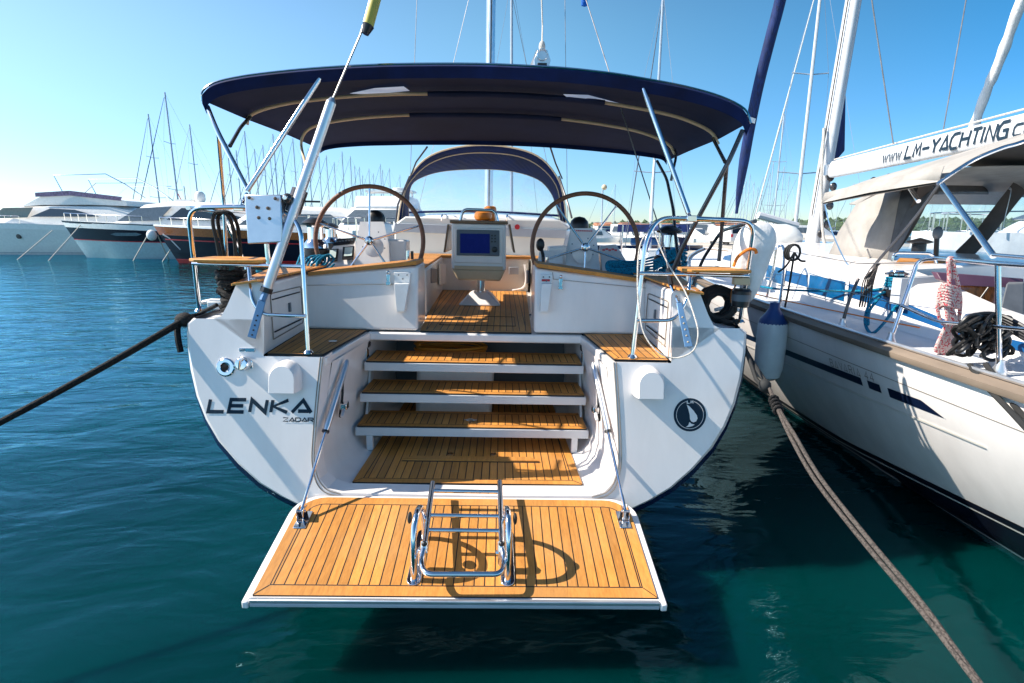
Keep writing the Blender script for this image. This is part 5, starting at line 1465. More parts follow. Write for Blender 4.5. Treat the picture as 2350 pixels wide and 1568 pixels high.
g = MB(); g.tube([b0 + Vector((0.05, -0.1, -0.35)), wp(2035, 415, x=4.6) + Vector((0, 0, -0.05))], 0.045, 'aluw', n=12); g.tube([b0 + Vector((0.12, -0.1, -0.45)), wp(2075, 440, x=4.55)], 0.018, 'brownrope', n=8); g.build("kicker_strut", N)
# goose-neck, stays
g = MB(); g.box(tuple(bA + Vector((-0.05, 0.0, -0.07))), tuple(bA + Vector((0.05, 0.14, 0.07))), 'alu'); g.build("gooseneck", bo)
def stay(name, a_, c_, r_, m_, par=N):
    b = MB(); b.tube([a_, c_], r_, m_, n=6); return b.build(name, par)
stay("shroud", wp(2050, 330, y=6.6), wp(2000, -5, y=6.6), 0.007, 'wire')
stay("shroud", wp(2165, 298, y=6.0), wp(2218, -5, y=6.0), 0.006, 'wire')
# furled head sail with a dark blue cover
P = [wp(1690, 490, y=11.25), wp(1698, 430, y=11.1), wp(1716, 320, y=10.85), wp(1740, 200, y=10.6), wp(1770, 80, y=10.3), wp(1792, -5, y=10.15), wp(1850, -260, y=9.4)]
g = MB(); g.tube(smooth(P, 5), [0.03] + [0.03 + 0.065 * min(1, i / 7) for i in range(30)], 'blueb', n=12); g.build("furled_headsail", N)
g = MB(); q = wp(1723, 277, y=10.7); g.prism([wp(1714, 266, y=10.64), wp(1734, 273, y=10.64), wp(1732, 284, y=10.64), wp(1711, 277, y=10.64)], (0, -0.01, 0), 'fender'); g.build("sail_patch", N)

# --- guard rails
def rail(name, pts, r_, m_='steel', rad=0.08):
    b = MB(); b.tube(fil([wp(u, v, y=y) for u, v, y in pts], rad, 6), r_, m_, n=12); return b.build(name, N)
yq = 3.52
rail("pushpit_tube", [(2043, 783, yq), (2075, 690, 3.55), (2107, 597, 3.6), (2150, 592, 3.5), (2288, 605, 2.85), (2420, 614, 2.5)], 0.0135)
rail("pushpit_post", [(2293, 850, 2.82), (2291, 720, 2.83), (2290, 605, 2.85)], 0.0135)
rail("pushpit_mid_rail", [(2067, 700, 3.54), (2150, 738, 3.3), (2230, 745, 3.0), (2420, 762, 2.5)], 0.011)
rail("pushpit_top_rail", [(2280, 585, 2.95), (2360, 592, 2.7)], 0.010)
rail("stanchion", [(1932, 748, 4.15), (1948, 690, 4.15), (1970, 640, 4.2)], 0.012, 'darksteel')
rail("gate_stanchion", [(1758, 692, 5.72), (1776, 615, 5.72), (1782, 568, 5.72), (1795, 563, 5.7), (1800, 575, 5.6), (1797, 640, 5.3), (1787, 712, 4.95)], 0.014)
for (u, v, y) in ((2043, 783, yq), (2293, 850, 2.82), (1932, 748, 4.15), (1758, 692, 5.72), (1787, 712, 4.95)):
    g = MB(); q = wp(u, v, y=y); g.lathe([(0.035, -0.03), (0.035, 0.0), (0.02, 0.035), (0.018, 0.06)], q, 'alu', n=14); g.build("rail_base", N)
g = MB()
for P in ([(1800, 575, 5.6), (1970, 605, 4.2), (2107, 603, 3.6)], [(1787, 655, 5.2), (1955, 672, 4.15), (2067, 700, 3.54)], [(1640, 560, 7.2), (1782, 575, 5.7)], [(1640, 610, 7.2), (1776, 640, 5.72)]):
    g.tube([wp(u, v, y=y) for u, v, y in P], 0.004, 'wire', n=5)
g.build("lifeline", N)
rail("jackstay", [(1640, 655, 6.9), (1800, 690, 5.0), (2020, 735, 3.8), (2110, 752, 3.5)], 0.005, 'orangecord')
# winch with teal line round it
wn_ = empty("winch"); wn_.parent = N
q = wp(2052, 672, y=4.3)
g = MB(); g.lathe([(0.085, -0.03), (0.085, 0.02), (0.07, 0.03)], q, 'black', n=24); g.build("base", wn_)
g = MB(); g.lathe([(0.08, 0.03), (0.078, 0.045), (0.055, 0.06), (0.052, 0.13), (0.06, 0.14)], q, 'steel', n=24); g.build("drum", wn_)
g = MB(); g.lathe([(0.06, 0.14), (0.085, 0.145), (0.085, 0.158), (0.05, 0.17), (0.045, 0.18), (0.0, 0.182)], q, 'steel', n=24); g.build("cap", wn_)
g = MB(); q2 = wp(2110, 560, y=4.4); g.lathe([(0.05, -0.06), (0.05, 0.0), (0.09, 0.01), (0.09, 0.02), (0.0, 0.05)], q2, 'black', n=20); g.build("cabin_winch", N)
# steering gear beyond the window
g = MB(); q = wp(2148, 590, y=4.9); g.tube([q, wp(2150, 545, y=4.9)], 0.02, 'black'); g.ball(wp(2152, 535, y=4.9), 0.05, 'bezel', sc=(0.8, 0.8, 1.2)); g.build("rail_instrument", N)
# ================================================================== ropes, fenders and loose gear
def rope(name, pts, r_, m_, label, cat="rope", group=None, n=8, sm=6, world=False, closed=False):
    b = MB(); P = [Vector(p) if world else toW(p) for p in pts]
    b.tube(smooth(P, sm, closed) if sm else P, r_, m_, n=n, closed=closed); o = b.build(name)
    return tag(o, label, cat, group)


def multi(name, runs, r_, m_, label, cat="rope", n=8, sm=6, world=True):
    b = MB()
    for P in runs: b.tube(smooth([Vector(p) if world else toW(p) for p in P], sm), r_, m_, n=n)
    o = b.build(name); return tag(o, label, cat)


# left mooring line: two parallel black strands from the quarter cleat down to the left edge
def sag(a, c, s, n=14): return [a.lerp(c, i / n) + Vector((0, 0, -s * 4 * (i / n) * (1 - i / n))) for i in range(n + 1)]
a_ = toW(bp(498, 700, z=1.56)); k_ = toW(bp(424, 738, y=3.15)); e_ = wp(-60, 1003, y=2.45)
b = MB()
for o_, r_ in ((Vector((0, 0, 0)), 0.0125), (Vector((0.01, -0.015, 0.022)), 0.0125)):
    b.tube([a_, toW(bp(455, 722, y=3.3))] + sag(k_ + o_, e_ + o_ * 0.5, 0.012) + [e_ + o_ * 0.5 + (e_ - k_) * 1.6], r_, 'blackrope', n=8)
b.ball(k_ + Vector((0, 0, 0.01)), 0.055, 'blackrope', sc=(1, 0.8, 0.8))
b.tube(smooth([k_, k_ + Vector((-0.045, 0, -0.03)), k_ + Vector((-0.04, -0.02, -0.10)), k_ + Vector((-0.035, -0.02, -0.18))], 5), 0.018, 'blackrope')
tag(b.build("mooring_line"), "black double mooring line knotted at the left stern corner, running out over water", "mooring line")
# black rope piled on the left cleat
b = MB(); c_ = toW(bp(512, 690, z=1.58)) + Vector((0.03, 0.05, 0.0))
rr = random.Random(3)
for k in range(9):
    P = []
    for j in range(9):
        a = j * 0.8 + k
        P.append(c_ + Vector((0.055 * math.cos(a) + rr.uniform(-.02, .02), 0.10 * math.sin(a) * 0.8, k * 0.028 - 0.05 + rr.uniform(-.02, .02))))
    b.tube(smooth(P, 4), 0.017, 'blackrope')
for dx in (0, 0.06):
    b.tube(smooth([c_ + Vector((0.05, 0, 0.12)), toW(bp(545 + dx * 200, 640, y=3.9)), toW(bp(570 + dx * 250, 622, y=4.1)), toW(bp(585, 650, y=4.0)), c_ + Vector((0.12, 0.1, 0.05))], 5), 0.017, 'blackrope')
tag(b.build("rope_pile"), "black rope wound in knots on the left stern cleat", "rope")
# dark hose-like rope loop hanging inside the left pushpit
b = MB(); P = [bp(512, 640, y=3.7), bp(498, 560, y=3.65), bp(488, 505, y=3.6), bp(500, 487, y=3.6), bp(520, 492, y=3.6), bp(534, 520, y=3.65), bp(540, 570, y=3.7), bp(542, 620, y=3.75)]
for o_ in (0, 0.022):
    b.tube(smooth([toW(p) + Vector((o_, o_, 0)) for p in P], 6), 0.012, 'blackrope' if o_ else 'rubber')
tag(b.build("hanging_rope"), "dark brown rope loop hanging over the left stern rail", "rope")
# teal coils on the left coaming
def hank(name, c, rx, rz, n, m_, label, seed=1, rad=0.009, ydep=0.06, tilt=0.3, drift=(0.0, 0.0, 0.0)):
    b = MB(); q = random.Random(seed); P = []
    for k in range(n * 10):
        a = 2 * math.pi * k / 10; f_ = k / (n * 10)
        P.append(Vector(c) + Vector(drift) * f_ + Vector((rx * (0.8 + 0.25 * q.random()) * math.cos(a), ydep * math.sin(a + 1) + q.uniform(-.012, .012), rz * (0.8 + 0.25 * q.random()) * math.sin(a) + tilt * rx * math.cos(a))))
    b.tube(smooth(P, 3), rad, m_, n=7)
    return tag(b.build(name), label, "rope coil")
hank("rope_coil", toW(bp(705, 605, y=4.35)), 0.065, 0.055, 5, 'teal', "teal rope hank looped upright on the left coaming beside the gauges", 2, drift=(0.17, 0, 0.01))
multi("sheet", [[toW(bp(588, 622, y=3.9)), toW(bp(620, 628, y=4.0)), toW(bp(660, 622, y=4.1)), toW(bp(700, 615, y=4.3))], [toW(bp(590, 628, y=3.9)), toW(bp(630, 622, y=4.0)), toW(bp(690, 608, y=4.3))], [toW(bp(700, 560, y=4.75)), toW(bp(690, 585, y=4.7)), toW(bp(680, 612, y=4.3))]], 0.009, 'teal', "teal rope tail lying along the left teak coaming", "rope")
# right: loose hank on the bench and turns round the winch
runs = []
rr = random.Random(11)
for k in range(5):
    j = lambda s_: rr.uniform(-s_, s_)
    runs.append([toW(bp(1500, 590 + k * 7, y=4.45)), toW(bp(1460, 600 + k * 5, y=4.4)), toW(bp(1420 + j(4), 600 + k * 4, y=4.35)), toW(bp(1395 + j(3), 601 + k * 3, y=4.3)), toW(bp(1392 + k * 2, 615 + j(2), y=4.28)), toW(bp(1410, 628 - k * 2.5, y=4.26)), toW(bp(1450, 630 - k * 3.5, y=4.26)), toW(bp(1490, 616 - k, y=4.35))])
multi("rope_hank", runs, 0.0085, 'teal', "long loose hank of teal rope lying on the right helm bench", "rope coil")
b = MB(); c_ = toW(bp(1542, 632, y=4.7)); rr = random.Random(5); P = []
for k in range(10 * 9):
    a = 2 * math.pi * k / 10; z_ = k / 90
    P.append(c_ + Vector((math.cos(a) * (0.105 + 0.02 * rr.random()), math.sin(a) * 0.10, -0.02 + 0.24 * z_ + rr.uniform(-.012, .012))))
b.tube(smooth(P, 3), 0.0105, 'teal', n=7)
for k in range(5): b.tube(smooth([toW(bp(1500, 600 + k * 5, y=4.5)), toW(bp(1520 + k * 3, 590 + k * 3, y=4.55)), toW(bp(1545 + 4 * k, 575 + k * 2, y=4.55)), toW(bp(1568, 572 + k * 7, y=4.6))], 5), 0.0105, 'teal', n=7)
tag(b.build("rope_turns"), "many turns of teal rope wound round the right winch", "rope coil")
# thin white lines dangling at the right pushpit
rope("signal_line", [bp(1500, 520, y=3.3), bp(1470, 560, y=3.25), bp(1463, 640, y=3.15), bp(1468, 720, y=3.05), bp(1480, 770, y=3.0), bp(1510, 808, y=2.95), bp(1550, 822, y=2.93), bp(1590, 806, y=2.9), bp(1602, 770, y=2.9), bp(1595, 730, y=2.95), bp(1570, 665, y=3.1), bp(1530, 600, y=3.2), bp(1500, 530, y=3.3)], 0.0045, 'whiterope', "thin white line looping from the right stern rail over the teak step", "rope", sm=8)
# mooring lines on the right: two black lines joining a grey-brown doubled one that leaves at lower right
c0 = toW(bp(1668, 722, z=1.53)); j_ = wp(1763, 885, y=2.95); e2 = wp(2262, 1590, y=1.35)
b = MB()
b.tube(sag(c0, j_, 0.02) , 0.013, 'rubber'); b.tube([c0 + Vector((0.02, -0.05, -0.02)), wp(1700, 770, y=3.2), wp(1735, 870, y=3.05), j_ + Vector((0.0, 0, -0.04))], 0.013, 'rubber')
b.ball(j_ + Vector((-0.02, 0, 0)), 0.035, 'rubber', sc=(1, 1, 1.1))
tag(b.build("mooring_line"), "pair of black lines from the right stern corner down to the grey rope", "mooring line")
b = MB(); mid_ = j_.lerp(e2, 0.13)
mid_ = wp(1788, 943, y=2.72)
for o_ in (-0.008, 0.008):
    P = [j_, mid_ + Vector((o_ * 0.5, 0, 0)), wp(1821, 1005, y=2.5) + Vector((o_, 0, o_)), wp(1877, 1100, y=2.28) + Vector((o_ * 1.2, 0, o_)), wp(1985, 1238, y=1.95) + Vector((o_, 0, o_)), wp(2112, 1390, y=1.66) + Vector((o_, 0, o_ * 0.6)), e2 + Vector((o_ * 0.5, 0, 0)), e2 + (e2 - wp(2112, 1390, y=1.66)) * 3]
    b.tube(smooth(P, 8), 0.0098, 'brownrope', n=9)
for k in range(4): b.tube([mid_.lerp(j_, k * 0.13) + Vector((0.024 * math.cos(a), 0.01, 0.024 * math.sin(a))) for a in [x * 0.7 for x in range(10)]], 0.008, 'blackrope', n=6)
tag(b.build("mooring_line"), "grey brown doubled mooring rope crossing the dark water to the lower right corner", "mooring line")
b = MB(); c_ = toW(bp(1648, 700, z=1.60)); rr = random.Random(9)
for k in range(10):
    a0 = k * 0.5; R_ = 0.085 + 0.012 * (k % 4)
    b.tube([c_ + Vector((R_ * math.cos(a0 + t * 0.63), -0.03 + 0.012 * k, R_ * math.sin(a0 + t * 0.63) * 0.95)) for t in range(10)], 0.016, 'rubber', n=7, closed=True)
b.tube(smooth([c_ + Vector((0, -0.02, -0.08)), c_ + Vector((0.06, -0.05, -0.11)), toW(bp(1692, 738, z=1.5))], 5), 0.02, 'rubber')
tag(b.build("rope_coil"), "tight black rope coil standing at the right stern corner", "rope coil")
# orange retrieving cord under the right seat
rope("orange_cord", [bp(1690, 640, y=3.35), bp(1686, 660, y=3.36), bp(1680, 668, y=3.36), bp(1678, 690, y=3.36), bp(1684, 700, y=3.36), bp(1690, 690, y=3.36), bp(1689, 668, y=3.36)], 0.006, mat("rust_cord", (0.40, 0.14, 0.03), 0.7), "rust brown cord dangling below the right corner seat", "cord", sm=5)
# horseshoe lifebuoy in a white cover on the right pushpit
b = MB(); y_ = 3.38
Po = [(1682, 640), (1680, 600), (1690, 550), (1712, 515), (1745, 507), (1772, 520), (1777, 555), (1765, 590), (1745, 645), (1722, 690), (1700, 700), (1706, 650)]
ring = [toW(bp(u, v, y=y_)) for u, v in Po]
cen = sum(ring, Vector()) / len(ring)
secs = []
for k, (s_, dy) in enumerate(((0.25, -0.075), (0.72, -0.07), (0.93, -0.045), (1.0, 0.0), (0.93, 0.05), (0.7, 0.07), (0.25, 0.075))):
    secs.append([cen + (p - cen) * s_ + Vector((0, dy, 0)) for p in smooth(ring, 3, True)])
b.loft(secs, 'cloth', closed=True, cap=True)
lbuoy = tag(b.build("lifebuoy", ang=80), "lifebuoy in a creased white cloth cover hung behind the right stern rail", "lifebuoy")
b = MB(); b.tube(smooth([toW(bp(u, v, y=3.27)) for u, v in ((1683, 612), (1692, 592), (1708, 578), (1722, 572), (1733, 574), (1736, 582))], 6), 0.010, 'orangecord'); b.build("orange_strap", lbuoy)
# orange lanterns on the table
b = MB(); c_ = toW(bp(1109, 508, y=5.75)); b.lathe([(0.05, 0), (0.085, 0.02), (0.095, 0.05), (0.09, 0.085), (0.06, 0.105), (0.055, 0.12)], c_, 'orange', n=24)
tag(b.build("lantern"), "round squat orange lantern on the cockpit table", "lantern")
b = MB(); c_ = toW(bp(1125, 508, y=5.95)); b.lathe([(0.05, 0), (0.06, 0.02), (0.07, 0.12), (0.062, 0.15), (0.04, 0.16)], c_, 'orange', n=24)
tag(b.build("lantern"), "tall orange lantern standing just behind the round squat one", "lantern")
# gear in the stern garage
b = MB(); c_ = toW((-0.15, 4.22, 0.0)); rr = random.Random(4)
P = []
for k in range(80):
    a = 2 * math.pi * k / 12; P.append(toW((-0.22 + (0.27 + 0.04 * rr.random()) * math.cos(a), 4.28 + 0.15 * math.sin(a), 1.00 + 0.018 * k / 12 + rr.uniform(-.008, .008))))
b.tube(smooth(P, 3), 0.011, mat("orange_hose", (0.60, 0.22, 0.02), 0.5), n=8); tag(b.build("garden_hose"), "orange water hose coiled in the dark locker above the steps", "hose")
b = MB(); p_ = [toW(p) for p in ((-0.50, 4.1, 0.54), (0.12, 4.1, 0.54), (0.12, 4.55, 0.54), (-0.50, 4.55, 0.54))]; q_ = [toW(p) for p in ((-0.48, 4.1, 0.99), (0.14, 4.1, 0.99), (0.14, 4.55, 0.99), (-0.48, 4.55, 0.99))]
b.hexa(p_ + q_, 'fender'); tag(b.build("storage_box", bevel=0.05, seg=4), "white plastic box stowed behind the steps under the orange hose", "box")
# fender hanging from the neighbour's rail
fd = empty("boat_fender", tuple(wp(1768, 800, y=4.75))); tag(fd, "white cylindrical fender with dark blue top hanging between the two yachts", "fender")
c_ = Vector((0, 0, 0))
b = MB(); b.lathe([(0.0, -0.30), (0.06, -0.29), (0.10, -0.26), (0.118, -0.19), (0.125, -0.1), (0.128, 0.1), (0.125, 0.21), (0.12, 0.24)], c_, 'fender', n=28); b.build("body", fd)
b = MB(); b.lathe([(0.121, 0.235), (0.115, 0.27), (0.07, 0.33), (0.045, 0.37), (0.04, 0.42), (0.0, 0.43)], c_, 'fblue', n=24); b.build("top_cone", fd)
b = MB(); b.tube([Vector((0, 0, 0.42)), wp(1790, 712, y=4.95) - fd.location], 0.009, 'brownrope'); b.build("lanyard", fd)
# red-white rope hank on the neighbour's rail
b = MB(); rr = random.Random(21); yv = 3.3
X = lambda u, v, dy=0: wp(u, v, y=yv + dy)
b.tube(smooth([X(2180, 640), X(2176, 600), X(2183, 592, .02), X(2188, 602), X(2190, 640)], 5), 0.011, 'redrope')
b.tube(smooth([X(2176, 600), X(2178, 612), X(2178, 655)], 5), 0.011, 'redrope'); b.tube(smooth([X(2186, 602), X(2198, 650), X(2204, 690), X(2200, 735), X(2190, 755)], 5), 0.011, 'redrope')
for k in range(8):    # horizontal turns
    v = 655 + k * 6.5; w_ = 14 + 12 * math.sin(math.pi * (k + 1) / 10)
    b.tube(smooth([X(2178 - w_, v + 4), X(2165, v - 2, -0.03), X(2180, v + 2, -0.05), X(2178 + w_, v + 6, -0.02), X(2180 + w_ * 0.6, v + 6, 0.04), X(2165, v + 2, 0.04), X(2178 - w_, v + 6)], 4), 0.0105, 'redrope', n=7)
for k in range(11):
    x_ = 2158 + k * 3.4; b.tube(smooth([X(2170 + k * 1.5, 705 + rr.uniform(-4, 4), -0.02), X(2172 + k * 2.2, 740, -0.03), X(x_ - 4 + rr.uniform(-3, 3), 780, -0.03), X(2146 + k * 4.2 + rr.uniform(-3, 3), 805 + k * 2 + rr.uniform(-6, 6), -0.02), X(x_ + 3, 800, 0.02), X(2182 + k, 750, 0.02)], 4), 0.0105, 'redrope', n=7)
b.tube(smooth([X(2158, 660), X(2151, 700), X(2156, 730), X(2165, 745)], 5), 0.0105, 'redrope')
tag(b.build("rope_coil"), "white and red flecked rope hank hanging from the neighbouring yacht's stern rail", "rope coil")
# black rope heap on the side deck
b = MB(); rr = random.Random(33)
for k in range(44):
    t = rr.random(); cc = wp(2205 + 100 * t, 735 + 62 * rr.random() + 14 * t, y=2.98 + rr.uniform(-.08, .10)); ra = rr.uniform(0.035, 0.085); n1 = Vector((rr.uniform(-1, 1), rr.uniform(-1.2, -0.2), rr.uniform(-1, 1))).normalized(); u1 = n1.orthogonal().normalized(); v1 = n1.cross(u1)
    b.tube(smooth([cc + (u1 * math.cos(a) + v1 * math.sin(a) * 0.7) * ra for a in [i * 2 * math.pi / 7 for i in range(8)]], 4), 0.0105, 'black' if k % 3 else 'blackrope', n=7)
for k in range(5): b.tube(smooth([wp(2205, 740 + 4 * k, y=2.95), wp(2240, 722 + 5 * k, y=2.95), wp(2290, 722 + 6 * k, y=2.92), wp(2350, 750 + 7 * k, y=2.8), wp(2400, 790 + 5 * k, y=2.7)], 5), 0.0105, 'black', n=7)
tag(b.build("rope_heap"), "heap of shiny black rope piled on the neighbouring yacht's side deck", "rope coil")
multi("stern_line", [[wp(2225, 838, y=2.85), wp(2262, 885, y=2.7), wp(2310, 935, y=2.5), wp(2380, 1010, y=2.2)], [wp(2262, 836, y=2.85), wp(2300, 890, y=2.68), wp(2335, 940, y=2.5), wp(2400, 1000, y=2.25)]], 0.0135, 'rubber', "two black lines leading from the rope heap over the rubbing rail", "mooring line")
# teal and grey lines on the neighbour
multi("sheet", [[wp(1700, 650, y=6.2), wp(1800, 665, y=5.4), wp(1960, 668, y=4.7), wp(2035, 662, y=4.35)], [wp(2035, 668, y=4.3), wp(2000, 690, y=4.2), wp(1985, 735, y=4.1), wp(2000, 765, y=3.95), wp(2030, 740, y=4.0), wp(2060, 700, y=4.2), wp(2095, 690, y=4.2)], [wp(2020, 680, y=4.3), wp(1995, 715, y=4.15), wp(1992, 745, y=4.0)], [wp(2060, 675, y=4.25), wp(2110, 680, y=4.2), wp(2150, 688, y=4.1)]], 0.011, 'teal', "teal sheet led along the neighbouring cabin side and round its winch", "rope")
b = MB(); q = wp(2052, 672, y=4.3)
b.tube([q + Vector((0.066 * math.cos(k * 0.6), 0.066 * math.sin(k * 0.6), 0.05 + k * 0.0019)) for k in range(42)], 0.010, 'teal', n=7)
tag(b.build("rope_turns"), "teal rope turns on the neighbouring yacht's cockpit winch", "rope coil")
runs = []
for k in range(5): runs.append([wp(2012 + k * 2, 605, y=4.3), wp(2000 - 4 * k, 640, y=4.3), wp(1992 - 6 * k + 8, 680, y=4.3), wp(1996 - 6 * k, 705, y=4.3), wp(2002 - 4 * k, 660, y=4.28), wp(2014, 610, y=4.3)])
multi("rope_hank", runs, 0.005, 'brownrope', "bunch of thin grey lines hanging from the lifeline beside the winch", "rope coil")
b = MB(); c_ = wp(1823, 580, y=5.1)
for k in range(3): b.tube([c_ + Vector((0.055 * math.cos(a) * (1 + .2 * k), 0.02 * k, 0.075 * math.sin(a))) for a in [i * 2 * math.pi / 12 for i in range(12)]], 0.010, 'rubber', n=7, closed=True)
for u1, v1 in ((1786, 625), (1848, 600), (1800, 712)): b.tube(smooth([c_, wp((1823 + u1) / 2, (595 + v1) / 2, y=5.1), wp(u1, v1, y=5.1)], 5), 0.010, 'rubber')
tag(b.build("rope_knot"), "grey rope knotted in a bunch on the lifeline beside the gate", "rope")
# inflatable dinghy on the neighbour's foredeck
b = MB(); P = [wp(1715, 545, y=8.6), wp(1760, 545, y=8.5), wp(1800, 545, y=8.4), wp(1822, 547, y=8.35), wp(1842, 548, y=8.3)]
b.tube(P, [0.19, 0.20, 0.20, 0.17, 0.05], mat("pale_grey_hypalon", (0.62, 0.64, 0.63), 0.45, var=0.04), n=20); tag(b.build("rolled_dinghy"), "pale grey inflatable tube with tapered end lying on the neighbouring foredeck", "dinghy")
# flag at the top of the backstay
b = MB(); P = [[wp(1334, -6 + k, y=6.0), wp(1340 + 2 * math.sin(k), -4 + k, y=6.0), wp(1348, -6 + k, y=6.0)] for k in range(0, 24, 4)]
b.loft(P, mat("blue_pennant_cloth", (0.0, 0.13, 0.55), 0.8)); tag(b.build("pennant", solid=0.002), "small blue pennant fluttering at the top edge beside the right backstay", "flag")
# ================================================================== background: boats, masts, shore
PROTO = {}


def pxat(u, v, y): return wp(u, v, y=y)


def far_sailboat(kind):
    """12 m sailing boat, bow towards +y, mast at the origin; parts: hull, cabin, mast, boom, rigging"""
    e = empty("sailing_boat")
    g = MB(); secs = []
    hm = 'gel' if kind != 1 else 'navyhull'
    for i in range(13):
        t = i / 12; y = -6.5 + 12 * t; hb_ = 1.9 * (0.78 + 0.22 * math.sin(min(1, t * 1.6) * math.pi / 2)) * (1 - max(0, (t - 0.45) / 0.55) ** 2.2) + 0.02; zs = 1.15 + 0.35 * t * t
        secs.append([Vector((x, y, z)) for x, z in ((-hb_, zs), (-hb_ * 0.97, zs * 0.6), (-hb_ * 0.8, 0.12), (-hb_ * 0.4, -0.3), (0, -0.4), (hb_ * 0.4, -0.3), (hb_ * 0.8, 0.12), (hb_ * 0.97, zs * 0.6), (hb_, zs))])
    g.loft(secs, hm); g.loft([[s_[0], s_[-1]] for s_ in secs], 'nonskid'); g.poly(secs[0], hm); g.build("hull", e)
    g = MB(); g.loft([[Vector((x * w_, y, z)) for x, z in ((-1, 1.15), (-0.9, 1.15 + h), (0.9, 1.15 + h), (1, 1.15))] for y, w_, h in ((-3.0, 1.15, 0.45), (0, 1.2, 0.5), (2.6, 0.7, 0.35), (3.4, 0.35, 0.1))], 'white2', cap=True); g.build("cabin", e)
    g = MB(); g.loft([[Vector((x * 1.15, y, z)) for x, z in ((-1, 1.6), (-0.8, 2.35), (0.8, 2.35), (1, 1.6))] for y in (-3.1, -2.0)], 'navy' if kind != 2 else 'taupe'); g.build("sprayhood", e)
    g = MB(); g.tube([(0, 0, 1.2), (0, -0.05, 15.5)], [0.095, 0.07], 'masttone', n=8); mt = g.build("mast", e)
    for z, w_ in ((6.0, 1.15), (10.6, 0.9)):
        g = MB(); g.tube([(-w_, 0.1, z + 0.1), (0, 0, z), (w_, 0.1, z + 0.1)], 0.03, 'masttone', n=5); g.build("spreader", mt)
    g = MB(); g.tube([(0, -0.1, 2.6), (0, -4.6, 2.7)], 0.09, 'masttone', n=8); g.build("boom", e)
    g = MB(); g.tube([(0, -0.1, 2.95), (0, -1.2, 2.88), (0, -4.5, 2.82)], [0.16, 0.2, 0.11], ('blueb', 'blueb', 'taupe')[kind], n=8); g.build("sail_cover", e)
    g = MB()
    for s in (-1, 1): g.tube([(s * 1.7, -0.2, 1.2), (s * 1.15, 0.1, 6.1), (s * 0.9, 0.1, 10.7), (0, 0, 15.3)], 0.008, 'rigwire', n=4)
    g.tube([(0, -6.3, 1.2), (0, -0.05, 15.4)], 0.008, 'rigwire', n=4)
    g.build("rigging", e)
    g = MB(); g.tube([(0, 5.3, 1.6), (0, 2.6, 8.5), (0, 0.1, 15.0)], [0.03, 0.045, 0.02], 'rigwire' if kind == 0 else ('blueb' if kind == 1 else 'white2'), n=6); g.build("furled_jib", e)
    return e


def place_boat(kind, u_top, v_top, label, group, h=15.5, rz=0.0, y=None, first={}):
    d = wp(u_top, v_top, y=1.0) - Vector((0, 0, H))
    if y is None: y = (h - H) / max(0.02, d.z)
    hh = H + d.z * y
    x = d.x * y
    if kind not in first: o = far_sailboat(kind); first[kind] = o
    else: o = copy_tree(first[kind])
    k = hh / 15.5
    o.location = (x, y, 0); o.rotation_euler = (0, 0, rz); o.scale = (min(k, 1.3),) * 2 + (k,)
    tag(o, label, "sailing boat", group)
    return o


# left of the white sleeve and under the bimini: bare masts of the next pontoon
tops = [(560, 301), (602, 333), (625, 308), (618, 347), (671, 318), (648, 360), (731, 358), (748, 357), (784, 348), (803, 359), (824, 383), (831, 402), (846, 387), (872, 377), (877, 390), (917, 402), (520, 330), (541, 345), (583, 342), (645, 333), (692, 356), (706, 341), (766, 372), (813, 380), (856, 398), (893, 386)]
rr = random.Random(17)
for i, (u, v) in enumerate(tops):
    place_boat(i % 3, u, v, "distant sailing boat, %s bare mast from the left below the navy bimini" % ORD[sorted(tops).index((u, v))], "masts left of the table", rz=R(rr.choice([78, 84, 92, 98, 100])), h=14.5 + rr.random() * 2)
place_boat(0, 339, 262, "sailing boat behind the white motor yachts, the leftmost bare mast", None, h=14, rz=R(80))
place_boat(1, 377, 212, "sailing boat behind the navy motor yacht, tallest mast on the left", None, h=16, rz=R(88))
place_boat(2, 434, 286, "sailing boat behind the motor yachts, bare mast just right of the tallest", None, h=14, rz=R(84))
place_boat(1, 1174, -60, "sailing boat with slim mast and spreader just right of the main mast", None, y=27, rz=R(0))
place_boat(0, 1522, -20, "sailing boat with a slim mast between the backstay wire and the right strut", None, y=24, rz=R(4))
# right side forest of masts
topsR = [(1800, 382), (1812, 404), (1838, 387), (1752, 405), (1768, 398), (1731, 418), (1706, 412), (1713, 414), (1740, 428), (1660, 430), (1412, 422), (1382, 430), (1960, 420), (1985, 428), (2010, 410), (2040, 425), (2140, 470), (2165, 455), (2230, 460), (2265, 450), (2300, 462), (1900, 440), (1925, 455), (1775, 372), (1693, 425), (1722, 400)]
for i, (u, v) in enumerate(topsR):
    place_boat((i + 1) % 3, u, v, "distant sailing boat, %s mast from the left in the far forest of masts" % ORD[sorted(topsR).index((u, v))], "masts beyond the neighbouring yacht", rz=R(rr.choice([-80, 85, 95, 75, 5])), h=14.0 + rr.random() * 2)
place_boat(0, 1799, 262, "sailing boat with grey mast and low spreader standing left of the tall white mast", None, y=36, rz=R(6))
o = place_boat(2, 1890, -90, "white sailing boat with tall white mast and two spreaders beyond the neighbouring yacht", None, y=17.5, rz=R(2))
for ch in children(o):
    if ch.name.startswith("mast"):
        ch.data = ch.data.copy(); ch.data.materials[0] = M['aluw']
b = MB(); P = [(1942, 130), (1915, 250), (1893, 388), (1910, 380), (1940, 346), (1942, 230)]
b.prism([wp(u, v, y=11.5) for u, v in P], (0, 0.12, 0), 'blueb')
bs2 = tag(b.build("sail_cover", bevel=0.03, seg=3), "bright blue sail cover standing against the neighbouring yacht's mast", "sail cover")
b = MB(); b.prism([wp(u, v, y=11.45) for u, v in ((1907, 320), (1922, 317), (1920, 333), (1906, 336))], (0, -0.01, 0), 'fender'); b.build("maker_patch", bs2)
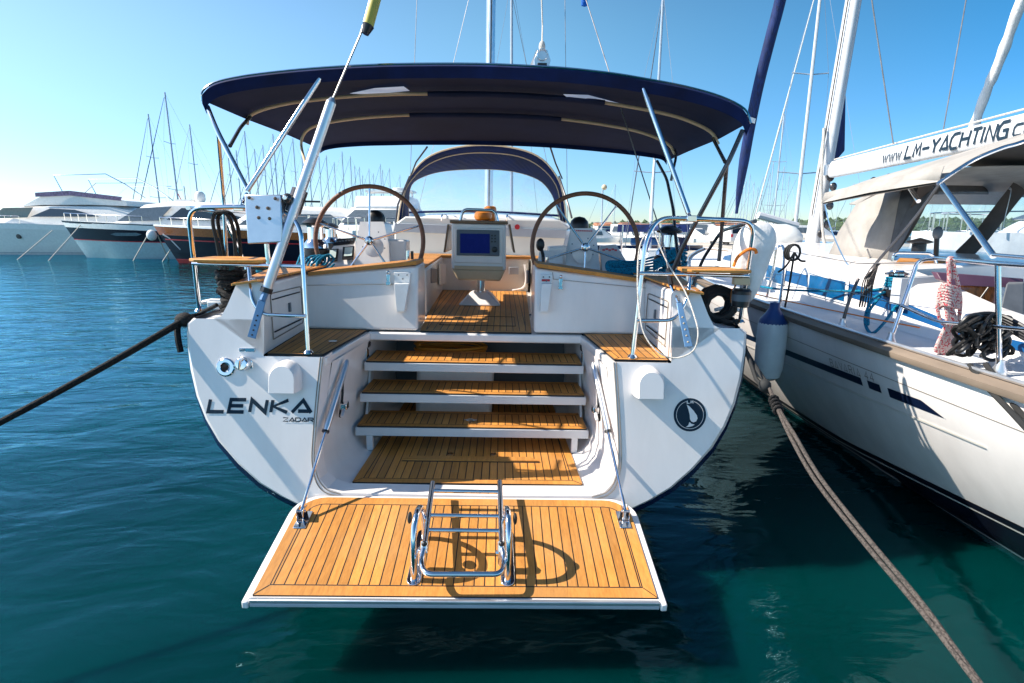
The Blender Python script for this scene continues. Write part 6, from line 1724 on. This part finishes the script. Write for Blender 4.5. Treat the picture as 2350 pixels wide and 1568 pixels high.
# white furled sail at the far right
b = MB(); b.tube(smooth([wp(2232, 300, y=8.2), wp(2262, 215, y=8.0), wp(2298, 130, y=7.8), wp(2345, 0, y=7.5), wp(2400, -130, y=7.3)], 5), [0.058 + 0.006 * math.sin(i * 1.9) + 0.004 * (i % 2) for i in range(21)], 'cloth', n=12)
tag(b.build("furled_sail"), "rolled white sail leaning to the right behind the lettered boom", "sail")
b = MB(); b.tube([wp(1740, 494, y=14), wp(1830, 519, y=14)], 0.09, 'gel'); tag(b.build("spar"), "white spar laid level beyond the lifebuoy", "spar")


# ------------------------------------------------------------------ motor yachts
def motor_yacht(name, bow, L, B, zs, label, hull_up, hull_low, stripe, profile, fly=None, wood=False, rz=0.0, wheelhouse=True, boot='navyhull', split=0.55, ports=()):
    """bow at local origin, stern towards +x; profile: cabin (x, base z, top z, half width)"""
    e = empty(name, bow, rz)
    tag(e, label, "motor yacht")
    hbm = lambda t: B / 2 * (1 - (1 - min(1, t / 0.42)) ** 2.0) * (1 - 0.10 * max(0, t - 0.6))
    shr = lambda t: zs * (1.12 - 0.24 * min(1, t * 1.2))
    levels = [0, .12, .28, split, split + 0.001, .72, .9, 1.0, 1.12]
    g = MB(); g2 = MB()
    def pt(t, k, s):
        z = shr(t) * (1 - k) + 0.0
        flare = 1 - 0.32 * k ** 1.3 if t > 0.3 else 1 - (0.32 + 0.6 * (1 - t / 0.3)) * k ** 1.2
        x = L * t + k * (zs * 0.62) * (1 - min(1, t / 0.35)) ** 1.0
        return Vector((x, s * hbm(t) * max(0, flare), z))
    ts = [0, .02, .05, .09, .14, .2, .28, .36, .46, .56, .68, .8, 1.0]
    for s in (-1, 1):
        ku = [k for k in levels if k <= split + 0.0005]; kl = [k for k in levels if k > split]
        g.loft([[pt(t, k, s) for k in ku] for t in ts], hull_up)
        g2.loft([[pt(t, k, s) for k in kl] for t in ts], hull_low)
    g.poly([pt(1, k, -1) for k in levels] + [pt(1, k, 1) for k in levels[::-1]], hull_up)
    h_ = g.build("hull", e, ang=50); g2.build("lower_hull", e, ang=50)
    g = MB()
    for s in (-1, 1): g.loft([[pt(t, split - 0.012, s) + Vector((0, s * 0.02, 0)), pt(t, split + 0.012, s) + Vector((0, s * 0.02, 0))] for t in ts], stripe)
    g.build("hull_stripe", h_)
    g = MB()
    for s in (-1, 1): g.loft([[pt(t, -0.0, s) + Vector((0, 0, 0.03)), pt(t, 0.17 if not wood else 0.04, s) + Vector((0, s * 0.025, 0))] for t in ts], 'white2')
    g.loft([[pt(t, 0, -1) + Vector((0, 0.02, 0.02)), pt(t, 0, 1) + Vector((0, -0.02, 0.02))] for t in ts], 'white2')
    g.build("deck", e)
    if wood:
        g = MB()
        for s in (-1, 1): g.loft([[pt(t, 0.05, s) + Vector((0, s * 0.03, 0)), pt(t, 0.26, s) + Vector((0, s * 0.03, 0))] for t in ts], 'varn')
        g.build("varnished_plank", h_)
    for t, k in ports:
        g = MB(); p = pt(t, k, -1); g.lathe([(0.19, -0.05), (0.19, 0.05), (0.0, 0.06)], p, 'black', axis=(0, -1, 0), n=14); g.build("porthole", h_)
    # cabin
    g = MB(); secs = []
    for x, zb, zt, hw in profile:
        secs.append([Vector((x, -hw, zb)), Vector((x, -hw * 0.97, zb + (zt - zb) * 0.4)), Vector((x, -hw * 0.85, zb + (zt - zb) * 0.85)), Vector((x, -hw * 0.6, zt)), Vector((x, hw * 0.6, zt)), Vector((x, hw * 0.85, zb + (zt - zb) * 0.85)), Vector((x, hw, zb))])
    g.loft(secs, 'white2', cap=True); c_ = g.build("cabin", e, ang=40)
    return e, pt, c_


def quad(name, parent, pts, m_, d=(0, -0.03, 0)):
    g = MB(); g.prism([Vector(p) for p in pts], d, m_); return g.build(name, parent)


def rail_line(parent, pt, ta, tb_, zr, name="bow_rail", n=9):
    g = MB(); P = []
    for i in range(n):
        t = ta + (tb_ - ta) * i / (n - 1); a = pt(t, 0, -1); P.append(a + Vector((0, 0.05, zr))); g.tube([a + Vector((0, 0.05, 0)), a + Vector((0, 0.05, zr))], 0.02, 'steel', n=5)
    g.tube(P, 0.022, 'steel', n=5); g.build(name, parent)


# A: big cream flybridge yacht, bow beyond the left edge
yA = 47.0
pA = wp(-95, 575, y=yA - 2.2)
A, ptA, cA = motor_yacht("motor_yacht", (pA.x - 6, yA - 0.2, 0), 25, 5.2, 2.55, "large cream motor yacht with flybridge and purple screen, farthest left", 'white2', 'white2', 'gelgrey',
    [(8.6, 2.5, 2.55, 0.9), (10.0, 2.4, 3.1, 1.9), (11.6, 2.35, 3.9, 2.15), (14.5, 2.3, 4.15, 2.2), (19.5, 2.3, 4.1, 2.2), (22.0, 2.3, 3.6, 2.1)], split=0.93, ports=((0.32, 0.38), (0.48, 0.40), (0.14, 0.36)), rz=R(-2))
quad("windscreen", cA, [(9.35, -1.9, 2.9), (11.0, -2.2, 3.75), (13.6, -2.3, 3.8), (13.0, -2.34, 3.0)], 'smoke')
quad("side_window", cA, [(13.3, -2.36, 3.05), (15.0, -2.3, 3.7), (17.0, -2.3, 3.6), (19.0, -2.35, 3.05)], 'glass')
g = MB(); g.loft([[Vector((x, s * hw, z)) for s, z in ((-1, zb), (-1, zt), (1, zt), (1, zb))] for x, zb, zt, hw in ((12.0, 3.9, 3.95, 1.5), (14.0, 4.0, 4.7, 1.8), (18.0, 4.0, 4.75, 1.9), (21.0, 3.9, 4.3, 1.9))], 'white2', cap=True); fy = g.build("flybridge", A)
quad("purple_screen", fy, [(13.6, -1.92, 4.62), (13.6, -1.9, 4.95), (16.5, -1.92, 5.1), (20.8, -1.98, 4.6), (20.6, -1.95, 4.3), (16.5, -1.95, 4.72)], mat("purple_film", (0.20, 0.13, 0.24), 0.4, var=0.3))
g = MB()
for yy in (-1.7, 1.7):
    g.tube([(15.8, yy, 4.8), (15.2, yy, 6.3), (19.5, yy, 6.4), (21.0, yy, 5.6), (22.5, yy, 4.5)], 0.035, 'steel', n=6)
    g.tube([(17.5, yy, 4.9), (18.6, yy, 5.7), (22.5, yy, 5.7)], 0.03, 'steel', n=6)
g.build("radar_arch", A)
rail_line(A, ptA, 0.12, 0.5, 0.6)
# B: white and navy sports cruiser
yB_ = 40.0
pB = wp(143, 522, y=yB_)
Bm, ptB, cB = motor_yacht("motor_yacht", (pB.x, yB_, 0), 17, 4.4, 2.4, "sleek navy and white motor yacht with pointed bow, second from the left", 'farnavy', mat("pale_blue_bottom", (0.36, 0.48, 0.52), 0.4), 'red',
    [(3.6, 2.1, 2.2, 0.8), (5.2, 2.1, 2.7, 1.5), (7.2, 2.05, 3.75, 1.75), (9.5, 2.0, 4.0, 1.8), (13.0, 2.0, 3.85, 1.8), (16, 2.0, 2.8, 1.7)], split=0.50, rz=R(-2))
quad("windscreen", cB, [(5.4, -1.58, 2.6), (7.1, -1.68, 3.5), (9.6, -1.74, 3.6), (8.6, -1.86, 2.65)], 'smoke')
quad("side_window", cB, [(9.2, -1.88, 2.7), (10.3, -1.78, 3.5), (12.6, -1.78, 3.45), (15.0, -1.86, 2.7)], 'glass')
quad("hull_window", cB, [(5.3, -2.2, 1.72), (5.7, -2.22, 1.83), (7.2, -2.26, 1.83), (7.6, -2.27, 1.72), (7.2, -2.24, 1.61), (5.7, -2.2, 1.61)], 'smoke')
rail_line(Bm, ptB, 0.03, 0.45, 0.55)
g = MB(); q = Vector((10.6, 0, 3.95)); g.lathe([(0.25, 0), (0.34, 0.2), (0.34, 0.55), (0.2, 0.75), (0.0, 0.78)], q, 'white2', n=16); g.build("satellite_dome", Bm)
g = MB(); g.box((8.9, -0.3, 3.98), (10.1, 0.3, 4.15), 'white2'); g.tube([(9.5, 0, 4.1), (9.5, 0, 5.1)], 0.03, 'rigwire'); g.tube([(9.0, 0.3, 4.1), (8.8, 0.3, 4.6)], 0.03, 'red'); g.build("radar", Bm)
# C: navy hull with varnished topsides
yC = 33.5
pC = wp(352, 524, y=yC)
Cm, ptC, cC = motor_yacht("motor_yacht", (pC.x, yC, 0), 15, 4.2, 2.1, "dark blue motor yacht with varnished brown upper band and red bottom, third from the left", 'farnavy', 'redbottom', 'red',
    [(4.2, 1.9, 1.95, 1.0), (5.6, 1.9, 2.5, 1.5), (7.0, 1.9, 3.25, 1.7), (9.2, 1.9, 3.4, 1.7), (12.0, 1.9, 3.3, 1.7), (14, 1.9, 2.5, 1.6)], split=0.90, wood=True, rz=R(-1))
quad("side_window", cC, [(6.2, -1.74, 2.3), (7.2, -1.68, 2.95), (11.6, -1.68, 2.9), (12.6, -1.74, 2.3)], 'smoke')
g = MB()
for s in (-1, 1): g.loft([[ptC(t, 0.36, s) + Vector((0, s * 0.03, 0)), ptC(t, 0.39, s) + Vector((0, s * 0.03, 0))] for t in (0.02, .05, .09, .14, .2, .28, .36, .46, .56, .68, .8, 1.0)], 'red')
g.build("red_line", Cm)
rail_line(Cm, ptC, 0.05, 0.6, 0.45)
g = MB(); q = ptC(0.03, 0.25, -1); g.tube([q, q + Vector((0.4, -0.1, -0.2)), q + Vector((1.0, -0.1, -0.9))], [0.09, 0.06, 0.05], 'gelgrey'); g.build("anchor", Cm)
# D: flybridge yacht facing us behind the left wheel
pD = wp(838, 520, y=25)
D = empty("motor_yacht", (pD.x, 23, 0)); tag(D, "white flybridge motor yacht seen bow-on behind the left steering wheel", "motor yacht")
g = MB(); secs = []
for i in range(11):
    t = i / 10; hb_ = 2.1 * (1 - (1 - min(1, t / 0.5)) ** 2.2) + 0.03; zz = 2.0 - 0.3 * t
    secs.append([Vector((x, t * 12, z)) for x, z in ((-hb_, zz), (-hb_ * 0.92, zz * 0.5), (-hb_ * 0.7, 0), (hb_ * 0.7, 0), (hb_ * 0.92, zz * 0.5), (hb_, zz))])
g.loft(secs, 'white2', cap=True); g.loft([[s_[0], s_[-1]] for s_ in secs], 'white2'); g.build("hull", D, ang=60)
g = MB(); secs = [[Vector((x * w_, y, z)) for x, z in ((-1.0, zb), (-0.93, zb + 0.6 * (zt - zb)), (-0.72, zt), (0.72, zt), (0.93, zb + 0.6 * (zt - zb)), (1.0, zb))] for y, zb, zt, w_ in ((3.2, 1.9, 2.0, 1.7), (3.6, 1.9, 2.35, 1.9), (5.0, 1.9, 3.15, 2.0), (9, 1.9, 3.2, 2.0))]
g.loft(secs, 'white2', cap=True); dc = g.build("cabin", D, ang=50)
g = MB(); g.prism([Vector((-1.6, 3.55, 2.35)), Vector((1.6, 3.55, 2.35)), Vector((1.2, 4.7, 2.98)), Vector((-1.2, 4.7, 2.98))], (0, -0.06, 0.04), 'smoke'); g.build("windscreen", dc)
g = MB(); g.loft([[Vector((x * w_, y, z)) for x, z in ((-1.0, zb), (-0.9, zt), (0.9, zt), (1.0, zb))] for y, zb, zt, w_ in ((4.9, 3.1, 3.2, 1.3), (5.6, 3.15, 3.75, 1.5), (8, 3.15, 3.7, 1.6))], 'white2', cap=True); fb = g.build("flybridge", D)
g = MB(); g.box((-1.3, 7.2, 4.05), (1.3, 8.4, 4.15), 'white2'); g.tube([(-1.2, 7.6, 3.6), (-1.2, 7.6, 4.1)], 0.06, 'white2'); g.tube([(1.2, 7.6, 3.6), (1.2, 7.6, 4.1)], 0.06, 'white2'); g.lathe([(0.3, 4.15), (0.3, 4.3), (0, 4.35)], (0.4, 7.8, 0), 'white2'); g.build("hardtop", D)
g = MB()
P = []
for i in range(-5, 6): P.append(Vector((i * 0.36, 0.5 + 0.10 * i * i, 2.55))); g.tube([P[-1] - Vector((0, 0, 0.55)), P[-1]], 0.018, 'steel', n=5)
g.tube(P, 0.02, 'steel', n=5); g.build("bow_rail", D)
# thin mooring lines from the bows
for i, (u0, v0, u1, v1, y0_, y1_) in enumerate(((120, 529, 38, 598, 40, 34), (189, 512, 110, 600, 39, 34), (345, 530, 305, 600, 33, 28), (362, 540, 388, 598, 33, 30), (428, 518, 372, 602, 33, 27), (222, 515, 270, 590, 39, 37))):
    b = MB(); b.tube([wp(u0, v0, y=y0_), wp(u1, v1, z=-0.05)], 0.032, 'whiterope', n=5)
    tag(b.build("bow_line"), ["pale mooring line slanting to the water at the far left", "pale mooring line from the navy and white yacht's bow, second from the left", "pale line dropping left from the varnished yacht's bow", "short pale line dropping right from the varnished yacht's bow", "pale line crossing the brown varnished band", "thin dark line crossing the navy hull"][i], "mooring line")
b = MB(); b.ball(wp(348, 540, y=32.8), 0.33, 'fender', sc=(0.85, 0.85, 1)); tag(b.build("ball_fender"), "round white fender hung between the navy yacht and the varnished yacht", "fender")
b = MB(); b.ball(wp(268, 550, y=44.2), 0.35, 'fblue', sc=(0.8, 0.8, 1.1)); tag(b.build("ball_fender"), "round blue fender behind the navy and white yacht's bow", "fender")

# ------------------------------------------------------------------ shore on the right
rr = random.Random(41)
hm_ = mat("wooded_hill", (0.085, 0.13, 0.055), 0.95, var=0.3, vscale=0.05, col2=(0.03, 0.055, 0.03))
b = MB(); rows = []
for j in range(5):
    row = []
    for i in range(70):
        x = -900 + i * 46; f_ = max(0, min(1, (x - 60) / 220))
        hgt = (4 + 13 * f_ + 6 * noise.noise(Vector((x * 0.004, 0.3, 0))) + 2.5 * noise.noise(Vector((x * 0.03, 5, 0)))) * (0.0, 0.35, 0.8, 1.0, 0.2)[j]
        row.append(Vector((x, 560 + j * 90 + 25 * noise.noise(Vector((x * 0.01, j, 0))), max(hgt, 0.3 if j else -0.5))))
    rows.append(row)
b.loft(rows, hm_); h_ = b.build("hills", ang=180); h_['kind'] = 'structure'; h_['label'] = 'low wooded hills'
# woods: many small crowns scattered over the slope, far off
b = MB()
for i in range(900):
    x = rr.uniform(60, 1000); y = rr.uniform(570, 800); f_ = max(0, min(1, (x - 60) / 220)); j = (y - 560) / 90
    hgt = (4 + 13 * f_ + 6 * noise.noise(Vector((x * 0.004, 0.3, 0)))) * (0.35 * j if j < 1 else 0.35 + 0.45 * min(1, j - 1) + 0.2 * max(0, j - 2))
    r_ = rr.uniform(2.0, 4.5); c_ = Vector((x, y, hgt + r_ * 0.4))
    vs = [c_ + Vector((r_ * math.cos(a) * rr.uniform(.8, 1.2), r_ * math.sin(a), rr.uniform(-.3, .1) * r_)) for a in (0, 1.26, 2.5, 3.77, 5.0)] + [c_ + Vector((rr.uniform(-.3, .3) * r_, 0, r_ * rr.uniform(0.6, 1.0)))]
    b.add(vs, [(0, 1, 5), (1, 2, 5), (2, 3, 5), (3, 4, 5), (4, 0, 5)], hm_)
wd = b.build("woods", smooth=False); wd['kind'] = 'stuff'; wd['label'] = 'dark green woods on the far shore'; wd['category'] = 'trees'
roof = mat("terracotta_roof", (0.42, 0.17, 0.09), 0.8, var=0.15, vscale=1); wall_ = mat("rendered_wall", (0.62, 0.56, 0.48), 0.8, var=0.1, vscale=1)
for i in range(26):
    u = 1372 + i * 12.5 + rr.uniform(-5, 5); y = rr.uniform(470, 560); p = wp(u, 522 + rr.uniform(-2, 8), y=y)
    z0 = max(0.5, p.z - 4); e = empty("house", (p.x, y, z0), rr.uniform(-.5, .5)); wd_ = rr.uniform(7, 13); ht_ = rr.uniform(3.5, 6)
    b = MB(); b.box((-wd_ / 2, -4, -6), (wd_ / 2, 4, ht_), wall_); b.build("wall", e)
    b = MB(); b.add([(-wd_ / 2 - .5, -4.5, ht_), (wd_ / 2 + .5, -4.5, ht_), (wd_ / 2 + .5, 4.5, ht_), (-wd_ / 2 - .5, 4.5, ht_), (-wd_ / 2, 0, ht_ + 2.2), (wd_ / 2, 0, ht_ + 2.2)], [(0, 1, 5, 4), (2, 3, 4, 5), (0, 4, 3), (1, 2, 5), (3, 2, 1, 0)], roof); b.build("roof", e)
    tag(e, "small pale house with terracotta roof, %s from the left on the far shore" % ORD[i], "house", "houses on the far shore")
# stone quay with a parked van and lamp
b = MB(); st_ = mat("pale_stone", (0.52, 0.46, 0.38), 0.85, var=0.15, vscale=1.5, bump=0.5, bscale=8); q0, q1 = wp(1590, 598, y=24), wp(1760, 602, y=24)
b.box((q0.x, 24, -1), (q1.x + 24, 52, 0.62), st_); b.box((q0.x - 0.2, 23.7, 0.62), (q1.x + 24, 52, 0.82), st_); o = b.build("quay", bevel=0.03); tag(o, "low stone quay with dark waterline behind the right stern rail", "quay")
b = MB(); b.box((6, 90, -1), (120, 100, 0.9), st_); o = b.build("breakwater"); tag(o, "long pale breakwater far off beyond the right wheel", "breakwater")
vn = empty("parked_van", tuple(wp(1664, 590, y=45)[:2]) + (0.82,), R(8)); vn.scale = (0.8, 0.8, 0.8); tag(vn, "white van with red tail lamps parked on the quay between the masts", "van")
b = MB()
b.loft([[Vector((x, y, z)) for y, z in ((-2.2, 0.3), (-2.2, 1.1), (-1.9, 1.85), (1.2, 1.85), (1.9, 1.1), (2.4, 0.95), (2.4, 0.3))] for x in (-0.85, 0.85)], 'white2', closed=True, cap=True); b.build("body", vn, bevel=0.08)
b = MB(); b.prism([(-0.65, -2.2, 1.15), (0.65, -2.2, 1.15), (0.6, -1.98, 1.7), (-0.6, -1.98, 1.7)], (0, -0.03, 0), 'glass'); b.build("rear_window", vn)
for sx in (-0.72, 0.72):
    b = MB(); b.box((sx - 0.1, -2.27, 0.8), (sx + 0.1, -2.18, 1.08), 'red'); b.build("tail_lamp", vn)
    for yy in (-1.4, 1.5):
        b = MB(); b.lathe([(0.33, -0.1), (0.33, 0.1)], (sx, yy, 0.3), 'rubber', axis=(1, 0, 0)); b.build("wheel", vn)
lp = empty("street_lamp", tuple(wp(1381, 500, y=70)[:2]) + (0,)); tag(lp, "thin street lamp with round head on the quay seen through the right wheel", "street lamp")
b = MB(); b.tube([(0, 0, 0), (0, 0, wp(1381, 432, y=70).z)], 0.10, 'masttone'); b.build("pole", lp)
b = MB(); b.ball((0.2, 0, wp(1381, 430, y=70).z), 0.35, 'beige'); b.build("head", lp)
# white boats packed along the quay and pontoons at right
def small_cruiser():
    e = empty("motor_boat"); g = MB(); secs = []
    for i in range(9):
        t = i / 8; hb_ = 1.5 * (1 - (1 - min(1, t / 0.45)) ** 2.2) + 0.03; zz = 1.35 - 0.25 * t
        secs.append([Vector((x, t * 8.5, z)) for x, z in ((-hb_, zz), (-hb_ * 0.95, zz * 0.5), (-hb_ * 0.7, 0), (hb_ * 0.7, 0), (hb_ * 0.95, zz * 0.5), (hb_, zz))])
    g.loft(secs, 'white2', cap=True); g.loft([[s_[0], s_[-1]] for s_ in secs], 'white2'); g.build("hull", e, ang=60)
    g = MB(); g.loft([[Vector((x * w_, y, z)) for x, z in ((-1, 1.2), (-.8, zt), (.8, zt), (1, 1.2))] for y, zt, w_ in ((2.2, 1.4, 0.8), (3.6, 2.3, 1.15), (6.4, 2.4, 1.15))], 'white2', cap=True); c_ = g.build("cabin", e)
    g = MB(); g.prism([Vector((-0.75, 2.5, 1.62)), Vector((0.75, 2.5, 1.62)), Vector((0.85, 3.4, 2.15)), Vector((-0.85, 3.4, 2.15))], (0, -0.05, 0.05), 'smoke'); g.build("windscreen", c_)
    for s in (-1, 1):
        g = MB(); g.prism([Vector((s * 1.05, 3.7, 1.6)), Vector((s * 0.98, 3.9, 2.1)), Vector((s * 0.98, 6.0, 2.15)), Vector((s * 1.05, 6.2, 1.6))], (s * 0.1, 0, 0), 'smoke'); g.build("side_window", c_)
    return e
protoC = None
spots = [(1395, 70, 80), (1440, 64, 95), (1470, 60, -5), (1540, 66, 70), (1575, 75, 100), (1600, 62, 85), (1620, 80, 92), (1645, 90, 80), (1665, 58, 40), (1690, 78, 95), (1720, 64, 70), (1745, 82, 100), (1590, 95, 60), (1760, 60, 85), (1860, 60, 80), (1890, 52, 60), (1920, 66, 95), (1960, 55, 85), (1510, 88, 85)]
for i, (u, y, a) in enumerate(spots):
    p = wp(u, 560, y=y)
    if protoC is None: o = protoC = small_cruiser()
    else: o = copy_tree(protoC)
    k = rr.uniform(0.85, 1.25); o.location = (p.x, y, 0); o.rotation_euler = (0, 0, R(a)); o.scale = (k, k, k)
    tag(o, "small white cabin cruiser, %s from the left in the rows beyond the right rail" % ORD[sorted(spots).index((u, y, a))] if u < 1800 else "small white cabin cruiser beyond the neighbour's mast, %s from the left" % ORD[sorted(spots).index((u, y, a)) - 15], "motor boat", "cabin cruisers by the quay" if u < 1800 else "cabin cruisers beyond the foredeck")
# blue-canopied dark boat right behind the right wheel
e = empty("day_boat", tuple(wp(1478, 560, y=34)[:2]) + (0,), R(75)); tag(e, "dark canopied boat with blue covers just behind the right steering wheel", "boat")
b = MB(); secs = []
for i in range(9):
    t = i / 8; hb_ = 1.3 * (1 - (1 - min(1, t / 0.45)) ** 2.2) + 0.03
    secs.append([Vector((x, t * 7 - 3.5, z)) for x, z in ((-hb_, 1.1), (-hb_ * 0.95, 0.5), (-hb_ * 0.7, 0), (hb_ * 0.7, 0), (hb_ * 0.95, 0.5), (hb_, 1.1))])
b.loft(secs, 'navyhull', cap=True); b.loft([[s_[0], s_[-1]] for s_ in secs], 'white2'); b.build("hull", e, ang=60)
b = MB(); b.loft([[Vector((x, y, z)) for x, z in ((-1.2, 1.9), (-0.9, 2.35), (0.9, 2.35), (1.2, 1.9))] for y in (-2.6, 1.6)], 'navy'); b.build("canopy", e)
for x in (-1.1, 1.1):
    for y in (-2.4, 1.4):
        b = MB(); b.tube([(x, y, 1.0), (x, y, 2.0)], 0.03, 'steel'); b.build("post", e)
b = MB(); b.box((-1.0, -1.6, 1.1), (1.0, 0.8, 1.55), 'blue'); b.build("cover", e, bevel=0.1)

D2 = copy_tree(D); q = wp(2090, 560, y=17.0); D2.location = (q.x, 17.0, 0); D2.rotation_euler = (0, 0, R(-97)); D2.scale = (1.15, 1.15, 1.0)
tag(D2, "large white motor yacht seen through the clear windows of the neighbouring sprayhood", "motor yacht")
